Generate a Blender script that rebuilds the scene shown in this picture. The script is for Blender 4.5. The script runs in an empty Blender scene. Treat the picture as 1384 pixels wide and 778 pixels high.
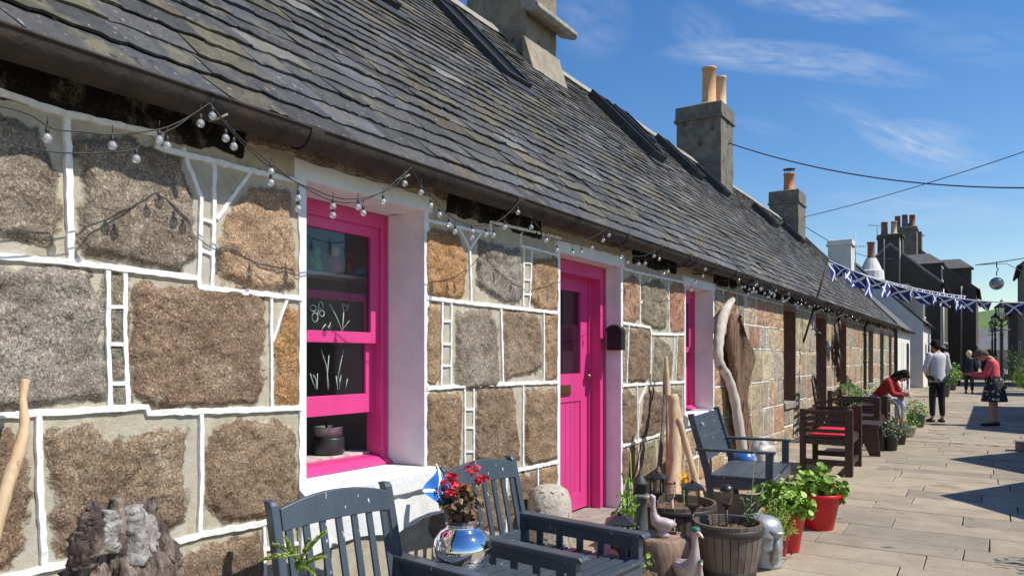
import bpy, bmesh, math, random
import numpy as np
from mathutils import Vector, Matrix, Euler, noise as mnoise
random.seed(7); rng = np.random.default_rng(11)
PI = math.pi; rad = math.radians
scene = bpy.context.scene
COL = scene.collection

# ------------------------------------------------------------------ camera
TH = math.atan(648/1000); SN, CS = math.sin(TH), math.cos(TH)
CAMX, EYE = 3.0, 1.4
cd = bpy.data.cameras.new("camera"); cam = bpy.data.objects.new("camera", cd); COL.objects.link(cam)
cam.location = (CAMX, 0, EYE); cam.rotation_euler = (PI/2, 0, TH)
cd.sensor_width = 36; cd.lens = 36*1000/1384; cd.shift_y = 94/1384
cd.clip_start = 0.05; cd.clip_end = 5000
scene.camera = cam
scene.render.resolution_x = 1024; scene.render.resolution_y = 575

# ------------------------------------------------------------------ light
SUN = Vector((1.0, 0.27, 1.30)).normalized()
world = bpy.data.worlds.new("World"); scene.world = world; world.use_nodes = True
nt = world.node_tree; nt.nodes.clear()
wo = nt.nodes.new('ShaderNodeOutputWorld'); bg = nt.nodes.new('ShaderNodeBackground')
sky = nt.nodes.new('ShaderNodeTexSky'); sky.sky_type = 'NISHITA'; sky.sun_disc = False
sky.sun_elevation = math.asin(SUN.z); sky.sun_rotation = math.atan2(SUN.x, SUN.y)
sky.air_density = 1.15; sky.dust_density = 0.15; sky.ozone_density = 3.0; sky.altitude = 10
L = nt.links.new
def wn(t, **k):
    n = nt.nodes.new(t)
    for a_, b_ in k.items(): setattr(n, a_, b_)
    return n
tc = wn('ShaderNodeTexCoord'); DIRV = tc.outputs['Generated']
hs = wn('ShaderNodeHueSaturation'); hs.inputs['Saturation'].default_value = 1.30; hs.inputs['Value'].default_value = 1.47; hs.inputs['Hue'].default_value = 0.508; L(sky.outputs[0], hs.inputs['Color'])
def _m(op, a_, b_):
    n = wn('ShaderNodeMath', operation=op)
    for i_, v_ in enumerate((a_, b_)):
        if isinstance(v_, (int, float)): n.inputs[i_].default_value = v_
        else: L(v_, n.inputs[i_])
    return n.outputs[0]
def _dot(vec):
    n = wn('ShaderNodeVectorMath', operation='DOT_PRODUCT'); L(DIRV, n.inputs[0]); n.inputs[1].default_value = vec; return n.outputs['Value']
def cirrus(A, B, width, amount, curve=0.0):
    """one streak of cirrus stretched between the sky directions A and B"""
    A, B = Vector(A).normalized(), Vector(B).normalized(); c = (A+B).normalized(); t = (B-A).normalized(); n_ = c.cross(t).normalized(); half = (B-A).length/2
    u = _m('DIVIDE', _dot(t), half); v = _m('DIVIDE', _dot(n_), width); v = _m('ADD', v, _m('MULTIPLY', _m('MULTIPLY', u, u), curve))
    comb = wn('ShaderNodeCombineXYZ'); L(_m('MULTIPLY', u, 2.6*half*6), comb.inputs[0]); L(_m('MULTIPLY', v, 1.5), comb.inputs[1]); comb.inputs[2].default_value = c.x*17+c.z*31
    nz = wn('ShaderNodeTexNoise'); nz.inputs['Scale'].default_value = 1.3; nz.inputs['Detail'].default_value = 8; nz.inputs['Roughness'].default_value = 0.6; nz.inputs['Distortion'].default_value = 0.5; L(comb.outputs[0], nz.inputs[0])
    g = _m('MAXIMUM', _m('SUBTRACT', 1.0, _m('ADD', _m('MULTIPLY', u, u), _m('MULTIPLY', v, v))), 0.0)
    front = _m('GREATER_THAN', _dot(c), 0.0)
    return _m('MULTIPLY', _m('MULTIPLY', _m('MULTIPLY', g, _m('MAXIMUM', _m('SUBTRACT', _m('MULTIPLY', nz.outputs[0], 2.4), 0.75), 0.0)), amount), front)
_TH = math.atan(648/1000)
def _sd(px, py): t = (px-692)/1000; return (t*math.cos(_TH)-math.sin(_TH), t*math.sin(_TH)+math.cos(_TH), (483-py)/1000)
tot = None
for a_, b_, w_, am_, cv_ in ((_sd(880, 60), _sd(1290, 102), .022, .50, -.5), (_sd(900, 10), _sd(1010, 88), .030, .22, 0), (_sd(740, 15), _sd(860, 45), .05, .22, 0), (_sd(980, -8), _sd(1260, 22), .020, .40, 0), (_sd(1140, 165), _sd(1350, 235), .022, .60, .3),
                          (_sd(1200, 165), _sd(1330, 185), .012, .30, 0), (_sd(1080, 270), _sd(1420, 295), .022, .28, 0), (_sd(1080, 130), _sd(1200, 165), .015, .16, 0), (_sd(980, 160), _sd(1080, 185), .012, .14, 0), (_sd(1200, 40), _sd(1440, 75), .03, .14, 0)):
    k_ = cirrus(a_, b_, w_, am_, cv_); tot = k_ if tot is None else _m('ADD', tot, k_)
mix = wn('ShaderNodeMixRGB', use_clamp=False); mix.inputs[2].default_value = (7.4, 8.2, 9.2, 1); L(_m('MINIMUM', tot, 1.0), mix.inputs[0]); L(hs.outputs[0], mix.inputs[1])
L(mix.outputs[0], bg.inputs[0]); L(bg.outputs[0], wo.inputs[0]); bg.inputs[1].default_value = 0.085
sl = bpy.data.lights.new("sun", 'SUN'); sl.energy = 5.0; sl.angle = rad(0.55); sl.color = (1.0, 0.955, 0.88)
so = bpy.data.objects.new("sun", sl); COL.objects.link(so); so.rotation_euler = SUN.to_track_quat('Z', 'Y').to_euler(); so.location = (20, 9, 25)
vs = scene.view_settings; vs.view_transform = 'Standard'; vs.look = 'None'; vs.exposure = 0.17; vs.gamma = 1; vs.use_curve_mapping = False

# ------------------------------------------------------------------ survey helpers: a sight line met with a real plane
def dr(px, py):
    t = (px-692)/1000; return (t*CS-SN, t*SN+CS, (483-py)/1000)
def WX(px, py, x=0.0):
    d = dr(px, py); k = (x-CAMX)/d[0]; return Vector((x, d[1]*k, EYE+d[2]*k))
def WY(px, py, y):
    d = dr(px, py); k = y/d[1]; return Vector((CAMX+d[0]*k, y, EYE+d[2]*k))
def gz(y): return -0.15 if y < 4 else (0.0 if y > 16 else -0.15+0.15*(y-4)/12)
def GP(px, py, h=0.0):
    z = 0
    for i in range(8):
        d = dr(px, py); k = (z+h-EYE)/d[2]; z = gz(d[1]*k)
    return Vector((CAMX+d[0]*k, d[1]*k, z+h))
EAVX, EAVZ, MP = 0.15, 2.534, 1.072      # eave edge and roof pitch
RIDX = -3.7; RIDZ = EAVZ+(EAVX-RIDX)*MP
def RP(px, py, off=0.0):
    d = dr(px, py); k = (EAVZ+off-(CAMX-EAVX)*MP-EYE)/(d[2]+d[0]*MP); return Vector((CAMX+d[0]*k, d[1]*k, EYE+d[2]*k))

# ------------------------------------------------------------------ materials
MATS = {}
def mat(name, c, rough=0.7, c2=None, scale=8.0, bump=0.0, bscale=None, metal=0.0, spec=None, coat=0, mixpos=(0.35, 0.65), stretch=None,
        spots=None, attr=False, island=0.0, detail=6, bumpdist=0.01):
    if name in MATS: return MATS[name]
    m = bpy.data.materials.new(name); m.use_nodes = True; t = m.node_tree; N = t.nodes; K = t.links.new
    b = N['Principled BSDF']; b.inputs['Roughness'].default_value = rough; b.inputs['Metallic'].default_value = metal
    if spec is not None: b.inputs['Specular IOR Level'].default_value = spec
    if coat: b.inputs['Coat Weight'].default_value = coat; b.inputs['Coat Roughness'].default_value = 0.15
    col = None
    co = N.new('ShaderNodeTexCoord'); src = co.outputs['Object']
    if stretch:
        mm = N.new('ShaderNodeMapping'); mm.inputs['Scale'].default_value = stretch; K(src, mm.inputs[0]); src = mm.outputs[0]
    if attr:
        a = N.new('ShaderNodeAttribute'); a.attribute_name = 'Col'; col = a.outputs['Color']
    if c2 is not None:
        n = N.new('ShaderNodeTexNoise'); n.inputs['Scale'].default_value = scale; n.inputs['Detail'].default_value = detail
        n.inputs['Roughness'].default_value = 0.65; K(src, n.inputs[0])
        r = N.new('ShaderNodeValToRGB'); r.color_ramp.elements[0].position = mixpos[0]; r.color_ramp.elements[1].position = mixpos[1]
        K(n.outputs[0], r.inputs[0])
        mx = N.new('ShaderNodeMixRGB'); K(r.outputs[0], mx.inputs[0])
        if attr:
            mx.blend_type = 'MULTIPLY'; K(col, mx.inputs[1]); mx.inputs[2].default_value = (*c2, 1)
        else:
            mx.inputs[1].default_value = (*c, 1); mx.inputs[2].default_value = (*c2, 1)
        col = mx.outputs[0]
    if spots:   # (colour, scale, threshold, feather)
        for sc_, s_, th_, fe_ in spots:
            n = N.new('ShaderNodeTexNoise'); n.inputs['Scale'].default_value = s_; n.inputs['Detail'].default_value = 5; K(src, n.inputs[0])
            r = N.new('ShaderNodeValToRGB'); r.color_ramp.elements[0].position = th_; r.color_ramp.elements[1].position = th_+fe_
            K(n.outputs[0], r.inputs[0]); mx = N.new('ShaderNodeMixRGB'); K(r.outputs[0], mx.inputs[0])
            if col is None: mx.inputs[1].default_value = (*c, 1)
            else: K(col, mx.inputs[1])
            mx.inputs[2].default_value = (*sc_, 1); col = mx.outputs[0]
    if island:
        g = N.new('ShaderNodeNewGeometry'); h = N.new('ShaderNodeHueSaturation'); ma = N.new('ShaderNodeMapRange')
        ma.inputs[3].default_value = 1-island; ma.inputs[4].default_value = 1+island; K(g.outputs['Random Per Island'], ma.inputs[0]); K(ma.outputs[0], h.inputs['Value'])
        if col is None: h.inputs['Color'].default_value = (*c, 1)
        else: K(col, h.inputs['Color'])
        col = h.outputs[0]
    if col is None: b.inputs['Base Color'].default_value = (*c, 1)
    else: K(col, b.inputs['Base Color'])
    if bump:
        n = N.new('ShaderNodeTexNoise'); n.inputs['Scale'].default_value = bscale or scale*3; n.inputs['Detail'].default_value = 7; K(src, n.inputs[0])
        bp = N.new('ShaderNodeBump'); bp.inputs['Strength'].default_value = bump; bp.inputs['Distance'].default_value = bumpdist
        K(n.outputs[0], bp.inputs['Height']); K(bp.outputs[0], b.inputs['Normal'])
    MATS[name] = m; return m
def glassmat(name, tint=(0.8, 0.85, 0.85), trans=0.75, rough=0.03):
    if name in MATS: return MATS[name]
    m = bpy.data.materials.new(name); m.use_nodes = True; t = m.node_tree; N = t.nodes; K = t.links.new; N.clear()
    o = N.new('ShaderNodeOutputMaterial'); tr = N.new('ShaderNodeBsdfTransparent'); tr.inputs[0].default_value = (*[x*trans for x in tint], 1)
    gl = N.new('ShaderNodeBsdfGlossy'); gl.inputs['Roughness'].default_value = rough; f = N.new('ShaderNodeLayerWeight'); f.inputs[0].default_value = .5; p_ = N.new('ShaderNodeMath'); p_.operation = 'POWER'; p_.inputs[1].default_value = 3.5; K(f.outputs['Facing'], p_.inputs[0])
    q_ = N.new('ShaderNodeMath'); q_.operation = 'MULTIPLY_ADD'; q_.inputs[1].default_value = .85; q_.inputs[2].default_value = .045; K(p_.outputs[0], q_.inputs[0])
    mx = N.new('ShaderNodeMixShader'); K(q_.outputs[0], mx.inputs[0]); K(tr.outputs[0], mx.inputs[1]); K(gl.outputs[0], mx.inputs[2]); K(mx.outputs[0], o.inputs[0])
    MATS[name] = m; return m

def bulbmat():
    m = bpy.data.materials.new('bulb_glass_painted_sheen'); m.use_nodes = True; t = m.node_tree; N = t.nodes; K = t.links.new; N.clear()
    o = N.new('ShaderNodeOutputMaterial'); tr = N.new('ShaderNodeBsdfTransparent'); tr.inputs[0].default_value = (.92, .93, .94, 1); gl = N.new('ShaderNodeBsdfGlossy'); gl.inputs['Roughness'].default_value = .06
    df = N.new('ShaderNodeBsdfDiffuse'); df.inputs[0].default_value = (.9, .9, .92, 1); lw = N.new('ShaderNodeLayerWeight'); lw.inputs[0].default_value = .45  # white diffuse paints in the sky brightness a glass globe would refract
    a = N.new('ShaderNodeMixShader'); a.inputs[0].default_value = .28; K(tr.outputs[0], a.inputs[1]); K(df.outputs[0], a.inputs[2]); b = N.new('ShaderNodeMixShader'); K(lw.outputs['Facing'], b.inputs[0]); K(a.outputs[0], b.inputs[1]); K(gl.outputs[0], b.inputs[2]); K(b.outputs[0], o.inputs[0])
    return m
def wall_material(name, mortar=(0.37, 0.315, 0.21), mortar2=(0.53, 0.48, 0.37)):
    m = bpy.data.materials.new(name); m.use_nodes = True; t = m.node_tree; N = t.nodes; K = t.links.new
    b = N['Principled BSDF']; b.inputs['Roughness'].default_value = 0.9; b.inputs['Specular IOR Level'].default_value = 0.2
    co = N.new('ShaderNodeTexCoord').outputs['Object']
    def noise(s, d=6, r=0.6, st=None):
        n = N.new('ShaderNodeTexNoise'); n.inputs['Scale'].default_value = s; n.inputs['Detail'].default_value = d; n.inputs['Roughness'].default_value = r
        if st:
            mm = N.new('ShaderNodeMapping'); mm.inputs['Scale'].default_value = st; K(co, mm.inputs[0]); K(mm.outputs[0], n.inputs[0])
        else: K(co, n.inputs[0])
        return n.outputs[0]
    def ramp(v, a, b_, ca=(0, 0, 0), cb=(1, 1, 1)):
        r = N.new('ShaderNodeValToRGB'); r.color_ramp.elements[0].position = a; r.color_ramp.elements[1].position = b_
        r.color_ramp.elements[0].color = (*ca, 1); r.color_ramp.elements[1].color = (*cb, 1); K(v, r.inputs[0]); return r.outputs[0]
    def mx(f, a, b_, mode='MIX'):
        x = N.new('ShaderNodeMixRGB'); x.blend_type = mode
        for i, v in enumerate((f, a, b_)):
            if isinstance(v, (int, float)): x.inputs[i].default_value = v
            elif isinstance(v, tuple): x.inputs[i].default_value = (*v, 1)
            else: K(v, x.inputs[i])
        return x.outputs[0]
    def ma(op, a, b_):
        x = N.new('ShaderNodeMath'); x.operation = op
        for i, v in enumerate((a, b_)):
            if isinstance(v, (int, float)): x.inputs[i].default_value = v
            else: K(v, x.inputs[i])
        return x.outputs[0]
    sd = N.new('ShaderNodeAttribute'); sd.attribute_name = 'sd'; ca = N.new('ShaderNodeAttribute'); ca.attribute_name = 'Col'
    mask = ramp(ma('ADD', ma('MULTIPLY', sd.outputs['Fac'], 11.0), ma('ADD', ma('MULTIPLY', noise(16, 7, 0.62), 1.3), ma('MULTIPLY', noise(5, 3), 0.7))), 0.80, 1.34)
    # granite: speckle of dark and light grains on the stone's own colour, darker weathered skin in large patches
    st = mx(1.0, ca.outputs['Color'], (0.72, 0.70, 0.665), 'MULTIPLY')
    st = mx(ramp(noise(4, 6, 0.7), 0.38, 0.62), st, mx(1.0, st, (0.66, 0.62, 0.60), 'MULTIPLY'))
    st = mx(ma('MULTIPLY', ramp(noise(6.5, 6, 0.7, (1, 1.2, 1)), 0.52, 0.68), 0.55), st, mx(0.5, st, (0.50, 0.43, 0.33)))
    st = mx(ma('MULTIPLY', ramp(noise(120, 3, 0.8), 0.53, 0.60), 0.9), st, mx(1.0, st, (0.26, 0.24, 0.23), 'MULTIPLY'))
    st = mx(ma('MULTIPLY', ramp(noise(95, 3, 0.8, (1.3, 1, 0.8)), 0.53, 0.61), 0.9), st, mx(1.0, st, (2.1, 2.0, 1.9), 'MULTIPLY'))
    st = mx(ma('MULTIPLY', ramp(noise(17, 8, 0.75, (1, 0.5, 2.2)), 0.56, 0.72), 0.6), st, mx(1.0, st, (0.30, 0.28, 0.27), 'MULTIPLY'))
    for s_, w_, a_ in ((3.1, .010, .75), (6.5, .012, .5)):
        cr = ma('ABSOLUTE', ma('SUBTRACT', noise(s_, 4, 0.65, (1, 1, 1.5)), 0.5), 0.0)
        st = mx(ma('MULTIPLY', ma('MULTIPLY', ramp(cr, 0.0, w_, (1, 1, 1), (0, 0, 0)), ramp(noise(s_*.8, 2), .5, .6)), a_), st, mx(1.0, st, (0.22, 0.20, 0.18), 'MULTIPLY'))
    mo = mx(ramp(noise(9, 7, 0.7), 0.35, 0.65), mortar, mortar2)
    mo = mx(ma('MULTIPLY', ramp(noise(150, 3, 0.8), 0.5, 0.64), 0.55), mo, (0.25, 0.23, 0.19))
    mo = mx(ma('MULTIPLY', ramp(noise(2.3, 4), 0.5, 0.68), 0.5), mo, (0.40, 0.40, 0.36))
    c = mx(mask, mo, st); K(c, b.inputs['Base Color'])
    h = ma('ADD', ma('MULTIPLY', mask, ma('ADD', ma('MULTIPLY', noise(11, 6, 0.55), 1.4), 0.0)), ma('MULTIPLY', noise(75, 4, 0.6), 0.2))
    wv_ = N.new('ShaderNodeVectorMath'); wv_.operation = 'ADD'; nz_ = N.new('ShaderNodeTexNoise'); nz_.inputs['Scale'].default_value = 6; nz_.inputs['Detail'].default_value = 4; K(co, nz_.inputs[0])
    sc_ = N.new('ShaderNodeVectorMath'); sc_.operation = 'SCALE'; sc_.inputs['Scale'].default_value = 0.22; K(nz_.outputs['Color'], sc_.inputs[0]); K(co, wv_.inputs[0]); K(sc_.outputs[0], wv_.inputs[1])
    vo = N.new('ShaderNodeTexVoronoi'); vo.inputs['Scale'].default_value = 13; K(wv_.outputs[0], vo.inputs['Vector'])
    vd = N.new('ShaderNodeTexVoronoi'); vd.inputs['Scale'].default_value = 34; K(wv_.outputs[0], vd.inputs['Vector'])
    h = ma('ADD', h, ma('MULTIPLY', mask, ma('ADD', ma('MULTIPLY', vo.outputs['Distance'], -0.45), ma('MULTIPLY', vd.outputs['Distance'], -0.22))))
    bp = N.new('ShaderNodeBump'); bp.inputs['Strength'].default_value = 1.0; bp.inputs['Distance'].default_value = 0.016
    K(h, bp.inputs['Height']); K(bp.outputs[0], b.inputs['Normal'])
    return m

# ------------------------------------------------------------------ mesh builder
class MB:
    def __init__(s): s.v = []; s.f = []; s.m = []; s.c = []; s.M = Matrix.Identity(4); s.col = None; s.sm = []
    def add(s, vs_, fs, mi=0, smooth=False):
        o = len(s.v); s.v += [s.M @ Vector(p) for p in vs_]
        for f in fs: s.f.append([o+i for i in f]); s.m.append(mi); s.sm.append(smooth); s.c.append(s.col)
    def box(s, c, d, R=None, mi=0):
        R = R or Matrix.Identity(3); c = Vector(c)
        vs_ = [c+R @ Vector((sx*d[0]/2, sy*d[1]/2, sz*d[2]/2)) for sx in (-1, 1) for sy in (-1, 1) for sz in (-1, 1)]
        s.add(vs_, [(0, 1, 3, 2), (4, 6, 7, 5), (0, 4, 5, 1), (2, 3, 7, 6), (0, 2, 6, 4), (1, 5, 7, 3)], mi)
    def bx(s, x0, x1, y0, y1, z0, z1, mi=0): s.box(((x0+x1)/2, (y0+y1)/2, (z0+z1)/2), (abs(x1-x0), abs(y1-y0), abs(z1-z0)), None, mi)
    def bar(s, a, b, w, h, mi=0, up=(0, 0, 1)):
        a, b = Vector(a), Vector(b); d = b-a; L_ = d.length; d.normalize(); u = Vector(up)
        if abs(d.dot(u)) > 0.98: u = Vector((1, 0, 0))
        y = u.cross(d).normalized(); z = d.cross(y); R = Matrix((d, y, z)).transposed()
        s.box((a+b)/2, (L_, w, h), R, mi)
    def tube(s, pts, r, n=8, mi=0, cap=True, smooth=True, squash=1.0, jit=0.0):
        pts = [Vector(p) for p in pts]; R_ = r if isinstance(r, (list, tuple)) else [r]*len(pts); vs_ = []; up = Vector((0, 0, 1))
        d0 = (pts[1]-pts[0]).normalized(); x = d0.orthogonal().normalized()
        for i, p in enumerate(pts):
            d = (pts[min(i+1, len(pts)-1)]-pts[max(i-1, 0)]).normalized()
            x = (x-d*x.dot(d)).normalized(); y = d.cross(x)
            for k in range(n):
                a = 2*PI*k/n; rr = R_[i]*(1+jit*(random.random()-.5)); vs_.append(p+x*math.cos(a)*rr+y*math.sin(a)*rr*squash)
        fs = [(i*n+k, i*n+(k+1) % n, (i+1)*n+(k+1) % n, (i+1)*n+k) for i in range(len(pts)-1) for k in range(n)]
        s.add(vs_, fs, mi, smooth)
        if cap: 
            s.add(vs_[:n], [tuple(reversed(range(n)))], mi); s.add(vs_[-n:], [tuple(range(n))], mi)
    def lathe(s, prof, n=24, c=(0, 0, 0), mi=0, smooth=True, wob=0.0, cap=3):
        vs_ = []; c = Vector(c); ph = random.random()*6
        for (r, z) in prof:
            for k in range(n):
                a = 2*PI*k/n; rr = r*(1+wob*math.sin(2*a+ph)+wob*.6*math.sin(5*a+ph*2)); vs_.append(c+Vector((rr*math.cos(a), rr*math.sin(a), z)))
        fs = [(i*n+k, i*n+(k+1) % n, (i+1)*n+(k+1) % n, (i+1)*n+k) for i in range(len(prof)-1) for k in range(n)]
        s.add(vs_, fs, mi, smooth)
        if cap & 1 and prof[0][0] > 1e-4: s.add(vs_[:n], [tuple(reversed(range(n)))], mi)
        if cap & 2 and prof[-1][0] > 1e-4: s.add(vs_[-n:], [tuple(range(n))], mi)
    def ball(s, c, r, mi=0, nu=12, nv=8, sc=(1, 1, 1), rough=0.0):
        vs_ = []; c = Vector(c); off = Vector((random.random()*50, 0, 0))
        for i in range(nv+1):
            p = PI*i/nv
            for k in range(nu):
                a = 2*PI*k/nu; d = Vector((math.sin(p)*math.cos(a), math.sin(p)*math.sin(a), math.cos(p)))
                q = r*(1+rough*mnoise.noise(d*1.7+off)+rough*.4*mnoise.noise(d*5+off)); vs_.append(c+Vector((d.x*q*sc[0], d.y*q*sc[1], d.z*q*sc[2])))
        s.add(vs_, [(i*nu+k, (i+1)*nu+k, (i+1)*nu+(k+1) % nu, i*nu+(k+1) % nu) for i in range(nv) for k in range(nu)], mi, True)
    def prism(s, poly, d, mi=0):     # poly: list of 3D points, extruded by vector d
        poly = [Vector(p) for p in poly]; d = Vector(d); n = len(poly)
        s.add(poly+[p+d for p in poly], [tuple(reversed(range(n))), tuple(range(n, 2*n))]+[(i, (i+1) % n, n+(i+1) % n, n+i) for i in range(n)], mi)
    def quad(s, a, b, c, d, mi=0): s.add([a, b, c, d], [(0, 1, 2, 3)], mi)
    def build(s, name, mats, parent=None, bevel=0, segs=2):
        me = bpy.data.meshes.new(name); me.from_pydata([tuple(v) for v in s.v], [], s.f)
        if not isinstance(mats, (list, tuple)): mats = [mats]
        for m in mats: me.materials.append(m)
        me.polygons.foreach_set('material_index', s.m); me.polygons.foreach_set('use_smooth', s.sm)
        if any(c is not None for c in s.c):
            at = me.color_attributes.new('Col', 'FLOAT_COLOR', 'CORNER'); arr = []
            for p, c in zip(s.f, s.c): arr += list((*(c or (.3, .3, .3)), 1))*len(p)
            at.data.foreach_set('color', arr)
        me.update()
        bm = bmesh.new(); bm.from_mesh(me); bmesh.ops.remove_doubles(bm, verts=bm.verts, dist=1e-5); bmesh.ops.recalc_face_normals(bm, faces=bm.faces); bm.to_mesh(me); bm.free()
        o = bpy.data.objects.new(name, me); COL.objects.link(o)
        if parent: o.parent = parent
        if bevel:
            md = o.modifiers.new('bevel', 'BEVEL'); md.width = bevel; md.segments = segs; md.limit_method = 'ANGLE'; md.angle_limit = rad(40); md.harden_normals = False
        return o
def tag(o, label=None, cat=None, group=None, kind=None):
    if label: o['label'] = label
    if cat: o['category'] = cat
    if group: o['group'] = group
    if kind: o['kind'] = kind
    return o
def empty(name, loc, rz=0, label=None, cat=None, group=None):
    o = bpy.data.objects.new(name, None); o.empty_display_size = 0.1; COL.objects.link(o); o.location = loc; o.rotation_euler = (0, 0, rz)
    return tag(o, label, cat, group)
def children_of(o): return [c for c in bpy.data.objects if c.parent == o]
def copy_tree(o, parent=None, loc=None, rz=None, label=None):
    c = o.copy(); COL.objects.link(c); c.parent = parent
    if loc is not None: c.location = loc
    if rz is not None: c.rotation_euler = (0, 0, rz)
    if label: c['label'] = label
    for ch in children_of(o): copy_tree(ch, c)
    return c

# palettes
M_PAINTW = mat('white_paint', (0.80, 0.80, 0.79), 0.75, (0.70, 0.70, 0.68), 5, 0.5, 30, bumpdist=0.008, spots=[((0.45, 0.42, 0.38), 40, 0.72, 0.03)])
M_RIBBON = mat('white_pointing', (0.82, 0.81, 0.78), 0.8, (0.62, 0.60, 0.55), 35, 0.6, 60, bumpdist=0.006, mixpos=(0.45, 0.75))
M_PINK = mat('pink_paint', (0.68, 0.058, 0.245), 0.38, (0.58, 0.045, 0.20), 4, 0.12, 40, coat=0.15, mixpos=(0.3, 0.7), stretch=(1, 1, .35), spots=[((.40, .03, .16), 18, .70, .06)])
M_SLATE = mat('roof_slate', (0.1, 0.1, 0.1), 0.74, (0.50, 0.50, 0.51), 9, 1.0, 26, attr=True, bumpdist=0.03, spec=0.35, mixpos=(0.3, 0.75),
              spots=[((0.15, 0.135, 0.085), 6.0, 0.56, 0.16), ((0.22, 0.21, 0.17), 30, 0.64, 0.06), ((0.30, 0.20, 0.06), 9, 0.70, 0.05), ((0.03, 0.03, 0.03), 17, 0.62, 0.08)])
M_SLATE_UNDER = mat('roof_sarking', (0.02, 0.019, 0.018), 0.95)
M_IRON = mat('cast_iron_gutter', (0.028, 0.024, 0.021), 0.62, (0.052, 0.040, 0.032), 9, 0.5, 45, spec=0.3, spots=[((0.065, 0.042, 0.030), 7, 0.60, 0.12), ((0.012, 0.011, 0.01), 4, 0.56, 0.1)])
M_BLACK = mat('black_paint', (0.015, 0.015, 0.016), 0.35, (0.03, 0.03, 0.03), 20, 0.2, 60)
M_STONEG = mat('grey_dressed_stone', (0.20, 0.18, 0.15), 0.9, (0.34, 0.31, 0.26), 9, 0.9, 35, spots=[((0.06, 0.05, 0.045), 5, 0.60, 0.12), ((0.5, 0.48, 0.42), 26, 0.70, 0.04)])
M_DARKROOM = mat('dark_room', (0.42, 0.38, 0.37), 0.9)
M_WALL = wall_material('granite_rubble_wall')
M_WALLF = wall_material('granite_wall_pink_tint', (0.45, 0.37, 0.27), (0.55, 0.50, 0.42))
M_GLASS = glassmat('window_glass', (0.86, 0.9, 0.9), 0.92)
M_CLEAR = bulbmat()
M_GREYP = mat('slate_blue_garden_paint', (0.045, 0.062, 0.080), 0.42, (0.058, 0.076, 0.095), 7, 0.25, 40, stretch=(1, 1, 0.3), spots=[((0.55, 0.57, 0.58), 42, 0.70, 0.02)], coat=0.1)
M_BROWNW = mat('dark_stained_wood', (0.030, 0.014, 0.010), 0.5, (0.060, 0.028, 0.018), 12, 0.4, 50, stretch=(1, 1, 0.25))
M_RED = mat('red_plastic', (0.62, 0.012, 0.018), 0.35, (0.50, 0.01, 0.015), 5)
M_CUSH = mat('red_cushion_fabric', (0.62, 0.015, 0.03), 0.85, (0.5, 0.01, 0.025), 20, 0.4, 90)
M_TERRA = mat('buff_clay_pot', (0.55, 0.30, 0.14), 0.8, (0.62, 0.36, 0.18), 5, 0.3, 30)
M_TERRAR = mat('red_clay_pot', (0.30, 0.10, 0.06), 0.8, (0.22, 0.08, 0.05), 5, 0.3, 30)
M_SOIL = mat('potting_soil', (0.10, 0.065, 0.04), 1.0, (0.21, 0.145, 0.095), 40, 0.7, 60, bumpdist=0.01, spec=.05)
M_DRIFT = mat('driftwood', (0.42, 0.31, 0.21), 0.85, (0.60, 0.49, 0.37), 5, 0.9, 16, stretch=(3, 3, 0.35), spots=[((0.16, 0.10, 0.06), 7, 0.62, 0.08)])
M_LEAF = mat('leaf_green', (0.10, 0.22, 0.03), 0.5, (0.18, 0.32, 0.05), 20, island=0.35)
M_LEAFL = mat('lime_leaf', (0.20, 0.36, 0.04), 0.5, (0.28, 0.42, 0.06), 20, island=0.35)
M_LEAFD = mat('dark_leaf', (0.05, 0.11, 0.025), 0.5, (0.09, 0.16, 0.035), 20, island=0.4)
M_STEM = mat('plant_stem', (0.12, 0.14, 0.05), 0.7)
M_WIRE = mat('black_cable', (0.02, 0.02, 0.02), 0.6)
M_STEEL = mat('polished_steel', (0.80, 0.80, 0.82), 0.04, metal=1.0, bump=0.12, bscale=7, bumpdist=0.02)
M_GALV = mat('galvanised_steel', (0.30, 0.31, 0.31), 0.5, (0.42, 0.43, 0.43), 10, 0.3, 30, metal=0.45, spots=[((.16, .15, .13), 7, .62, .08)])
# ================================================================== GROUND, PAVING, HILL
def sheet():
    m = MB(); ys = [-60, -10, 0, 4, 8, 12, 16, 40, 120, 400, 2500]; xs = [-1500, -60, 0, 12, 80, 2500]
    for i in range(len(ys)-1):
        for j in range(len(xs)-1):
            m.quad((xs[j], ys[i], gz(ys[i])-.03), (xs[j+1], ys[i], gz(ys[i])-.03), (xs[j+1], ys[i+1], gz(ys[i+1])-.03), (xs[j], ys[i+1], gz(ys[i+1])-.03))
    return m
tag(sheet().build('ground', mat('joint_sand', (0.13, 0.115, 0.09), 0.95, (0.20, 0.18, 0.14), 6, 0.6, 40)), kind='structure')
M_PAVE = mat('stone_paving', (.3, .3, .3), 0.85, (0.74, 0.72, 0.70), 3.5, 0.7, 50, attr=True, bumpdist=0.006, mixpos=(0.35, 0.7),
             spots=[((0.13, 0.11, 0.085), 22, 0.68, 0.05), ((0.42, 0.38, 0.31), 9, 0.66, 0.12), ((0.17, 0.145, 0.11), 1.3, 0.60, 0.12), ((0.10, 0.09, 0.06), 4.5, 0.68, 0.06)])
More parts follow.
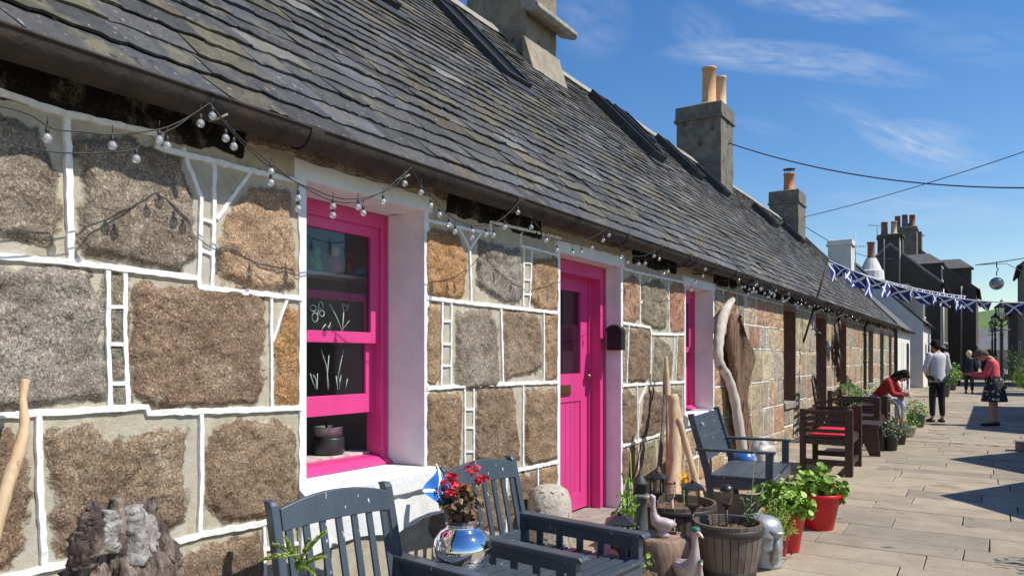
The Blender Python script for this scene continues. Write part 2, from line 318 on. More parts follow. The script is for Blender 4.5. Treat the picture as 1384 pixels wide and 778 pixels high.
def paving():
    m = MB(); y = -4.0; k = 0
    while y < 110:
        big = y > 45; w = random.choice([0.36, 0.42, 0.48]) if not big else 1.2
        x = -0.02-random.random()*0.5 if y < 30.4 else -1.5
        while x < 7.6:
            l = random.uniform(0.6, 1.2) if not big else 2.5; g = 0.004
            x0 = max(x, -0.02 if y < 30.2 else -1.5)+g; x1 = min(x+l, 7.6)-g; y0 = y+g; y1 = y+w-g
            if x1-x0 > 0.05:
                t = random.random(); v = random.uniform(0.86, 1.13)
                base = (0.38, 0.312, 0.222) if t < .5 else ((0.335, 0.285, 0.208) if t < .85 else (0.40, 0.318, 0.212))
                m.col = tuple(c*v for c in base); dz = random.uniform(-.003, .003); j = lambda: random.uniform(-.004, .004)
                za, zb = gz(y0)+dz, gz(y1)+dz; b = .006
                lo = [(x0+j(), y0+j(), za-.02), (x1+j(), y0+j(), za-.02), (x1+j(), y1+j(), zb-.02), (x0+j(), y1+j(), zb-.02)]
                md = [(p[0], p[1], p[2]+.014) for p in lo]
                hi = [(lo[0][0]+b, lo[0][1]+b, za), (lo[1][0]-b, lo[1][1]+b, za), (lo[2][0]-b, lo[2][1]-b, zb), (lo[3][0]+b, lo[3][1]-b, zb)]
                m.add(lo+md+hi, [(0, 1, 5, 4), (1, 2, 6, 5), (2, 3, 7, 6), (3, 0, 4, 7), (4, 5, 9, 8), (5, 6, 10, 9), (6, 7, 11, 10), (7, 4, 8, 11), (8, 9, 10, 11)])
            x += l
        y += w
    return m
tag(paving().build('paving', M_PAVE), kind='structure')
def hill():
    m = MB(); nx, ny = 60, 14; vs_ = []
    for j in range(ny+1):
        for i in range(nx+1):
            x = -500+1100*i/nx; y = 240+360*j/ny
            h = math.sin(PI*j/ny*.5)**1.3*(30+7*math.sin(x*.008+.6)+3*math.sin(x*.021+y*.01)+1.2*math.sin(x*.06))
            vs_.append((x, y, h-.2))
    m.add(vs_, [(j*(nx+1)+i, j*(nx+1)+i+1, (j+1)*(nx+1)+i+1, (j+1)*(nx+1)+i) for j in range(ny) for i in range(nx)], 0, True)
    return m
tag(hill().build('hill', mat('grass_hill', (0.07, 0.13, 0.025), 0.95, (0.13, 0.19, 0.045), 0.05, 0.5, 1.0, detail=9, bumpdist=.5)), kind='structure')

# ================================================================== TERRACE OF GRANITE COTTAGES
# openings: (y0, y1, z0, z1)
W1 = (2.65, 3.60, 0.72, 2.32); D1 = (5.35, 6.54, -0.10, 2.27); W2 = (8.34, 9.35, 0.74, 2.25)
W3 = (13.2, 14.1, 0.62, 2.22); D2 = (16.0, 17.1, 0.02, 2.22); W4 = (18.8, 19.7, 0.65, 2.2)
W5 = (23.6, 24.6, 0.65, 2.2); D3 = (26.3, 27.2, 0.02, 2.2); W6 = (28.7, 29.5, 0.65, 2.2)
OPEN = [W1, D1, W2, W3, D2, W4, W5, D3, W6]
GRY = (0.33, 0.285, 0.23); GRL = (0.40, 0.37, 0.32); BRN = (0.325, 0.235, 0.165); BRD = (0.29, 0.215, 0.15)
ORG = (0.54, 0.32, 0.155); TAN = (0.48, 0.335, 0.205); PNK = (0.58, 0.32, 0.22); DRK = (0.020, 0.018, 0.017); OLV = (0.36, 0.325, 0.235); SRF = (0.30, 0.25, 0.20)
def W(p): q = WX(p[0], p[1], 0.0); return (q.y, q.z)
def z6(l, s, ox, oy): return [(ox+x*s, oy+y*s) for x, y in l]
stones = []     # (polygon in (y,z), colour, relief)
def ST(pts, c, r=0.02): stones.append(([W(p) for p in pts], c, r))
ST([(-90, 150), (0, 165), (40, 180), (55, 222), (62, 257), (77, 300), (65, 328), (0, 318), (-90, 312)], GRY, .03)
ST([(105, 190), (180, 196), (240, 215), (256, 266), (256, 337), (240, 365), (172, 352), (114, 340), (111, 250)], GRY, .035)
ST([(336, 260), (391, 263), (394, 383), (348, 386), (302, 368), (296, 337), (317, 290)], (0.54, 0.385, 0.26), .03)
ST([(-90, 366), (0, 365), (115, 372), (132, 400), (137, 535), (0, 548), (-90, 550)], (0.37, 0.345, 0.31), .035)
ST([(180, 392), (345, 395), (353, 410), (350, 520), (335, 542), (205, 545), (183, 530)], BRN, .025)
ST([(388, 415), (398, 420), (399, 542), (375, 537), (373, 470)], ORG, .02)
ST([(-90, 590), (0, 590), (20, 600), (27, 665), (22, 735), (0, 765), (-90, 775)], BRN, .03)
ST([(72, 588), (117, 577), (148, 603), (200, 590), (245, 588), (243, 700), (217, 718), (108, 740), (80, 738)], (0.35, 0.27, 0.19), .03)
ST([(291, 588), (321, 575), (373, 568), (393, 583), (397, 683), (382, 692), (300, 700), (282, 683), (282, 614)], (0.34, 0.25, 0.17), .03)
ST([(214, 765), (300, 738), (345, 728), (352, 745), (350, 860), (214, 880)], BRD, .03)
ST([(65, 800), (195, 772), (195, 900), (65, 920)], BRD, .03)
ST([(145, 375), (166, 378), (166, 412), (147, 412)], OLV, .008)
for a in ((418, 462), (468, 515), (521, 546)): ST([(149, a[0]), (167, a[0]), (169, a[1]), (151, a[1])], (0.30, 0.29, 0.23), .006)
S = .3086; o6 = (560, 280)
ST(z6([(45, 110), (120, 105), (190, 150), (220, 230), (215, 370), (190, 392), (45, 382)], S, *o6), ORG, .03)
ST(z6([(290, 165), (455, 200), (468, 400), (390, 412), (335, 370), (275, 320), (282, 220)], S, *o6), (0.37, 0.345, 0.31), .03)
ST(z6([(525, 240), (628, 228), (625, 445), (545, 440), (508, 400)], S, *o6), TAN, .025)
ST(z6([(42, 425), (100, 432), (103, 740), (85, 775), (42, 775)], S, *o6), TAN, .02)
ST(z6([(190, 470), (320, 465), (355, 520), (370, 770), (350, 790), (190, 785)], S, *o6), (0.39, 0.345, 0.285), .03)
ST(z6([(400, 460), (530, 470), (548, 500), (550, 700), (500, 722), (398, 742)], S, *o6), (0.39, 0.305, 0.225), .025)
ST(z6([(572, 475), (625, 468), (622, 750), (578, 755)], S, *o6), TAN, .02)
S = .357; o7 = (560, 500)
ST(z6([(40, 90), (160, 95), (170, 115), (165, 360), (150, 385), (42, 385)], S, *o7), (0.36, 0.255, 0.165), .03)
ST(z6([(240, 85), (370, 78), (395, 330), (360, 352), (235, 330)], S, *o7), BRN, .025)
ST(z6([(425, 85), (535, 75), (533, 335), (455, 352), (422, 340)], S, *o7), (0.40, 0.29, 0.19), .03)
ST(z6([(365, 405), (460, 395), (455, 470), (440, 600), (360, 600)], S, *o7), BRN, .02)
ST(z6([(475, 380), (538, 368), (538, 600), (478, 600)], S, *o7), TAN, .02)
ST(z6([(60, 440), (170, 425), (170, 600), (60, 620)], S, *o7), BRN, .02)
ST(z6([(200, 425), (335, 405), (335, 600), (200, 600)], S, *o7), BRD, .02)
S = .2572; o8 = (800, 380)
ST(z6([(165, 5), (210, -25), (245, 10), (240, 190), (220, 215), (160, 210)], S, *o8), (0.54, 0.34, 0.23), .02)
ST(z6([(262, 30), (300, 0), (360, 5), (390, 60), (385, 240), (320, 245), (262, 210)], S, *o8), OLV, .03)
ST(z6([(415, 30), (440, 0), (480, 30), (480, 255), (430, 265), (405, 220)], S, *o8), PNK, .02)
ST(z6([(155, 250), (182, 255), (176, 520), (155, 525)], S, *o8), OLV, .015)
ST(z6([(200, 265), (250, 250), (298, 275), (298, 490), (280, 520), (190, 522)], S, *o8), BRN, .03)
ST(z6([(330, 310), (365, 300), (400, 330), (420, 400), (405, 520), (318, 525)], S, *o8), OLV, .025)
ST(z6([(450, 300), (478, 300), (472, 515), (445, 515)], S, *o8), TAN, .02)
ST(z6([(150, 590), (190, 575), (225, 620), (225, 800), (200, 835), (155, 840)], S, *o8), BRN, .025)
ST(z6([(275, 600), (320, 560), (365, 600), (355, 780), (300, 815), (255, 810)], S, *o8), BRD, .03)
ST(z6([(395, 570), (470, 560), (465, 800), (390, 790)], S, *o8), OLV, .02)
S = .2803; o9 = (780, 560)
ST(z6([(205, 175), (290, 145), (290, 300), (200, 330)], S, *o9), BRN, .02)
ST(z6([(305, 160), (370, 130), (380, 300), (310, 330)], S, *o9), OLV, .02)
ST(z6([(400, 130), (520, 110), (500, 330), (400, 330)], S, *o9), TAN, .02)
# dark wall-head stones and the rough lintels
def SR(y0, y1, z0, z1, c, r=.012): stones.append(([(y0-.03, z0+.005), (y1+.03, z0+.005), (y1+.03, z1+.06), (y0-.03, z1+.06)], c, r))
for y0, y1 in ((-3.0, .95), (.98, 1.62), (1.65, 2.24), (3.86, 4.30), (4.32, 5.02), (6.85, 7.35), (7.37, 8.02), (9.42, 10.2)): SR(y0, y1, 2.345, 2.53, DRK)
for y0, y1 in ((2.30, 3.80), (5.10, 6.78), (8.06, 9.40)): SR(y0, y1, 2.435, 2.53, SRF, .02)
ribbons = []    # (points (y,z), width)
def RB(pts, w=.024): ribbons.append(([W(p) for p in pts], w))
RB([(-90, 98), (0, 126), (86, 154), (216, 182), (210, 200), (339, 231), (404, 246)]); RB([(88, 154), (91, 220), (94, 354)])
RB([(-90, 338), (0, 346), (92, 354), (267, 376), (268, 388), (406, 403)]); RB([(246, 200), (258, 235), (271, 266), (270, 300), (267, 388)], .018)
RB([(288, 222), (288, 300), (285, 389)], .018); RB([(338, 232), (292, 296)], .016); RB([(270, 296), (288, 302)], .015); RB([(268, 338), (287, 344)], .015)
RB([(-90, 566), (0, 561), (100, 556), (197, 549), (199, 558), (406, 551)]); RB([(145, 363), (145, 460), (148, 553)], .018); RB([(168, 366), (167, 450), (172, 550)], .018)
RB([(145, 415), (167, 415)], .015); RB([(147, 465), (169, 465)], .015); RB([(148, 518), (171, 518)], .015)
RB([(365, 400), (366, 552)], .015); RB([(387, 403), (367, 460)], .015)
RB([(-90, 800), (13, 778), (56, 768), (91, 761), (204, 740), (270, 722), (371, 703), (412, 695)]); RB([(50, 560), (52, 650), (58, 767)], .022); RB([(270, 556), (271, 640), (268, 722)], .02)
RB([(356, 706), (357, 830)], .018); RB([(204, 740), (205, 900)], .018); RB([(357, 742), (412, 732)], .016); RB([(20, 565), (22, 555)], .01)
RB([(571, 297), (622, 308), (662, 316), (661, 300), (757, 322)], .02); RB([(703, 314), (703, 332), (757, 346)], .018)
RB([(619, 308), (634, 336), (636, 408)], .018); RB([(649, 315), (634, 336)], .016)
RB([(571, 402), (640, 410), (756, 423)]); RB([(707, 335), (706, 414)], .015); RB([(718, 337), (714, 416)], .015)
for y in (355, 378, 397): RB([(706, y), (717, y+1)], .013)
RB([(571, 525), (640, 520), (756, 516)]); RB([(597, 404), (595, 520)], .015); RB([(609, 406), (608, 521)], .015)
for y in (434, 465, 494): RB([(596, y), (609, y)], .013)
RB([(676, 416), (679, 519)], .018); RB([(734, 422), (734, 517)], .018)
RB([(571, 664), (640, 647), (687, 637), (757, 623)]); RB([(627, 524), (627, 650)], .015); RB([(639, 522), (639, 648)], .015)
for y in (553, 578, 610): RB([(627, y), (639, y)], .013)
RB([(706, 518), (706, 632)], .018); RB([(726, 630), (726, 760)], .018); RB([(683, 640), (683, 760)], .018); RB([(628, 650), (628, 760)], .018)
RB([(838, 362), (860, 368), (926, 382)], .022); RB([(838, 436), (877, 442), (879, 451), (926, 452)]); RB([(864, 370), (864, 440)], .018); RB([(878, 376), (866, 410)], .015)
RB([(892, 378), (903, 405), (903, 451)], .018); RB([(903, 382), (903, 405)], .015)
RB([(838, 521), (880, 518), (926, 516)]); RB([(849, 438), (846, 520)], .018); RB([(879, 451), (878, 519)], .018); RB([(911, 452), (907, 517)], .014); RB([(915, 452), (912, 517)], .014)
RB([(838, 603), (885, 589), (926, 578)]); RB([(860, 520), (861, 597)], .015); RB([(874, 519), (863, 545), (861, 590)], .015); RB([(897, 518), (898, 586)], .016)
RB([(862, 596), (862, 700)], .016); RB([(890, 588), (890, 690)], .016)
RB([(-90, 112), (-60, 112)], .01)
# coursed masonry beyond the second window, and out of frame behind the camera
def courses(ya, yb, zl, cols, wmin, wmax, rw=.02, relief=.02, ins=1.0):
    if ya > 9 and len(zl) > 3: rw = .015; ins = .6
    for k in range(len(zl)-1):
        z0, z1 = zl[k], zl[k+1]; y = ya; jog = 0; line = [(y, z1)]
        while y < yb-.05:
            w = random.uniform(wmin, wmax); w = min(w, yb-y)
            if yb-y-w < .2: w = yb-y
            if random.random() < .25 and w > .4:       # a column of small snecks
                sw = .11
                ribbons.append(([(y+w-sw, z0), (y+w-sw, z1)], rw*.7)); n = random.choice([2, 3])
                for i in range(1, n): ribbons.append(([(y+w-sw, z0+(z1-z0)*i/n), (y+w, z0+(z1-z0)*i/n)], rw*.65))
                ww = w-sw
            else: ww = w
            a = random.uniform(.03, .06)*ins; b = random.uniform(.03, .07)*ins; i1 = random.uniform(.02, .06)*ins
            poly = []
            for (yy, zz) in ((y+a, z0+b), (y+ww/2, z0+b*.6), (y+ww-i1, z0+a), (y+ww-a*.7, (z0+z1)/2), (y+ww-a, z1-b), (y+ww*.45, z1-a*.7), (y+b, z1-i1), (y+i1, (z0+z1)/2)):
                poly.append((yy+random.uniform(-.015, .015), zz+random.uniform(-.015, .015)))
            c = random.choice(cols); v = random.uniform(.85, 1.2)
            stones.append((poly, tuple(x*v for x in c), relief))
            y += w
            if y < yb-.05: ribbons.append(([(y, z0), (y+random.uniform(-.01, .01), z1)], rw*.85))
            if k < len(zl)-2 and random.random() < .3: jog = random.uniform(-.05, .05) if jog == 0 else 0
            line += [(y-.005, line[-1][1]), (y, z1+jog)]
        ribbons.append((line, rw))
CL = [(.54, .49, .40), (.55, .48, .33), (.66, .49, .31), (0.66, 0.52, 0.35), (.50, .46, .40), (0.62, 0.54, 0.38), (0.70, 0.60, 0.43), (.62, .40, .27)]
courses(-3.0, 1.0, [-.15, .35, .78, 1.2, 1.72, 2.33], [GRY, BRN, BRD, GRL], .45, .8)
courses(9.42, 13.18, [-.15, .15, .60, 1.02, 1.50, 1.88, 2.30], CL, .38, .72); courses(14.12, 15.98, [-.1, .2, .62, 1.05, 1.5, 2.30], CL, .3, .55)
courses(17.12, 18.78, [-.05, .3, .75, 1.2, 1.65, 2.3], CL+[PNK], .3, .55); courses(13.2, 14.1, [-.1, .2, .60], CL, .4, .6)
courses(19.72, 23.58, [-.05, .3, .75, 1.2, 1.65, 2.3], CL, .35, .6); courses(24.62, 26.28, [-.05, .3, .75, 1.2, 1.65, 2.3], CL, .35, .6); courses(27.22, 28.68, [-.05, .3, .75, 1.2, 1.65, 2.3], CL, .35, .6)
courses(29.52, 30.3, [-.05, .3, .75, 1.2, 1.65, 2.3], CL, .35, .6); courses(18.8, 19.7, [-.05, .3, .63], CL, .35, .5); courses(23.6, 24.6, [-.05, .3, .63], CL, .35, .5); courses(8.36, 9.34, [-.15, .2, .6], CL, .3, .5)
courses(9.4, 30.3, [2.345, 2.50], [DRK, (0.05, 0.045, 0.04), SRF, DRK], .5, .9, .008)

def vnoise(p, s):
    """smooth value noise on an (n,2) array"""
    q = p*s; i = np.floor(q).astype(int); f = q-i; f = f*f*(3-2*f)
    def h(a, b): 
        n = (a*374761393+b*668265263) & 0x7fffffff; n = (n ^ (n >> 13))*1274126177 & 0x7fffffff; return ((n ^ (n >> 16)) & 0xffff)/65535.
    a = h(i[:, 0], i[:, 1]); b = h(i[:, 0]+1, i[:, 1]); c = h(i[:, 0], i[:, 1]+1); d = h(i[:, 0]+1, i[:, 1]+1)
    return (a*(1-f[:, 0])+b*f[:, 0])*(1-f[:, 1])+(c*(1-f[:, 0])+d*f[:, 0])*f[:, 1]
def sdpoly(P, poly):
    """signed distance, positive inside"""
    poly = np.array(poly); n = len(poly); d = np.full(len(P), 1e9); ins = np.zeros(len(P), bool)
    for i in range(n):
        a, b = poly[i], poly[(i+1) % n]; e = b-a; w = P-a; t = np.clip((w@e)/(e@e+1e-12), 0, 1); q = w-t[:, None]*e; d = np.minimum(d, (q**2).sum(1))
        c = ((a[1] > P[:, 1]) != (b[1] > P[:, 1])); x = (b[0]-a[0])*(P[:, 1]-a[1])/(b[1]-a[1]+1e-12)+a[0]; ins ^= c & (P[:, 0] < x)
    d = np.sqrt(d); return np.where(ins, d, -d)
WTOP = 2.53
def wall_mesh(parent, ya, yb, mat_):
    ys = set(); y = ya
    while y < yb:
        ys.add(round(y, 4)); y += 0.03 if y < .6 else (0.011 if y < 5.4 else (0.016 if y < 10 else (0.03 if y < 16 else .06)))
    ys.add(yb)
    for o in OPEN:
        if ya <= o[0] < yb: ys |= {o[0], o[1]}
    ys = np.array(sorted(ys)); ys = ys[np.concatenate(([True], np.diff(ys) > .002))]
    for o in OPEN:
        for e in (o[0], o[1]):
            if ya <= e <= yb: ys[np.argmin(abs(ys-e))] = e
    ops = [o for o in OPEN if ya <= o[0] < yb]
    dz = .012 if ya < 5 else (.03 if ya < 15 else .05)
    zs = np.arange(-.25, WTOP, dz); zs = np.append(zs, WTOP)
    for o in ops:
        for e in (o[2], o[3]): zs[np.argmin(abs(zs-e))] = e
    NY, NZ = len(ys), len(zs); YY, ZZ = np.meshgrid(ys, zs, indexing='ij'); P = np.stack([YY.ravel(), ZZ.ravel()], 1)
    # wobble so that stone outlines are ragged
    Pw = P+np.stack([vnoise(P, 9)-.5, vnoise(P+50, 9)-.5], 1)*.035+np.stack([vnoise(P+90, 30)-.5, vnoise(P+70, 30)-.5], 1)*.014
    sd = np.full(len(P), -.08); colr = np.tile(np.array(GRY), (len(P), 1)); rel = np.zeros(len(P))
    for poly, c, r in stones:
        a = np.array(poly); 
        if a[:, 0].max() < ya-.2 or a[:, 0].min() > yb+.2: continue
        idx = np.where((P[:, 0] > a[:, 0].min()-.1) & (P[:, 0] < a[:, 0].max()+.1) & (P[:, 1] > a[:, 1].min()-.1) & (P[:, 1] < a[:, 1].max()+.1))[0]
        if not len(idx): continue
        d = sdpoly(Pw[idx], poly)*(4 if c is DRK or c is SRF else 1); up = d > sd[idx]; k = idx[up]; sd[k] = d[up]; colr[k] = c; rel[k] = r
    prof = np.clip((sd+.02)/.035, 0, 1); prof = prof*prof*(3-2*prof)
    sd = sd+.012
    x = .80*rel*prof*(.20+.55*vnoise(P+7, 5)+.45*vnoise(P+3, 14)+.3*vnoise(P+33, 30))+(.5*vnoise(P+11, 22)+.5*vnoise(P+13, 45))*.006*(.3+prof)
    x += .004*vnoise(P, 5)
    # cracks in the broken granite
    cr = np.abs(vnoise(P*np.array([1, 2.2])+31, 5)-.5)+np.abs(vnoise(P+77, 12)-.5)*.25
    x -= np.clip(.035-cr, 0, .035)/.035*.014*prof*(rel > .015)
    edge = np.full(len(P), 1.)
    for o in ops:
        dd = np.maximum(np.maximum(o[0]-P[:, 0], P[:, 0]-o[1]), np.maximum(o[2]-P[:, 1], P[:, 1]-o[3])); edge = np.minimum(edge, np.clip(dd/.05, 0, 1))
    x *= edge
    V = np.stack([x-.002, P[:, 0], P[:, 1]], 1)
    F_ = []
    for i in range(NY-1):
        cy = (ys[i]+ys[i+1])/2; act = [o for o in ops if o[0] < cy < o[1]]
        for j in range(NZ-1):
            cz = (zs[j]+zs[j+1])/2
            if any(o[2] < cz < o[3] for o in act): continue
            a = i*NZ+j; F_.append((a, a+NZ, a+NZ+1, a+1))
    nf = len(F_); V = [tuple(v) for v in V]; nv0 = len(V); mi = [0]*nf
    # raised white ribbon pointing on the same surface
    for pts, w in ribbons:
        seg = []
        for i in range(len(pts)-1):
            a, b = np.array(pts[i]), np.array(pts[i+1]); n = max(1, int(np.hypot(*(b-a))/.03)) if pts[0][0] < 12 else 1
            for k in range(n): seg.append(a+(b-a)*k/n)
        seg.append(np.array(pts[-1])); seg = [s_+rng.normal(0, .0008, 2) for s_ in seg]
        run = []
        def flush(run):
            if len(run) < 2: return
            base = len(V)
            for i, p in enumerate(run):
                d = run[min(i+1, len(run)-1)]-run[max(i-1, 0)]; d = d/(np.hypot(*d)+1e-9); nn = np.array([-d[1], d[0]]); ww = w/2*(1+rng.uniform(-.22, .22)); w2 = w/2*(1+rng.uniform(-.22, .22))
                up = .012 if w < .02 else .016
                for q, h in ((nn*ww*1.25, -.006), (nn*ww, up), (-nn*w2, up), (-nn*w2*1.25, -.006)):
                    V.append((h+rng.uniform(-.0015, .0015)*(h > 0), p[0]+q[0], p[1]+q[1]))
            for i in range(len(run)-1):
                for k in range(3):
                    a = base+i*4+k; F_.append((a, a+4, a+5, a+1)); mi.append(1)
            F_.append((base, base+1, base+2, base+3)); mi.append(1); e = base+(len(run)-1)*4; F_.append((e+3, e+2, e+1, e)); mi.append(1)
        for p in seg:
            if ya-.001 <= p[0] <= yb+.001 and p[1] < WTOP and not any(o[0]-.01 < p[0] < o[1]+.01 and o[2]-.01 < p[1] < o[3]+.01 for o in ops): run.append(p)
            else: flush(run); run = []
        flush(run)
    # back, gables and inner faces of the house body
    def qd(*p):
        b = len(V); V.extend(p); F_.append(tuple(range(b, b+len(p)))); mi.append(2)
    xb = 2*RIDX-.0
    qd((xb, ya, -.3), (xb, yb, -.3), (xb, yb, WTOP), (xb, ya, WTOP))
    for y in (ya, yb): qd((-.01, y, -.3), (xb, y, -.3), (xb, y, WTOP), (RIDX, y, RIDZ-.06), (-.01, y, WTOP))
    qd((.0, ya, WTOP), (-.4, ya, WTOP), (-.4, yb, WTOP), (.0, yb, WTOP))
    me = bpy.data.meshes.new('wall'); me.from_pydata(V, [], F_)
    for m_ in (mat_, M_RIBBON, M_STONEG): me.materials.append(m_)
    me.polygons.foreach_set('material_index', mi); me.polygons.foreach_set('use_smooth', [m_ == 0 for m_ in mi])
    a1 = me.attributes.new('sd', 'FLOAT', 'POINT'); s_ = np.zeros(len(V)); s_[:nv0] = sd; a1.data.foreach_set('value', s_)
    a2 = me.attributes.new('Col', 'FLOAT_COLOR', 'POINT'); c_ = np.ones((len(V), 4)); c_[:nv0, :3] = colr; a2.data.foreach_set('color', c_.ravel())
    me.update(); o = bpy.data.objects.new('wall', me); COL.objects.link(o); o.parent = parent; return o

UP = Vector((-1, 0, MP)).normalized(); NRM = Vector((MP, 0, 1)).normalized()
def slate_roof(parent, ya, yb, seed, skip=(), front=1):
    random.seed(seed); m = MB(); L_ = (Vector((RIDX, 0, RIDZ))-Vector((EAVX, 0, EAVZ))).length
    def at(s, y, h): 
        p = Vector((EAVX, y, EAVZ))+UP*s+NRM*h; return p
    s = 0.0; k = 0
    while s < L_-.03:
        wa_, wb_ = random.random()*9, random.uniform(.003, .010); wv = lambda yy, a=wa_, b=wb_: b*math.sin(yy*1.9+a)+b*.7*math.sin(yy*5.3+a*2)
        e = 0.18-.045*s/L_; y = ya-random.random()*.3; pj = .3
        while y < yb:
            w = random.uniform(.24, .52) if ya < 5 else random.uniform(.24, .45)
            y0, y1 = max(y, ya), min(y+w, yb); y += w; sj0 = pj; pj = random.uniform(.05, .55); sj1 = pj
            if y1-y0 < .02: continue
            if random.random() < .004: continue
            t = random.random(); v = random.uniform(.62, 1.2)
            if t < .46: c = (.090, .088, .084)
            elif t < .66: c = (.110, .112, .118)
            elif t < .82: c = (.14, .125, .085)
            elif t < .92: c = (.20, .195, .18)
            else: c = (.14, .115, .08)
            m.col = tuple(x*v for x in c); th = random.uniform(.006, .013); li = random.uniform(.008, .017); g = random.uniform(.0005, .003)
            top = min(s+e*1.3, L_); n = 8 if ya < 5 else 5; lo = []; cut = random.random() < .3
            for i in range(n):
                u = i/(n-1); ds = wv(y0+(y1-y0)*i/(n-1))+random.uniform(-.017, .013)+(.014 if cut and i in (0, n-1) and random.random() < .6 else 0); lo.append((s+ds, y0+g+(y1-y0-2*g)*u))
            dl = random.uniform(-.004, .004)
            vt = [at(a, b, li+th+dl*(1 if i > 2 else -1)) for i, (a, b) in enumerate(lo)]+[at(top, max(ya, y1-g-sj1*(top-s)), .002), at(top, max(ya, y0+g-sj0*(top-s)), .002)]; vb = [at(a, b, li-.002) for a, b in lo]
            nn = len(lo)
            m.add(vt+vb, [tuple(range(nn+2))]+[(i, nn+2+i, nn+3+i, i+1) for i in range(nn-1)]+[(nn-1, nn+2+nn-1, nn)]+[(0, nn+1, nn+2)])
        s += e; k += 1
    m.col = (.02, .02, .02)
    m.add([at(-.02, ya, -.004), at(-.02, yb, -.004), at(L_, yb, -.004), at(L_, ya, -.004)], [(0, 1, 2, 3)], 1)
    bk = [(2*RIDX-.15, ya, EAVZ), (2*RIDX-.15, yb, EAVZ), (RIDX, yb, RIDZ+.01), (RIDX, ya, RIDZ+.01)]
    m.col = (.08, .08, .085); m.add(bk, [(0, 1, 2, 3)], 0)
    return m.build('roof', [M_SLATE, M_SLATE_UNDER], parent)
def ridge(parent, ya, yb):
    m = MB(); y = ya
    while y < yb:
        l = min(.6, yb-y); j = random.uniform(-.008, .008)
        m.prism([(RIDX+.17, y+.004, RIDZ-.13+j), (RIDX+.16, y+.004, RIDZ-.10+j), (RIDX, y+.004, RIDZ+.075+j), (RIDX-.16, y+.004, RIDZ-.10+j), (RIDX-.17, y+.004, RIDZ-.13+j), (RIDX, y+.004, RIDZ+.03+j)], (0, l-.008, 0)); y += l
    return m.build('ridge_cap', mat('ridge_stone', (.26, .235, .20), .9, (.36, .33, .27), 8, .6, 40), parent)
def gutter(parent, ya, yb):
    m = MB(); n = 9; r = .086; cx, cz = .192, 2.500; y = ya
    while y < yb-.01:
        l = min(1.83, yb-y); j = random.uniform(-.006, .006); y1 = y+l
        for rr, flip in ((r, 0), (r-.006, 1)):
            vs_ = []; 
            for yy in (y, y1):
                for k in range(n+1): a = PI+PI*k/n; vs_.append((cx+rr*math.cos(a), yy, cz+j+rr*math.sin(a)))
            m.add(vs_, [(k, k+1, n+2+k, n+1+k) for k in range(n)], 0, True)
        m.tube([(cx+r, y, cz+j), (cx+r, y1, cz+j)], .008, 6)
        # socket collar and strap bracket
        vs_ = []
        for yy in (y1-.05, y1+.03):
            for k in range(n+1): a = PI+PI*k/n; vs_.append((cx+(r+.008)*math.cos(a), min(yy, yb), cz+j+(r+.008)*math.sin(a)))
        m.add(vs_, [(k, k+1, n+2+k, n+1+k) for k in range(n)], 0, True)
        y = y1
    return m.build('gutter', M_IRON, parent)
def brackets(parent, ys):
    for y in ys:
        m = MB(); m.tube([(0.0, y, 2.40), (.05, y, 2.395), (.12, y, 2.385), (.20, y, 2.40), (.27, y, 2.45), (.29, y, 2.52)], .009, 6); m.build('gutter_bracket', M_IRON, parent)
def soffit(parent, ya, yb):
    m = MB(); m.bx(0.012, .10, ya, yb, 2.497, 2.53); return m.build('eave_board', mat('eave_board', (.05, .04, .033), .8, (.09, .07, .055), 10, .5, 40), parent)
def margin(parent, o, depth, w=.05, door=False, m_=M_PAINTW):
    """painted band around an opening and its plastered reveals"""
    m = MB(); y0, y1, z0, z1 = o
    def strip(a, b, c, d, p=.010):    # irregular hand painted edge
        n = max(2, int(max(b-a, d-c)/.06)); horiz = (b-a) > (d-c)
        vs_ = []
        for i in range(n+1):
            u = i/n; j = random.uniform(-.006, .006)
            if horiz: vs_ += [(-.004, a+(b-a)*u, d+j), (p, a+(b-a)*u, d+j-.003), (p, a+(b-a)*u, c), (-.004, a+(b-a)*u, c)]
            else:
                outer = (a+j, b) if a < y0 else (a, b+j); vs_ += [(-.004, outer[0], c+(d-c)*u), (p, outer[0]+.002, c+(d-c)*u), (p, outer[1]-.002, c+(d-c)*u), (-.004, outer[1], c+(d-c)*u)]
        m.add(vs_, [(i*4+k, i*4+k+1, i*4+5+k, i*4+4+k) for i in range(n) for k in range(3)])
        m.add(vs_[:4], [(0, 1, 2, 3)]); m.add(vs_[-4:], [(0, 1, 2, 3)])
    zb = z0-(.0 if door else .0)
    strip(y0-w, y0, zb, z1); strip(y1, y1+w, zb, z1); strip(y0-w*1.6, y1+w*1.6, z1, z1+.10, .012)
    # reveals: sides, head
    def grid(f, n1, n2):
        vs_ = [f(i/n1, j/n2) for i in range(n1+1) for j in range(n2+1)]
        m.add(vs_, [(i*(n2+1)+j, (i+1)*(n2+1)+j, (i+1)*(n2+1)+j+1, i*(n2+1)+j+1) for i in range(n1) for j in range(n2)], 0, True)
    wob = lambda a, b: .006*mnoise.noise(Vector((a*3, b*3, y0)))*2
    grid(lambda u, v: (.009-(depth+.009)*u, y1+wob(u, v*4)*(0 < u < 1), z0+(z1-z0)*v), 5, 14)
    grid(lambda u, v: (.009-(depth+.009)*u, y0+wob(u, v*4)*(0 < u < 1), z0+(z1-z0)*v), 5, 14)
    grid(lambda u, v: (.011-(depth+.011)*u, y0+(y1-y0)*v, z1+wob(u, v*4)*(0 < u < 1)), 5, 10)
    return m.build('painted_surround' if m_ is M_PAINTW else 'stone_surround', m_, parent)
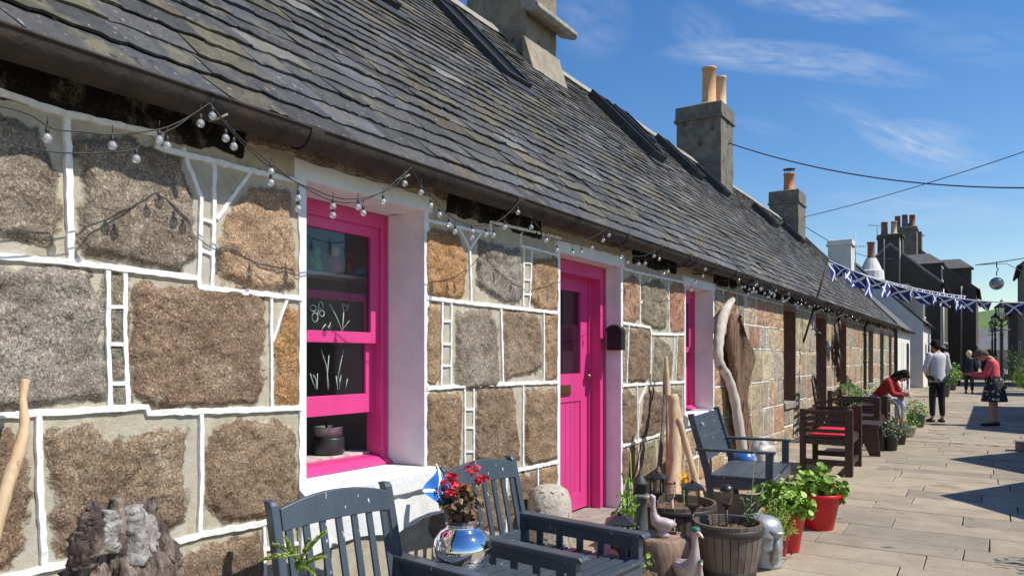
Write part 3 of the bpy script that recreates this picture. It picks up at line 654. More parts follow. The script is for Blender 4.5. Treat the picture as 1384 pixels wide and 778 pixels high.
def dark_box(parent, o, depth, far=1.4, m_=None):
    m = MB(); y0, y1, z0, z1 = o; a = -depth-.09; b = a-far; y0 -= .25; y1 += .25; z0 -= .1; z1 += .1
    m.quad((b, y0, z0), (b, y1, z0), (b, y1, z1), (b, y0, z1)); m.quad((a, y0, z0), (b, y0, z0), (b, y0, z1), (a, y0, z1)); m.quad((a, y1, z0), (b, y1, z0), (b, y1, z1), (a, y1, z1))
    m.quad((a, y0, z1), (b, y0, z1), (b, y1, z1), (a, y1, z1)); m.quad((a, y0, z0), (b, y0, z0), (b, y1, z0), (a, y1, z0)); 
    return m.build('room', m_ or M_DARKROOM, parent)
def sash_window(parent, o, depth, m_, raised=0.0, label=None):
    """frame > upper sash, lower sash, panes, sill"""
    y0, y1, z0, z1 = o; d = -depth; f = MB(); fw = .055
    f.bx(d-.13, d, y0, y0+fw, z0+.002, z1-.002); f.bx(d-.13, d, y1-fw, y1, z0+.002, z1-.002); f.bx(d-.13, d-.001, y0+fw, y1-fw, z1-.09, z1-.002)
    f.bx(d-.03, d+.012, y1-.018, y1-.002, z0+.01, z1-.01); f.bx(d-.03, d+.012, y0+.002, y0+.018, z0+.01, z1-.01)
    fr = f.build('window', m_, parent, .003)
    if label: fr['label'] = label
    s = MB(); zc = z0+(z1-z0)*.50; st = .075
    s.bx(d-.055, d-.02, y0+fw, y0+fw+st, zc-.03, z1-.09); s.bx(d-.055, d-.02, y1-fw-st, y1-fw, zc-.03, z1-.09); s.bx(d-.055, d-.02, y0+fw+st, y1-fw-st, z1-.155, z1-.09); s.bx(d-.055, d-.016, y0+fw+st-.001, y1-fw-st+.001, zc-.03, zc+.04)
    s.build('upper_sash', m_, fr, .003)
    s = MB(); zb = z0+.06+raised; zt = zb+(z1-z0)*.47
    s.bx(d-.10, d-.065, y0+fw, y0+fw+st, zb, zt); s.bx(d-.10, d-.065, y1-fw-st, y1-fw, zb, zt); s.bx(d-.10, d-.065, y0+fw+st, y1-fw-st, zt-.05, zt); s.bx(d-.10, d-.062, y0+fw+st-.001, y1-fw-st+.001, zb, zb+.12)
    s.build('lower_sash', m_, fr, .003)
    p = MB(); p.bx(d-.042, d-.038, y0+fw+st, y1-fw-st, zc+.04, z1-.155); p.build('upper_pane', M_GLASS, fr)
    p = MB(); p.bx(d-.086, d-.082, y0+fw+st, y1-fw-st, zb+.12, zt-.05); p.build('lower_pane', M_GLASS, fr)
    c = MB(); c.prism([(d-.13, y0, z0+.06), (d-.02, y0, z0+.05), (d+.0, y0, z0+.045), (d+.05, y0, z0+.012), (d+.05, y0, z0-.0), (d-.13, y0, z0-.0)], (0, y1-y0, 0)); c.build('timber_sill', m_, fr, .004)
    return fr
def stack(parent, x0, x1, y0, y1, z0, z1, m_, cap=.12, over=.05, pots=(), band=True, name='chimney'):
    """a subdivided, slightly irregular masonry stack with a corbelled head"""
    m = MB()
    def ring(a, zz): 
        pts = []
        for (xa, ya_, xb, yb_) in ((x0-a, y0-a, x1+a, y0-a), (x1+a, y0-a, x1+a, y1+a), (x1+a, y1+a, x0-a, y1+a), (x0-a, y1+a, x0-a, y0-a)):
            for k in range(6):
                u = k/6; pts.append((xa+(xb-xa)*u+random.uniform(-.008, .008), ya_+(yb_-ya_)*u+random.uniform(-.008, .008), zz+random.uniform(-.006, .006)))
        return pts
    lv = [(0, z0)]; n = max(2, int((z1-cap-z0)/.25))
    for i in range(1, n+1): lv.append((0, z0+(z1-cap-z0)*i/n))
    if band: lv += [(over*.9, z1-cap+.005), (over*.9, z1-cap+.07), (over*.35, z1-cap+.08), (over*.35, z1-.02), (0, z1+.0)]
    else: lv += [(over, z1-cap+.01), (over, z1-.02), (over*.4, z1)]
    vs_ = []
    for a, zz in lv: vs_ += ring(a, zz)
    m.add(vs_, [(i*24+k, i*24+(k+1) % 24, (i+1)*24+(k+1) % 24, (i+1)*24+k) for i in range(len(lv)-1) for k in range(24)])
    m.add(vs_[-24:], [tuple(range(24))])
    ch = m.build(name, m_, parent)
    for (px_, py_, r, h, mt, cowl) in pots:
        p = MB(); p.lathe([(r*1.6, z1-.02), (r*1.35, z1+.07), (r, z1+.09), (r*.97, z1+h*.5), (r*.94, z1+h-.06), (r*1.03, z1+h-.05), (r*1.05, z1+h), (r*.8, z1+h), (r*.78, z1+h-.2)], 18, (px_, py_, 0), wob=.012)
        po = p.build('chimney_pot', mt, ch)
        if cowl:
            p = MB()
            for k in range(4): a = k*PI/2+.5; p.tube([(px_+r*.8*math.cos(a), py_+r*.8*math.sin(a), z1+h-.02), (px_+r*.8*math.cos(a), py_+r*.8*math.sin(a), z1+h+.16)], .012, 5)
            p.lathe([(.0, z1+h+.20), (r*1.15, z1+h+.17), (r*1.15, z1+h+.155), (0, z1+h+.155)], 14, (px_, py_, 0)); p.build('cowl', M_BLACK, po)
    return ch
def skylight(parent, y0, y1, s0, s1, h=.09):
    """low roof window lying on the slates between slope distances s0 (bottom) and s1"""
    def at(s, y, hh): return Vector((EAVX, y, EAVZ))+UP*s+NRM*hh
    m = MB(); t = .05
    def slab(sa, sb, ya, yb, ha, hb): m.add([at(sa, ya, ha), at(sa, yb, ha), at(sb, yb, ha), at(sb, ya, ha), at(sa, ya, hb), at(sa, yb, hb), at(sb, yb, hb), at(sb, ya, hb)], [(0, 1, 2, 3), (4, 7, 6, 5), (0, 4, 5, 1), (1, 5, 6, 2), (2, 6, 7, 3), (3, 7, 4, 0)])
    slab(s0, s1, y0, y0+t, 0, h); slab(s0, s1, y1-t, y1, 0, h); slab(s0, s0+t, y0+t, y1-t, 0, h-.01); slab(s1-t, s1, y0+t, y1-t, 0, h-.01); slab(s0-.18, s0-.002, y0-.06, y1+.06, 0.018, .034)
    k = m.build('skylight', mat('lead_black_frame', (.02, .021, .024), .5, (.04, .042, .045), 9), parent, .004)
    g = MB(); g.add([at(s0+t, y0+t, h-.03), at(s0+t, y1-t, h-.03), at(s1-t, y1-t, h-.03), at(s1-t, y0+t, h-.03)], [(0, 1, 2, 3)]); g.build('pane', mat('skylight_glass', (.02, .025, .03), .08, spec=.8), k)
    return k
def S_of(p): return (p.z-EAVZ)/UP.z
M_HARL = mat('weathered_chimney_harling', (.19, .155, .11), .95, (.30, .25, .18), 4, 1.0, 30, bumpdist=.03, spots=[((.20, .06, .04), 2.6, .62, .03), ((.10, .085, .07), 5, .64, .1)])
M_GRAN = mat('grey_granite_blocks', (.12, .108, .085), .95, (.21, .19, .15), 5, 1.0, 25, bumpdist=.03, spots=[((.07, .06, .05), 4, .6, .1)])
C1 = empty('cottage', (0, 0, 0), 0, 'nearest granite cottage with bright pink door and windows, white pointing and broad harled chimney', 'cottage', 'granite cottages of the terrace')
C2 = empty('cottage', (0, 0, 0), 0, 'middle granite cottage with brown stone window surrounds, between the pink one and the far end', 'cottage', 'granite cottages of the terrace')
C3 = empty('cottage', (0, 0, 0), 0, 'far end granite cottage of the terrace beyond the black downpipe', 'cottage', 'granite cottages of the terrace')
YC = [-3.0, 10.3, 20.5, 30.3]
for i, c in enumerate((C1, C2, C3)):
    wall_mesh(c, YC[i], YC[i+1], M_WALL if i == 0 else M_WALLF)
    slate_roof(c, YC[i]+(.0 if i else -.1), YC[i+1]+(.12 if i == 2 else 0), 40+i)
    ridge(c, YC[i], YC[i+1]); gutter(c, YC[i], YC[i+1]+(.15 if i == 2 else 0)); soffit(c, YC[i], YC[i+1])
random.seed(3)
brackets(C1, [6.9, 7.75, 8.6, 9.45, 10.2]); brackets(C2, [11.2, 12.2, 13.3, 14.5, 15.8, 17.2, 18.6, 20.0]); brackets(C3, [21.5, 23.1, 24.9, 26.8, 28.7])
for cx_, cy_ in ((300, 157), (548, 238)):
    q_ = WX(cx_, cy_, .26); m = MB(); m.tube([(q_.x-.05, q_.y-.03, q_.z-.02), (q_.x-.01, q_.y-.01, q_.z-.012), (q_.x+.022, q_.y+.012, q_.z+.008)], .009, 6, squash=.5); m.build('gutter_clip', mat('pale_lead_clip', (.26, .22, .19), .6), C1)
# --- chimneys
ch1 = stack(C1, -4.30, -3.15, 9.9, 10.85, 5.6, 9.6, M_HARL, cap=.3, pots=[(-3.7, 10.2, .12, .7, M_TERRA, 0)])
m = MB(); m.prism([(-3.19, 9.80, 6.86), (-2.92, 9.80, 6.76), (-2.86, 9.80, 6.82), (-2.88, 9.80, 6.90), (-3.19, 9.80, 7.10)], (0, 1.30, 0)); m.build('drip_stone', M_STONEG, ch1, .012)
m = MB(); m.prism([(-3.16, 9.80, 5.6), (-2.86, 9.80, 5.58), (-3.12, 9.80, 6.42), (-3.16, 9.80, 6.44)], (0, 1.12, 0)); m.prism([(-4.3, 9.78, 5.6), (-2.9, 9.78, 5.5), (-3.35, 9.78, 6.35), (-4.3, 9.78, 6.9)], (0, .12, 0)); m.build('flaunching', mat('cement_fillet', (.34, .29, .21), .95, (.22, .19, .14), 5, .8, 30), ch1, .01)
stack(C2, -4.2, -2.98, 19.35, 20.45, 5.4, 8.18, M_GRAN, cap=.42, over=.06, pots=[(-3.42, 19.72, .185, 1.05, M_TERRA, 0), (-3.24, 20.2, .14, .92, mat('cream_clay_pot', (.66, .50, .30), .8, (.55, .38, .2), 6), 0)])
stack(C3, -4.05, -3.0, 28.75, 30.0, 5.4, 7.65, M_GRAN, cap=.5, over=.05, pots=[(-3.45, 29.3, .20, .72, M_TERRAR if 0 else mat('orange_clay_pot', (.50, .20, .09), .8, (.42, .17, .08), 5), 1)])
# verge stones at the far gable
m = MB(); m.prism([Vector((EAVX-.02, 30.25, EAVZ+.02)), Vector((RIDX, 30.25, RIDZ+.02)), Vector((RIDX, 30.25, RIDZ+.14)), Vector((EAVX-.02, 30.25, EAVZ+.14))], (0, .18, 0)); m.build('skew_stone', M_STONEG, C3, .01)
# --- skylights
skylight(C1, 7.45, 8.05, S_of(Vector((0, 0, 4.80))), S_of(Vector((0, 0, 6.15))), .10); skylight(C1, 5.1, 5.6, S_of(Vector((0, 0, 4.85))), S_of(Vector((0, 0, 5.9))), .10)
for (y0, y1, za, zb) in ((12.3, 12.95, 4.95, 6.25), (13.35, 13.95, 5.6, 6.3), (15.5, 16.1, 5.3, 6.25), (17.3, 17.9, 5.25, 5.95)): skylight(C2, y0, y1, S_of(Vector((0, 0, za))), S_of(Vector((0, 0, zb))), .17)
skylight(C3, 21.7, 22.4, S_of(Vector((0, 0, 5.15))), S_of(Vector((0, 0, 5.75))), .18)
skylight(C3, 25.3, 26.0, S_of(Vector((0, 0, 5.15))), S_of(Vector((0, 0, 5.75))), .18)
# --- pink cottage openings
for o, d in ((W1, .30), (W2, .24)):
    margin(C1, o, d)
margin(C1, D1, .16, door=True)
for o, d in ((W1, .30), (W2, .24)): dark_box(C1, o, d)
win1 = sash_window(C1, W1, .30, M_PINK, raised=.27, label='large pink sash window standing partly open with flowers drawn on the glass'); win2 = sash_window(C1, W2, .24, M_PINK, raised=0.0, label='pink sash window in the reveal beyond the door')
# white sill blocks
for o, zz, ex in ((W1, .34, .14), (W2, .20, .06)):
    y0, y1, z0, z1 = o; m = MB()
    n = 14; pr = [(-.34, z0-.003), (.018, z0-.003), (.058, z0-.03), (.06, z0-.13), (.03, z0-.15), (.028, z0-zz), (-.01, z0-zz)]
    vs_ = []
    for i in range(n+1):
        y = y0-.05+(y1-y0+.05+ex)*i/n
        for k, (xx, zz_) in enumerate(pr): vs_.append((xx+(random.uniform(-.006, .006) if k > 1 else 0), y, zz_+(random.uniform(-.006, .006) if k > 1 else 0)+(.02*math.sin(y*9) if k > 4 else 0)))
    m.add(vs_, [(i*7+k, i*7+k+1, i*7+8+k, i*7+7+k) for i in range(n) for k in range(6)]); m.add(vs_[:7], [tuple(range(7))]); m.add(vs_[-7:], [tuple(reversed(range(7)))]); m.build('stone_sill', M_PAINTW, C1)
# drawings on the glass of window one
def pen(pts, w=.0045, x=-.335, m=None):
    pts = [Vector((x, p[0], p[1])) for p in pts]; m.tube(pts, w, 5, squash=.5)
M_PEN = mat('white_glass_pen', (.36, .44, .37), .8)
fl = MB()
def ell(cy, cz, ry, rz, rot=0, a0=0, a1=2*PI, n=12): return [(cy+ry*math.cos(a0+(a1-a0)*i/n)*math.cos(rot)-rz*math.sin(a0+(a1-a0)*i/n)*math.sin(rot), cz+ry*math.cos(a0+(a1-a0)*i/n)*math.sin(rot)+rz*math.sin(a0+(a1-a0)*i/n)*math.cos(rot)) for i in range(n+1)]
def PW(pl): 
    r = []
    for p in pl: q = WX(p[0], p[1], -.335); r.append((q.y, q.z))
    return r
z5 = lambda l: [(360+x*.36, 400+y*.36) for x, y in l]
for e in ((175, 45, 16, 12), (203, 35, 12, 14), (182, 80, 15, 18), (208, 65, 12, 12)):
    q = WX(360+e[0]*.36, 400+e[1]*.36, -.335); fl_k = .36*.0042; pen(ell(q.y, q.z, e[2]*fl_k, e[3]*fl_k), .0042, m=fl)
for l in ([(190, 85), (198, 30)], [(238, 30), (262, 75), (285, 130)], [(285, 135), (290, 60)], [(278, 135), (305, 100), (312, 92)], [(285, 28), (290, 55), (303, 55), (308, 30), (298, 38), (290, 27)], [(205, 130), (222, 105), (232, 120), (242, 98), (238, 135)]): pen(PW(z5(l)), .0036, m=fl)
fl.build('upper_drawing', M_PEN, win1)
fl = MB(); xx = -.378
def PWx(l):
    r = []
    for p in z5(l): q = WX(p[0], p[1], xx); r.append((q.y, q.z))
    return r
for l in ([(165, 290), (175, 325), (190, 350), (192, 290)], [(190, 350), (185, 310), (175, 295)], [(232, 350), (228, 300), (235, 220)], [(268, 350), (262, 300), (275, 322), (282, 290), (272, 350)], [(298, 345), (304, 310)], [(205, 200), (225, 260), (235, 340)], [(290, 200), (275, 270), (268, 310)]): pen(PWx(l), .003, xx, fl)
fl.build('lower_drawing', M_PEN, win1)
# things inside the window
M_SHELF = mat('inner_shelf', (.55, .48, .48), .5)
m = MB(); m.bx(-.62, -.44, 2.72, 3.84, 1.905, 1.925); m.build('inner_shelf', M_SHELF, win1); 
m = MB(); m.bx(-.60, -.41, 2.62, 3.62, .775, .79); m.build('inner_sill', mat('worn_white_sill', (.65, .6, .55), .7, (.35, .3, .25), 20), win1)
m = MB()
for k in range(26):
    y = 3.66+.007*k; m.add([(-.50+.02*math.sin(k*1.3), y, 1.30), (-.50+.02*math.sin((k+1)*1.3), y+.007, 1.30), (-.50+.02*math.sin((k+1)*1.3), y+.007, 2.3), (-.50+.02*math.sin(k*1.3), y, 2.3)], [(0, 1, 2, 3)], 0, True)
m.build('curtain', mat('grey_curtain', (.42, .38, .37), .9), win1)
def figure(name, p, body, head, h, label, cat):
    m = MB(); m.lathe([(h*.17, 0), (h*.24, h*.12), (h*.22, h*.35), (h*.10, h*.58), (h*.09, h*.62)], 14, (0, 0, 0)); m.ball((-.0, -h*.2, h*.42), h*.07, 0, 8, 6, (1, 1, 1.8)); m.ball((0, h*.2, h*.42), h*.07, 0, 8, 6, (1, 1, 1.8)); m.ball((0, 0, h*.78), h*.19, 1, 12, 9)
    m.ball((h*.15, 0, h*.76), h*.05, 1, 6, 5)
    o = m.build(name, [body, head]); o.location = p; tag(o, label, cat); return o
ZS = 1.926
figure('ornament', (-.52, WX(427, 0, -.52).y, ZS), mat('green_glaze', (.10, .45, .05), .3), mat('green_glaze', (0, 0, 0)), .17, 'round green glazed ornament at the left of the shelf behind the upper pane', 'ornament')
figure('ornament', (-.52, WX(452, 0, -.52).y, ZS), mat('red_glaze', (.60, .03, .05), .3), mat('pink_face', (.75, .45, .38), .5), .19, 'red doll ornament with a pale pink head on the shelf behind the upper pane', 'ornament')
figure('ornament', (-.52, WX(471, 0, -.52).y, ZS), mat('brown_glaze', (.30, .08, .05), .3), mat('brown_glaze', (0, 0, 0)), .18, 'slim dark brown doll ornament on the shelf, right of the red doll', 'ornament')
m = MB(); m.lathe([(.03, 0), (.06, .01), (.09, .05), (.085, .05), (.05, .015)], 16); o = m.build('bowl', mat('blue_glaze', (.10, .45, .65), .3)); o.location = (-.50, WX(489, 0, -.50).y, ZS); tag(o, 'small pale blue bowl at the right end of the shelf inside the window', 'bowl')
o = empty('storage_jar', (-.52, WX(444, 0, -.52).y, .79), 0, 'squat black jar on the white sill inside the open lower sash', 'jar')
m = MB(); m.lathe([(.085, 0), (.10, .01), (.10, .10), (.095, .11)], 18); m.build('body', M_BLACK, o); m = MB(); m.lathe([(.085, .11), (.09, .17), (.095, .175), (.082, .175), (.08, .12)], 18); m.build('neck', mat('grey_tin', (.25, .26, .25), .4, metal=.5), o); m = MB(); m.tube([(0, 0, .1), (.02, -.05, .24), (.02, -.07, .27)], .007, 6); m.build('brush', M_BROWNW, o)
# --- pink door
y0, y1, z0, z1 = D1; d = -.16
f = MB(); f.bx(d-.16, d, y0, y0+.10, z0+.05, z1-.002); f.bx(d-.16, d, y1-.10, y1, z0+.05, z1-.002); f.bx(d-.16, d-.001, y0+.10, y1-.10, z1-.12, z1-.002)
f.bx(d-.14, d+.014, y1-.028, y1-.003, z0+.05, z1-.02); f.bx(d-.14, d+.014, y0+.003, y0+.028, z0+.05, z1-.02); f.bx(d-.13, d-.10, y1-.135, y1-.10, z0+.05, z1-.12); f.bx(d-.13, d-.10, y0+.10, y0+.135, z0+.05, z1-.12)
df = f.build('door_frame', M_PINK, C1, .004)
dx = d-.17; a, b = y0+.10, y1-.10; g0, g1 = a+.17, b-.17
f = MB(); f.bx(dx, dx+.045, a, g0, z0+.07, z1-.12); f.bx(dx, dx+.045, g1, b, z0+.07, z1-.12); f.bx(dx, dx+.045, g0, g1, 2.02, z1-.12); f.bx(dx, dx+.044, g0, g1, .99, 1.25); f.bx(dx, dx+.044, g0, g1, z0+.07, z0+.22)
n = 7
for k in range(n): f.bx(dx, dx+.034, g0+(g1-g0)*k/n+.003, g0+(g1-g0)*(k+1)/n-.003, z0+.22, .99)
f.bx(dx, dx+.024, g0, g1, z0+.22, .99); door = f.build('door', M_PINK, C1, .004); door['label'] = 'pink boarded door with glazed upper half'
f = MB(); f.bx(dx+.015, dx+.020, g0, g1, 1.25, 2.02); f.build('pane', mat('dark_door_glass', (.03, .01, .02), .06, spec=.7), door)
f = MB(); f.bx(dx+.044, dx+.056, 5.80, 6.06, 1.05, 1.15); f.bx(dx+.055, dx+.062, 5.825, 6.035, 1.072, 1.128); f.build('letter_plate', mat('aged_brass', (.28, .15, .07), .35, metal=.8), door, .004)
f = MB(); f.tube([(dx+.05, b-.09, 1.22), (dx+.085, b-.09, 1.22)], .008, 8); f.ball((dx+.09, b-.09, 1.22), .026); f.build('door_knob', mat('aged_brass', (0, 0, 0)), door)
f = MB(); f.bx(-.42, .10, y0-.02, y1+.02, z0-.10, z0+.05); f.build('doorstep', M_STONEG, C1, .015)
# black letter box on the door reveal
o = empty('letter_box', (-.02, 6.535, 1.47), 0, 'black domed metal letter box fixed to the white reveal right of the pink door', 'letter box')
f = MB(); pr = [(.08, 0), (.08, .18)]+[(.08*math.cos(a), .18+.06*math.sin(a)) for a in [PI*k/10 for k in range(1, 10)]]+[(-.08, .18), (-.08, 0)]
f.prism([(x, 0, z) for x, z in pr], (0, -.085, 0)); f.build('box', M_BLACK, o, .006); f = MB(); f.prism([(x*1.06, -.087, z*1.01-.0) for x, z in pr if z > .1][0:], (0, -.012, 0)); f.build('flap', M_BLACK, o, .003)
# --- brown surrounds on the second and third cottages
M_BRS = mat('red_brown_stone_surround', (.20, .095, .06), .9, (.28, .14, .09), 7, .6, 40)
M_OLS = mat('olive_surround', (.22, .19, .14), .9, (.28, .24, .18), 7, .6, 40)
M_DKP = mat('dark_window_paint', (.03, .016, .012), .5); M_WHP = mat('white_window_paint', (.7, .7, .68), .5)
for c, o, ms, dd in ((C2, W3, M_BRS, .24), (C2, W4, M_BRS, .24), (C3, W5, M_OLS, .24), (C3, W6, M_OLS, .24)):
    margin(c, o, dd, .012, m_=ms); dark_box(c, o, dd); sash_window(c, o, dd, M_DKP if c is C2 else M_OLS)
    m = MB(); m.bx(-.26, .05, o[0]-.04, o[1]+.04, o[2]-.11, o[2]-.001); m.build('stone_sill', M_STONEG, c, .008)
for c, o, ms in ((C2, D2, M_BRS), (C3, D3, M_OLS)):
    margin(c, o, .22, .012, m_=ms); m = MB(); m.bx(-.30, -.25, o[0], o[1], o[2], o[3]); m.bx(-.25, -.22, o[0], o[0]+.08, o[2], o[3]); m.bx(-.25, -.22, o[1]-.08, o[1], o[2], o[3]); m.bx(-.252, -.24, o[0]+.2, o[1]-.2, o[2]+.2, o[2]+.9); m.bx(-.252, -.24, o[0]+.2, o[1]-.2, o[2]+1.1, o[3]-.25)
    dr_ = m.build('door', M_BLACK if c is C2 else mat('green_door', (.02, .10, .07), .4), c, .004); m = MB(); m.ball((-.20, o[0]+.17, o[2]+1.0), .03); m.build('handle', mat('aged_brass', (0, 0, 0)), dr_)
def downpipe(parent, y, ztop=2.46, x=.09):
    m = MB(); m.tube([(.185, y, ztop), (.185, y, ztop-.08), (x, y, ztop-.22), (x, y, gz(y)+.1), (x+.05, y, gz(y)+.04)], .042, 10)
    for z in (.5, 1.3, 2.05): m.tube([(x, y, z-.03), (x, y, z+.03)], .052, 10)
    m.lathe([(.055, 0), (.085, .10), (.085, .12), (.0, .12)], 12, (.185, y, ztop-.04)); return m.build('downpipe', M_BLACK, parent)
downpipe(C3, 22.3)
# ================================================================== STRING LIGHTS
def sag(a, b, drop, n=10):
    a, b = Vector(a), Vector(b); return [a.lerp(b, i/n)+Vector((0, 0, -drop*4*(i/n)*(1-i/n))) for i in range(n+1)]
def catm(pts, n=6):
    out = []; P_ = [pts[0]]+list(pts)+[pts[-1]]
    for i in range(1, len(P_)-2):
        for k in range(n):
            t = k/n; a, b, c, d_ = P_[i-1], P_[i], P_[i+1], P_[i+2]
            out.append(0.5*((2*b)+(c-a)*t+(2*a-5*b+4*c-d_)*t*t+(3*b-a-3*c+d_)*t**3))
    out.append(Vector(pts[-1])); return out
XS = .288
fl = empty('string_lights', (XS, 2.0, 2.45), 0, 'nearest string of clear globe bulbs looped under the gutter above the pink window and door', 'string lights')
def loc(p, o): return Vector(p)-Vector(o.location)
strands = [[(-60, 128), (0, 143), (40, 155), (72, 174), (110, 178), (150, 182), (195, 178), (225, 172), (255, 158), (284, 139)],
           [(-40, 175), (40, 200), (100, 207), (172, 204), (190, 196), (212, 184), (240, 170), (262, 154), (284, 139)],
           [(284, 139), (300, 162), (312, 177), (330, 196), (362, 224), (404, 248), (425, 256), (450, 266), (480, 269), (512, 262), (535, 250), (555, 226)],
           [(284, 141), (318, 180), (345, 205), (372, 226), (404, 249), (440, 268), (470, 274), (492, 270), (520, 257), (555, 227)],
           [(555, 226), (568, 248), (580, 262), (600, 285), (618, 298), (640, 305), (660, 303), (682, 293), (704, 270)],
           [(704, 270), (718, 294), (736, 315), (760, 326), (785, 326), (806, 318), (824, 306)],
           [(824, 306), (838, 330), (850, 343), (868, 346), (886, 338), (902, 330)], [(902, 330), (912, 350), (925, 362), (942, 360), (953, 348)]]
for s_ in strands:
    m = MB(); m.tube([loc(p, fl) for p in catm([WX(x, y, XS) for x, y in s_], 4)], .0028 if 1 else 0, 5); m.build('cable', M_WIRE, fl)
bulbs = [(64, 187), (152, 197), (184, 215), (215, 189), (226, 197), (271, 167), (287, 157), (305, 187), (316, 198), (366, 232), (366, 247), (403, 268), (403, 282), (450, 279), (450, 291), (484, 280), (491, 288), (518, 273), (547, 248), (569, 260), (582, 278), (594, 290), (607, 304), (615, 313), (638, 313), (638, 321), (657, 317), (667, 318), (682, 307), (700, 287), (718, 307), (738, 325), (753, 338), (774, 342), (786, 341), (800, 335), (815, 325), (823, 318), (840, 347), (848, 355), (863, 357), (872, 356), (884, 346), (891, 350), (897, 370), (903, 367), (934, 392), (940, 382), (950, 373), (953, 364)]
def bulb_mb(c):
    g = MB(); r = .0172; g.lathe([(.0001, -r), (r*.55, -r*.85), (r*.9, -r*.45), (r, 0), (r*.9, r*.45), (r*.6, r*.85), (r*.35, r*1.0)], 12, c); return g
for (x, y) in bulbs:
    c = loc(WX(x, y+0, XS), fl); b_ = bulb_mb(c).build('bulb', M_CLEAR, fl)
    k = MB(); k.lathe([(.0065, .018), (.0075, .022), (.0065, .036), (.003, .04)], 8, c); k.tube([c+Vector((0, 0, .048)), c+Vector((0, .002, .075))], .002, 4); k.build('lamp_holder', M_WIRE, b_)
    k = MB(); k.tube([c+Vector((0, -.004, .015)), c+Vector((0, -.004, -.002)), c+Vector((0, .004, -.002)), c+Vector((0, .004, .015))], .0012, 4); k.build('filament', mat('filament', (.8, .7, .5), .4, metal=.8), b_)
ic = empty('icicle_lights', (XS, 10.5, 2.4), 0, 'dense clump of small clear bulbs hanging from the gutter just beyond the second pink window', 'string lights')
random.seed(12)
for k in range(4):
    y0 = 9.5+k*.95; m = MB(); m.tube([Vector(p)-ic.location for p in sag((XS, y0, 2.47), (XS, y0+.95, 2.46), .09, 8)], .003, 5); m.build('cable', M_WIRE, ic)
for k in range(38):
    y = 9.5+3.75*random.random(); t = ((y-9.5) % .95)/.95; z = 2.47-.09*4*t*(1-t)-random.choice([.04, .07, .11, .14]); c = Vector((XS, y, z))-ic.location
    b_ = bulb_mb(c).build('bulb', M_CLEAR, ic); k_ = MB(); k_.lathe([(.0065, .018), (.0075, .022), (.0065, .036), (.003, .04)], 6, c); k_.tube([c+Vector((0, 0, .048)), Vector((c.x, c.y, 2.47-.36*t*(1-t)-ic.location.z))], .002, 4); k_.build('lamp_holder', M_WIRE, b_)
# far run of bulbs
il = empty('string_lights', (XS, 16, 2.4), 0, 'far run of tiny clear bulbs under the gutter between the bunting pole and the downpipe', 'string lights')
for k in range(6):
    y0 = 13.4+k*1.1; m = MB(); m.tube([Vector(p)-il.location for p in sag((XS, y0, 2.46), (XS, y0+1.1, 2.46), .10, 8)], .003, 4); m.build('cable', M_WIRE, il)
    for q in (.15, .4, .6, .85):
        c = Vector((XS, y0+1.1*q, 2.46-.4*q*(1-q)-.06))-il.location; b_ = bulb_mb(c).build('bulb', M_CLEAR, il)

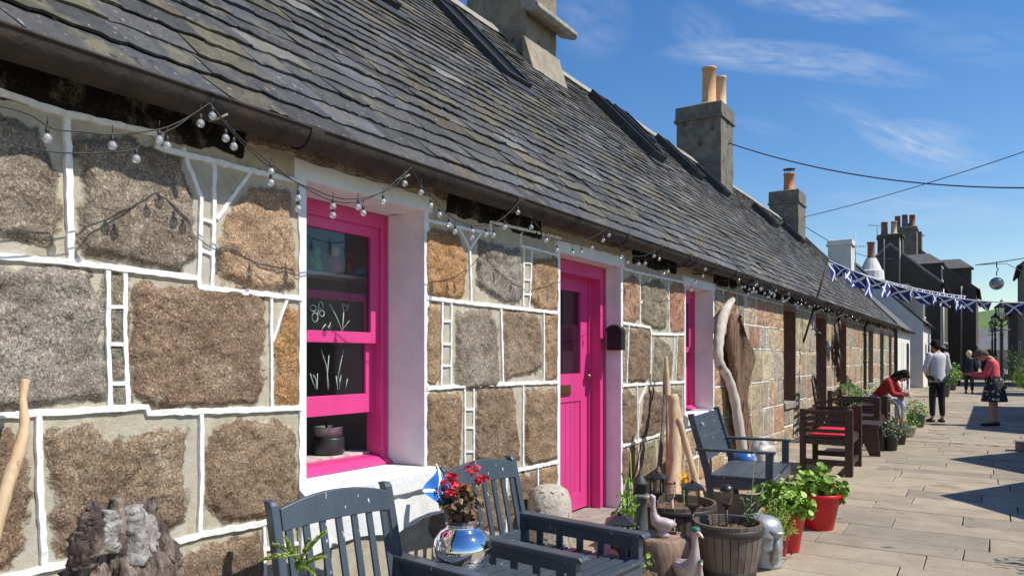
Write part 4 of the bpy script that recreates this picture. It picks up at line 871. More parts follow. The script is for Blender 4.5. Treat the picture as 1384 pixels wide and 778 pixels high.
# ================================================================== GARDEN SEATS
def at(x, y, a, p): return (x+p[0]*math.cos(a)-p[1]*math.sin(a), y+p[0]*math.sin(a)+p[1]*math.cos(a))
def slatted_armchair(name, loc_, rz, label, W=.66, D=1.0, ztop=.90, zarm=.53, zseat=.36, M_=None, group=None, cat='garden chair', nsl=7, rake=.20, panel=True):
    """front +x, width along y; origin at ground under back centre"""
    M_ = M_ or M_GREYP; o = empty(name, loc_, rz, label, cat, group); h = W/2
    xb = lambda z: (ztop-z)*rake/(ztop)*1.0      # the back leans away from the sitter
    for s in (-1, 1):
        p = MB(); y = s*(h-.025); prof = [(xb(0)+.02, 0), (xb(.3), .3), (xb(zseat)+.0, zseat), (xb(.7)-.01, ztop*.8), (-.005, ztop-.02), (-.02, ztop)]
        pl = [(x-.03, y-.022, z) for x, z in prof]+[(x+.03, y-.022, z) for x, z in reversed(prof)]
        p.prism([Vector(q) for q in pl], (0, .044, 0)); p.build('back_leg', M_, o, .008)
        p = MB(); p.bx(D-.09, D-.03, y-.025, y+.025, 0, zarm-.02); p.build('front_leg', M_, o, .005)
        p = MB(); p.prism([(xb(zarm)-.02, y-.04, zarm-.02), (D+.01, y-.045, zarm-.03), (D+.02, y-.045, zarm-.012), (D+.0, y-.045, zarm+.004), (xb(zarm)-.02, y-.04, zarm+.012)], (0, .085, 0)); p.build('arm', M_, o, .008)
        p = MB(); z1 = zarm-.022
        if panel:
            p.bx(xb(zarm), D-.06, y-.012, y+.012, z1-.075, z1); n = 5
            for k in range(n):
                x = xb(.3)+.08+(D-.25-xb(.3))*k/(n-1); p.bx(x, x+.045, y-.009, y+.009, zseat-.06, z1-.074)
        p.bx(xb(zseat)-.0, D-.06, y-.015, y+.015, zseat-.09, zseat-.015); p.build('side_panel', M_, o, .004)
    # back: crowned head rail, vertical slats, low rail
    hw = h-.047; n = 10; p = MB(); poly = []
    for k in range(n+1):
        u = -1+2*k/n; poly.append((0, u*hw, ztop-.035+.045*(1-u*u)))
    lo = [(0, u*hw, ztop-.135+.012*(1-u*u)) for u in [1-2*k/n for k in range(n+1)]]
    pts = [Vector((xb(z)-.0, y, z)) for _, y, z in poly+lo]; p.prism(pts, (.026, 0, 0)); p.build('head_rail', M_, o, .004)
    for k in range(nsl):
        y = -hw+.035+(2*hw-.07)*k/(nsl-1); w = .036; z0, z1 = zseat+.02, ztop-.12; p = MB()
        p.prism([(xb(z0)+.004, y-w/2, z0), (xb(z0)+.004, y+w/2, z0), (xb(z1)+.004, y+w/2, z1), (xb(z1)+.004, y-w/2, z1)], (.016, 0, 0)); p.build('back_slat', M_, o, .003)
    p = MB(); z0 = zseat-.01; p.prism([(xb(z0)-.002, -hw, z0), (xb(z0)-.002, hw, z0), (xb(z0+.09), hw, z0+.09), (xb(z0+.09), -hw, z0+.09)], (.028, 0, 0)); p.build('lower_rail', M_, o, .004)
    ns = 10
    for k in range(ns):
        x = xb(zseat)+.02+(D-.08-xb(zseat))*k/(ns-1); p = MB(); w = (D-.1-xb(zseat))/ns*.82; p.bx(x-w/2+.02, x+w/2+.02, -hw-.02, hw+.02, zseat-.018+.02*k/ns, zseat+.002+.02*k/ns); p.build('seat_slat', M_, o, .003)
    p = MB(); p.bx(D-.055, D-.03, -hw, hw, zseat-.09, zseat-.0); p.build('front_apron', M_, o, .004)
    return o
GRP = 'slate blue slatted garden chairs under the pink window'
g0 = -.15
slatted_armchair('garden_chair', (.30, 2.56, g0), rad(-7), 'nearer slate blue slatted garden chair, its crowned back below the pink window', group=GRP, W=.72)
slatted_armchair('garden_chair', (.29, 3.80, g0), rad(-6), 'second slate blue slatted garden chair, right behind the mirrored flower pot', group=GRP, W=.70)
o = empty('side_table', (.72, 3.10, g0), rad(-6), 'low slate blue slatted table between the two slatted chairs, carrying the mirrored pot', 'table')
for k in range(6): m = MB(); m.bx(-.30+.105*k, -.215+.105*k, -.19, .19, .42, .44); m.build('top_slat', M_GREYP, o, .003)
m = MB(); m.bx(-.30, .31, -.17, -.15, .36, .418); m.bx(-.30, .31, .15, .17, .36, .418); m.build('apron', M_GREYP, o, .003)
for a in (-.27, .27):
    for b in (-.15, .15): m = MB(); m.bx(a-.022, a+.022, b-.022, b+.022, 0, .36); m.build('leg', M_GREYP, o, .003)
# blue plank bench
o = empty('garden_bench', (.50, 7.62, gz(7.6)), rad(6), 'wide slate blue plank bench chair standing before the driftwood poles', 'bench')
W_, D_ = 1.26, .74
for s in (-1, 1):
    y = s*(W_/2-.03)
    m = MB(); m.prism([(.16, y-.025, 0), (.10, y-.025, .4), (-.06, y-.025, .95), (-.0, y-.025, .96), (.16, y-.025, .42), (.22, y-.025, 0)], (0, .05, 0)); m.build('back_leg', M_GREYP, o, .006)
    m = MB(); m.bx(D_-.07, D_, y-.03, y+.03, 0, .60); m.build('front_leg', M_GREYP, o, .005)
    m = MB(); m.prism([(.02, y-.04, .60), (D_+.02, y-.04, .605), (D_+.02, y-.04, .628), (.02, y-.04, .63)], (0, .085, 0)); m.build('arm', M_GREYP, o, .006)
    m = MB(); m.bx(.12, D_-.07, y-.014, y+.014, .26, .35); m.build('side_rail', M_GREYP, o, .003)
for k in range(4):
    z0 = .50+.108*k; z1 = z0+.10; x0, x1 = .115-.155*(z0-.42)/.5, .115-.155*(z1-.42)/.5; m = MB(); m.prism([(x0, -W_/2+.06, z0), (x1, -W_/2+.06, z1), (x1+.022, -W_/2+.06, z1), (x0+.022, -W_/2+.06, z0)], (0, W_-.12, 0)); m.build('back_plank', M_GREYP, o, .004)
for k in range(4): x = .14+.148*k; m = MB(); m.bx(x, x+.142, -W_/2+.02+(0 if k < 3 else 0), W_/2-.02, .352, .374); m.build('seat_plank', M_GREYP, o, .004)
m = MB(); m.bx(D_-.01, D_+.012, -W_/2+.005, W_/2-.005, .25, .35); m.build('front_apron', M_GREYP, o, .004)
m = MB(); m.tube([(-.005+.03, -.38, .835), (.012+.03, -.38, .845)], .022, 10); m.build('round_plate', M_GALV, o)
# dark wooden chair with cushion
def rail_chair(name, loc_, rz, label, W=1.05, D=.85, zt=.82, zs=.47, M_=M_BROWNW, cushion=True, cat='garden chair', rails=4, zb=.82):
    o = empty(name, loc_, rz, label, cat); h = W/2
    for s in (-1, 1):
        y = s*(h-.04); m = MB(); m.bx(D-.09, D, y-.045, y+.045, 0, zt); m.ball((D-.045, y, zt), .045, 0, 8, 6, (1, 1, .5)); m.build('front_leg', M_, o, .006)
        m = MB(); m.bx(0, .07, y-.035, y+.035, 0, zb); m.build('back_leg', M_, o, .006)
        for k in range(rails):
            z = zs+.08+(zt-zs-.12)*k/(rails-1); m = MB(); m.bx(.07, D-.09, y-.012, y+.012, z-.022, z+.022); m.build('side_rail', M_, o, .003)
        m = MB(); m.bx(.07, D-.09, y-.02, y+.02, zs-.09, zs-.01); m.bx(.07, D-.09, y-.02, y+.02, .12, .19); m.build('stretcher', M_, o, .004)
    for k in range(3): z = zs+.1+(zb-zs-.16)*k/2; m = MB(); m.bx(.02, .045, -h+.07, h-.07, z-.04, z+.04); m.build('back_rail', M_, o, .004)
    m = MB(); m.bx(D-.07, D-.03, -h+.08, h-.08, zs-.09, zs-.01); m.bx(D-.07, D-.03, -h+.08, h-.08, .10, .17); m.build('front_rail', M_, o, .004)
    for k in range(7): x = .05+(D-.14)*k/6; m = MB(); m.bx(x-.045, x+.045, -h+.05, h-.05, zs-.01, zs+.012); m.build('seat_slat', M_, o, .003)
    if cushion:
        cu = MB(); n = 12; vs_ = []
        for i in range(n+1):
            for j in range(n+1):
                u, v = -1+2*i/n, -1+2*j/n; e = (1-abs(u)**8)*(1-abs(v)**8); tuft = .012*(math.cos(u*7)*math.cos(v*7)); vs_.append(((D/2)+u*(D/2-.10), v*(h-.10), zs+.02+e*.055+tuft*e))
        cu.add(vs_, [(i*(n+1)+j, (i+1)*(n+1)+j, (i+1)*(n+1)+j+1, i*(n+1)+j+1) for i in range(n) for j in range(n)], 0, True); cu.bx(.10, D-.10, -h+.10, h-.10, zs+.013, zs+.03); cu.build('cushion', M_CUSH, o)
    return o
rail_chair('garden_chair', (.93, 10.42, gz(10.4)), rad(2), 'dark stained wooden chair with red cushion standing beyond the red pots', D=.62)
# tall ladder-backed chair against the wall
o = empty('ladder_back_chair', (.32, 14.25, gz(14.2)), rad(4), 'tall dark chair with arched ladder back standing against the wall behind the cushioned chair', 'chair')
for s in (-1, 1):
    m = MB(); m.tube([(.12, s*.27, 0), (.06, s*.27, .45), (0, s*.25, .85), (-.03, s*.17, 1.03), (-.035, 0, 1.10)], .022, 8); m.build('back_post', M_BROWNW, o)
    m = MB(); m.tube([(.55, s*.27, 0), (.55, s*.27, .62)], .024, 8); m.build('front_leg', M_BROWNW, o); m = MB(); m.bx(.03, .60, s*.27-.035, s*.27+.035, .62, .645); m.build('arm', M_BROWNW, o, .004)
for k in range(5): m = MB(); z = .52+.11*k; m.bx(.045-.02*k, .06-.02*k, -.255+.012*k, .255-.012*k, z, z+.055); m.build('back_slat', M_BROWNW, o, .003)
for k in range(5): m = MB(); x = .08+.10*k; m.bx(x, x+.085, -.25, .25, .40, .42); m.build('seat_slat', M_BROWNW, o, .003)
# trestle bench and dark armchair beyond
o = empty('trestle_bench', (1.40, 11.95, gz(12)), rad(92), 'heavy dark plank bench on solid notched end boards beyond the cushioned chair', 'bench')
for k in range(3): m = MB(); m.bx(.0, .85, -.22+.15*k, -.08+.15*k, .42, .47); m.build('seat_plank', M_BROWNW, o, .005)
for x in (.05, .72):
    m = MB(); m.prism([(x, -.20, .42), (x, .20, .42), (x, .24, 0), (x, .10, 0), (x, .0, .22), (x, -.10, 0), (x, -.24, 0)], (.06, 0, 0)); m.build('end_board', M_BROWNW, o, .004)
rail_chair('garden_chair', (.72, 13.6, gz(13.6)), rad(-4), 'dark wooden armchair standing beyond the trestle bench', W=.72, D=.8, zt=.78, rails=2, cushion=False, zb=.88)
o = empty('garden_table', (1.0, 15.2, gz(15.2)), rad(5), 'low dark slatted table near the seated person, crowded by pots', 'table')
for k in range(6): m = MB(); m.bx(-.45+.15*k, -.315+.15*k, -.55, .55, .60, .63); m.build('top_slat', M_BROWNW, o, .003)
for a in (-.38, .38):
    for b in (-.48, .48): m = MB(); m.bx(a-.03, a+.03, b-.03, b+.03, 0, .60); m.build('leg', M_BROWNW, o, .003)
o = empty('wooden_bench', (.75, 17.35, 0), 0, 'dark wooden bench on which the person in red sits', 'bench')
for k in range(4): m = MB(); m.bx(-.05+.12*k, .06+.12*k, -.75, .75, .40, .43); m.build('seat_slat', M_BROWNW, o, .003)
for b in (-.65, .65): m = MB(); m.bx(-.03, .40, b-.03, b+.03, 0, .40); m.build('leg', M_BROWNW, o, .003)

# ================================================================== PLANTS
def leafy(m, c, r, n, ls, shape='oval', sc=(1, 1, 1), up=.3, mi=0, hollow=.35, droop=0.0):
    c = Vector(c)
    for i in range(n):
        d = Vector((random.gauss(0, 1), random.gauss(0, 1), random.gauss(0, 1))).normalized(); q = r*(hollow+(1-hollow)*random.random()**.6)
        p = c+Vector((d.x*sc[0], d.y*sc[1], d.z*sc[2]))*q; nrm = (d*.6+Vector((random.uniform(-1, 1), random.uniform(-1, 1), random.uniform(-.2, 1)+up))).normalized()
        leaf(m, p, nrm, ls*random.uniform(.6, 1.25), shape, mi)
def leaf(m, p, nrm, s, shape='oval', mi=0):
    a = nrm.orthogonal().normalized(); a = (Matrix.Rotation(random.random()*6.28, 3, nrm) @ a); b = nrm.cross(a); f = nrm*s*.12
    if shape == 'oval': pts = [(0, -1), (.38, -.4), (.42, .15), (0, 1), (-.42, .15), (-.38, -.4)]
    elif shape == 'round': pts = [(0, -.75), (.6, -.7), (.95, -.1), (.7, .6), (0, .95), (-.7, .6), (-.95, -.1), (-.6, -.7)]
    elif shape == 'blade': pts = [(0, -1), (.10, -.2), (0, 1), (-.10, -.2)]
    else: pts = [(-.25, -1), (.25, -1), (.5, .1), (0, 1), (-.5, .1)]
    vs_ = [p+f*(-1)]+[p+a*x*s*.7+b*y*s*.7+f*(abs(x)) for x, y in pts]; n = len(pts)
    m.add(vs_, [(0, i+1, (i+1) % n+1) for i in range(n)], mi)
M_FLW = mat('red_petals', (.62, .015, .035), .6, (.75, .04, .07), 30, island=.25); M_FLP = mat('pale_petals', (.62, .52, .50), .6, island=.2); M_YEL = mat('yellow_petals', (.75, .42, .02), .55)
def pot_mb(r0, r1, h, rim=.02, t=.01, n=24):
    m = MB(); m.lathe([(0.001, 0), (r0*.96, 0), (r0, .01), (r1-(r1-r0)*.12, h-rim*2), (r1+.004, h-rim*1.9), (r1+.008, h-.004), (r1, h), (r1-t, h-.003), (r1-t*1.5, h-rim*2.2)], n); return m
def soil(parent, r, z, name='soil'):
    m = MB(); n = 20; m.lathe([(r, z), (r*.8, z+.012), (r*.5, z+.006), (r*.25, z+.018), (.001, z+.012)], n, wob=.02)
    for k in range(int(120*r/.2)):
        a = random.random()*6.28; q_ = r*.95*random.random()**.5; m.ball((q_*math.cos(a), q_*math.sin(a), z+.008), random.uniform(.006, .02), 0, 6, 4, (1, 1, .6), .5)
    return m.build(name, M_SOIL, parent)
random.seed(21)
# mirrored pot of geraniums on the table
o = empty('flower_pot', (.735, 3.03, g0+.441), 0, 'round mirror-polished steel pot of red geraniums standing on the low slatted table', 'flower pot')
m = MB(); m.lathe([(.001, 0), (.055, .0), (.085, .02), (.125, .06), (.148, .11), (.152, .145), (.140, .19), (.112, .225), (.083, .243), (.080, .262), (.086, .268), (.080, .266), (.074, .24)], 40); m.build('pot', M_STEEL, o)
m = MB(); m.lathe([(.073, .24), (.076, .285), (.070, .287), (.066, .25)], 24); m.build('inner_pot', mat('brown_plastic', (.12, .07, .05), .5), o); soil(o, .066, .255)
pl = MB(); leafy(pl, (0, 0, .37), .115, 120, .032, 'round', (1.0, 1.1, .75)); pl.build('leaves', mat('bronze_geranium_leaf', (.085, .075, .02), .6, (.16, .07, .035), 18, island=.4), o)
for (x, y, z, r) in ((-.03, -.055, .475, .048), (-.01, -.085, .425, .03), (-.02, .04, .44, .028), (-.02, .115, .53, .042), (.0, .165, .465, .038), (-.05, -.02, .50, .03)):
    m = MB(); m.tube([(0, 0, .28), (x*.4, y*.5, (z+.28)/2), (x, y, z)], .003, 5); st_ = m.build('stem', mat('gera_stem', (.10, .05, .03), .6), o)
    m = MB(); leafy(m, (x, y, z), r, 34, .017, 'round', (1, 1, .8), hollow=.5); m.build('flower_head', M_FLW, st_)
o = empty('flag', (.63, 2.90, g0+.50), 0, 'small blue and white saltire flag on a pale stick stuck in the mirrored pot', 'flag')
pt0, pt1 = WX(622, 690, .66)-o.location, WX(589, 626, .60)-o.location
m = MB(); m.tube([pt0, pt1], .0045, 8); m.build('flag_pole', mat('pale_stick', (.75, .66, .50), .6), o)
M_SALT = mat('saltire_blue', (.012, .14, .48), .75, (.02, .18, .56), 12); M_SALTD = mat('navy_bunting', (.010, .02, .15), .8, (.02, .035, .22), 12); M_WHC = mat('white_cloth', (.78, .80, .84), .85)
def saltire(parent, P, nu=8, nv=6, w=.11, mb=M_SALT, e=.0022, names=('cloth', 'white_cross')):
    """P(u,v)->point; builds blue cloth with a white diagonal cross standing 2 mm proud on both sides"""
    m = MB(); vs_ = [P(i/nu, j/nv) for i in range(nu+1) for j in range(nv+1)]; m.add(vs_, [(i*(nv+1)+j, (i+1)*(nv+1)+j, (i+1)*(nv+1)+j+1, i*(nv+1)+j+1) for i in range(nu) for j in range(nv)], 0, True)
    c = m.build(names[0], mb, parent); m = MB()
    for s in (1, -1):
        for dgl in (0, 1):
            n = 10; vs_ = []
            for k in range(n+1):
                u = k/n; v = u if dgl == 0 else 1-u
                for q in (-w, w):
                    uu, vv = min(1, max(0, u+(q if dgl else -q)*.6)), min(1, max(0, v+q)); p = P(uu, vv); du = (P(min(1, uu+.02), vv)-P(max(0, uu-.02), vv)); dv = (P(uu, min(1, vv+.02))-P(uu, max(0, vv-.02))); nn = du.cross(dv).normalized(); vs_.append(p+nn*e*s*(1+.3*dgl))
            m.add(vs_, [(2*k, 2*k+2, 2*k+3, 2*k+1) for k in range(n)], 0, True)
    m.build(names[1], M_WHC, c); return c
A_, B_, C_, D__ = [WX(x, y, .60+dx_)-o.location for x, y, dx_ in ((590, 629, 0), (572, 668, .03), (604, 687, .06), (612, 676, .04))]
def Pf(u, v):
    a = A_.lerp(pt0.lerp(pt1, .30), v); b = A_.lerp(B_, .35).lerp(B_.lerp(C_, .0), v) if 0 else B_
    top, bot = pt1.lerp(pt0, .06), pt1.lerp(pt0, .80); hoist = top.lerp(bot, v); fly = WX(571, 664, .64)-o.location; fly2 = WX(600, 687, .66)-o.location
    p = hoist.lerp(fly.lerp(fly2, v), u*(1.0)); return p+Vector((.012*math.sin(u*6+v*2), 0, 0))
saltire(o, Pf, w=.05)
# conifer sprig in front
def needle_branch(m, a, b, n=60, ls=.028, mi=0):
    a, b = Vector(a), Vector(b); d = (b-a).normalized()
    for i in range(n):
        t = i/n; p = a.lerp(b, t)+Vector((0, 0, math.sin(t*PI)*.01)); s = d.orthogonal().normalized(); s = Matrix.Rotation(random.random()*6.28, 3, d) @ s; q = (s+d*.9).normalized(); k = ls*(1-.45*t); w = q.cross(d).normalized()*.0035
        m.add([p-w, p+w, p+q*k*.6+w*.7, p+q*k, p+q*k*.6-w*.7], [(0, 1, 2, 3, 4)], mi)
o = empty('young_conifer', (1.32, 2.02, g0), 0, 'small potted young conifer with bright needle tips in front of the nearer slatted chair', 'plant')
m = MB(); m.tube([(0, 0, .2), (0.005, .0, .45), (0, .01, .66)], [.008, .006, .004], 6); m.build('stem', M_BROWNW, o)
m = MB(); c0 = o.location
tips = [(352, 757), (368, 735), (441, 717), (440, 752), (418, 728), (398, 742), (402, 770), (425, 775), (385, 725)]
for i, (x, y) in enumerate(tips):
    b_ = WY(x, y, 2.0+random.uniform(-.05, .05))-c0; a_ = WY(402+random.uniform(-3, 3), 748+6*(i % 5), 2.02)-c0; needle_branch(m, a_.lerp(b_, .25), b_, 90, .020); m.tube([a_, b_], .003, 4)
for k in range(10):
    a = k*2.4; z = .30+.03*k; needle_branch(m, (0, 0, z), (.11*math.cos(a), .11*math.sin(a), z+.04), 60, .024)
m.build('needles', mat('conifer_needles', (.14, .24, .03), .6, (.30, .40, .06), 10, island=.3), o)
m = pot_mb(.09, .12, .20); m.build('pot', M_TERRAR, o); soil(o, .10, .18)

def plant_pot(name, loc_, label, r0, r1, h, mpot, leaves, group=None, cat='potted plant'):
    o = empty(name, loc_, random.random(), label, cat, group); pot_mb(r0, r1, h).build('pot', mpot, o); soil(o, r1-.02, h-.045)
    for i, (mt, kw) in enumerate(leaves):
        m = MB()
        for a in kw['balls']: leafy(m, a[:3], a[3], kw.get('n', 80), kw.get('ls', .04), kw.get('shape', 'oval'), kw.get('sc', (1, 1, 1)))
        for k in range(kw.get('stems', 5)):
            a = random.random()*6.28; q = random.choice(kw['balls']); m.tube([(0, 0, h-.05), (q[0]*.5+.02*math.cos(a), q[1]*.5+.02*math.sin(a), (h+q[2])/2), q[:3]], .004, 4)
        m.build(kw.get('name', 'leaves'), mt, o)
    return o
p = GP(1112, 716); h = .32
plant_pot('potted_plant', (p.x-.04, p.y+.06, p.z), 'farther red plastic pot with broad round green leaves, beside the paving', .12, .18, h, M_RED,
          [(M_LEAFL, dict(balls=[(0, 0, h+.08, .17), (.09, -.08, h+.04, .13), (-.12, .06, h+.08, .14), (.10, .10, h+.0, .12), (-.16, -.05, h+.10, .10)], n=60, ls=.05, shape='round')), (mat('reddish_leaf', (.30, .09, .03), .5, island=.3), dict(balls=[(.1, 0, h+.0, .13)], n=22, ls=.035, shape='round', name='red_leaves'))], group='red pots in front of the bench')
p = GP(1080, 748); h = .33
plant_pot('potted_plant', (p.x-.11, p.y+.06, p.z), 'nearer tall red plastic pot with a mound of light green scalloped leaves', .10, .15, h, M_RED,
          [(M_LEAFL, dict(balls=[(0, 0, h+.08, .16), (.1, -.1, h+.04, .10), (-.12, .08, h+.08, .13), (-.02, -.1, h+.08, .12)], n=85, ls=.042, shape='round'))], group='red pots in front of the bench')
p = GP(1059, 757); o = empty('potted_plant', (p.x-.06, p.y+.05, p.z), 0, 'small dark red patterned pot overflowing with feathery yellow green fronds', 'potted plant')
h = .18; pot_mb(.065, .085, h).build('pot', mat('crimson_patterned_pot', (.34, .012, .04), .4, (.34, .012, .04), 5, spots=[((.62, .45, .48), 24, .62, .03)]), o); soil(o, .08, h-.04)
m = MB()
for k in range(150):
    a = random.random()*6.28; t = random.random(); r = .04+.13*t; b_ = Vector((r*math.cos(a), r*math.sin(a), h+.24*(1-t**2)+random.uniform(-.04, .04))); needle_branch(m, (.03*math.cos(a), .03*math.sin(a), h-.02), b_, 26, .022)
m.build('fronds', mat('feathery_green', (.16, .26, .03), .6, (.28, .38, .05), 12, island=.3), o)
# milk churn style can
p = GP(1032, 768); o = empty('watering_can', (p.x-.02, p.y+.10, p.z), 0, 'galvanised steel watering can with ribbed sides and round rose facing the paving', 'watering can')
m = MB(); m.lathe([(.001, 0), (.125, 0), (.13, .02), (.125, .03), (.128, .13), (.133, .14), (.128, .15), (.128, .22), (.133, .23), (.128, .24), (.125, .30), (.10, .345), (.05, .365), (.001, .37)], 28); m.build('body', M_GALV, o)
m = MB(); m.tube([(.09, -.09, .06), (.12, -.15, .16), (.13, -.17, .26)], [.03, .024, .02], 10); m.build('spout', M_GALV, o); m = MB(); m.lathe([(.018, -.02), (.05, .015), (.052, .025), (.001, .032)], 16, (.13, -.17, .27)); m.build('rose', M_GALV, o)
m = MB(); m.tube([(-.12, .02, .12), (-.19, .04, .22), (-.15, .03, .34), (-.05, .01, .37)], .010, 8); m.build('handle', M_GALV, o)
# barrel planter
M_BARR = mat('barrel_staves', (.10, .075, .055), .75, (.17, .13, .10), 14, .6, 30, stretch=(1, 1, .2), spots=[((.05, .035, .025), 5, .6, .1)])
def barrel(name, loc_, label, r0, r1, h, hoops=True):
    o = empty(name, loc_, 0, label, 'planter'); m = MB(); n = 26
    for k in range(n):
        a0, a1 = 2*PI*k/n+.012, 2*PI*(k+1)/n-.012; q = []
        for (r, z) in ((r0, 0), ((r0+r1)/2+.012, h*.5), (r1, h)):
            q.append([(r*math.cos(a0), r*math.sin(a0), z), (r*math.cos(a1), r*math.sin(a1), z), ((r-.022)*math.cos(a1), (r-.022)*math.sin(a1), z), ((r-.022)*math.cos(a0), (r-.022)*math.sin(a0), z)])
        m.add(q[0]+q[1]+q[2], [(0, 1, 2, 3)]+[(i*4+j, i*4+(j+1) % 4, i*4+4+(j+1) % 4, i*4+4+j) for i in range(2) for j in range(4)]+[(8, 9, 10, 11)])
    m.build('staves', M_BARR, o)
    for z, rr in ((h-.05, r1), (h*.16, r0+(r1-r0)*.2)):
        m = MB(); m.lathe([(rr+.002, z-.022), (rr+.006, z-.02), (rr+.007, z+.02), (rr+.003, z+.024)], 30, cap=0); m.build('hoop', mat('dull_hoop_iron', (.07, .06, .055), .55, metal=.5), o)
    soil(o, r1-.024, h-.07); return o
_b = WY(984, 720, 5.14); pb = Vector((_b.x, 5.14, gz(5.1))); ob = barrel('barrel_planter', pb, 'large round wooden barrel planter of bare soil at the edge of the paving', .17, .235, .40)
o = empty('seedling', (pb.x+.12, pb.y+.03, pb.z+.34), 0, 'straggly sparse green seedling growing at the right edge of the barrel planter', 'plant')
m = MB()
for tx, ty in ((1018, 640), (1003, 668), (1032, 655), (1008, 690), (1030, 690), (1020, 610)):
    b_ = WY(tx, ty, o.location.y)-o.location; m.tube([(0, 0, 0), b_*.5+Vector((.01, 0, .0)), b_], .003, 4); 
    for k in range(9): leaf(m, b_*(k/9+.12)+Vector((random.uniform(-.02, .02), random.uniform(-.02, .02), 0)), Vector((random.uniform(-1, 1), random.uniform(-1, 1), .6)).normalized(), .022, 'oval')
m.build('leaves', mat('sage_leaf', (.12, .20, .08), .6, (.2, .28, .12), 12, island=.3), o)
p = WX(905, 692, .55); barrel('barrel_planter', (WY(912, 700, 5.6).x, 5.6, gz(5.6)), 'shallow wide half-barrel tub of soil at the foot of the pale poles', .28, .32, .40)
o = empty('tub_planter', (.98, 4.42, g0), 0, 'low black round tub planter behind the arm of the slatted chair', 'planter'); pot_mb(.20, .26, .16).build('tub', M_BLACK, o); soil(o, .24, .13)
m = MB(); leafy(m, (.13, .1, .22), .06, 26, .03, 'oval'); m.build('seedling', M_LEAF, o)
# cut log
o = empty('cut_log', (WY(893, 750, 4.95).x, 4.95, gz(5)), 0, 'short sawn section of pale tree trunk standing behind the black tub', 'log')
m = MB(); m.lathe([(.19, 0), (.195, .05), (.20, .18), (.195, .27), (.18, .285), (.10, .283), (.001, .285)], 22, wob=.05); m.build('trunk', mat('split_log_bark', (.36, .25, .18), .9, (.16, .10, .07), 9, .9, 20, stretch=(1.5, 1.5, .3)), o)
ZL = gz(5)+.286
# geese
M_GOOSE = mat('white_ceramic', (.52, .44, .43), .4, (.40, .30, .30), 6, spots=[((.22, .18, .16), 14, .62, .06)])
def goose(loc_, rz, label, s=1.0, cap=None, up=0):
    o = empty('goose_figurine', loc_, rz, label, 'figurine'); m = MB()
    b = [((-.10, .10), .010), ((-.075, .11), .032), ((-.03, .095), .055), ((.02, .10), .062), ((.06, .13), .048), ((.08, .18), .030), ((.085, .24), .020), ((.08, .29), .017), ((.085, .315), .024), ((.10, .325), .021), ((.115, .322), .010)]
    m.tube([(x*s, 0, z*s) for (x, z), r in b], [r*s for _, r in b], 12); m.build('body', M_GOOSE, o)
    m = MB(); m.tube([(.11*s, 0, .322*s), (.135*s, 0, .315*s), (.155*s, 0, .305*s)], [.012*s, .009*s, .003*s], 8); m.build('beak', mat('orange_beak', (.75, .62, .45), .5), o)
    m = MB()
    for k in (-1, 1): m.ball((.0, k*.048*s, .115*s), .045*s, 0, 10, 6, (1.4, .35, .7)); 
    m.build('wings', M_GOOSE, o)
    m = MB(); m.lathe([(.045*s, 0), (.05*s, .02*s), (.03*s, .05*s), (.03*s, .07*s)], 12); m.build('base', M_GOOSE, o)
    for k in (-1, 1): m = MB(); m.ball((.105*s, k*.019*s, .330*s), .0035*s, 0, 6, 4); m.build('eye', M_BLACK, o)
    if cap: m = MB(); m.ball((.088*s, 0, .338*s), .026*s, 0, 12, 8, (1.1, 1, .6)); m.build('cap', cap, o)
    return o
goose((WY(897, 727, 4.92).x, 4.92, ZL), rad(200), 'plain white ceramic goose sitting on the cut log with its neck upright', .86)
M_TEAL = mat('teal_paint', (.03, .14, .12), .5)
p = GP(940, 790); goose((WY(927, 770, 4.80).x, 4.80, gz(4.9)), rad(-35), 'white ceramic goose with a teal cap standing beside the large barrel planter', 1.22, M_TEAL)
o = goose((WY(945, 770, 4.78).x, 4.78, gz(4.9)), rad(-60), 'little gosling figurine in teal beside the capped goose', .62, M_TEAL)
# boulder behind chair
o = MB(); o.lathe([(.001, 0), (.14, .0), (.17, .1), (.175, .3), (.165, .46), (.14, .54), (.08, .58), (.001, .59)], 26, (0, 0, 0), wob=.07); bo = o.build('boulder', mat('speckled_boulder', (.36, .31, .25), .9, (.52, .47, .39), 30, .8, 40, spots=[((.12, .10, .08), 26, .6, .06)])); bo.location = (.21, 4.82, gz(4.8)); tag(bo, 'smooth speckled oblong boulder standing on end against the wall, left of the pink door', 'boulder')
# lighthouse ornament
o = empty('lighthouse_ornament', (WY(865, 700, 5.2).x, 5.2, gz(5)), 0, 'dark grey model lighthouse standing between the leafy shoots and the cut log', 'ornament')
m = MB(); m.lathe([(.075, 0), (.07, .10), (.058, .30), (.052, .48), (.070, .49), (.072, .51), (.05, .515)], 18); m.build('tower', mat('grey_cast_stone', (.09, .09, .09), .7, (.15, .15, .145), 14, .5, 40), o)
m = MB(); m.lathe([(.045, .515), (.045, .58), (.06, .585), (.055, .60), (.03, .64), (.012, .66), (.012, .68), (.001, .69)], 16); m.build('lantern_room', M_MDG if 0 else mat('dark_cast_stone', (.04, .04, .04), .6), o)
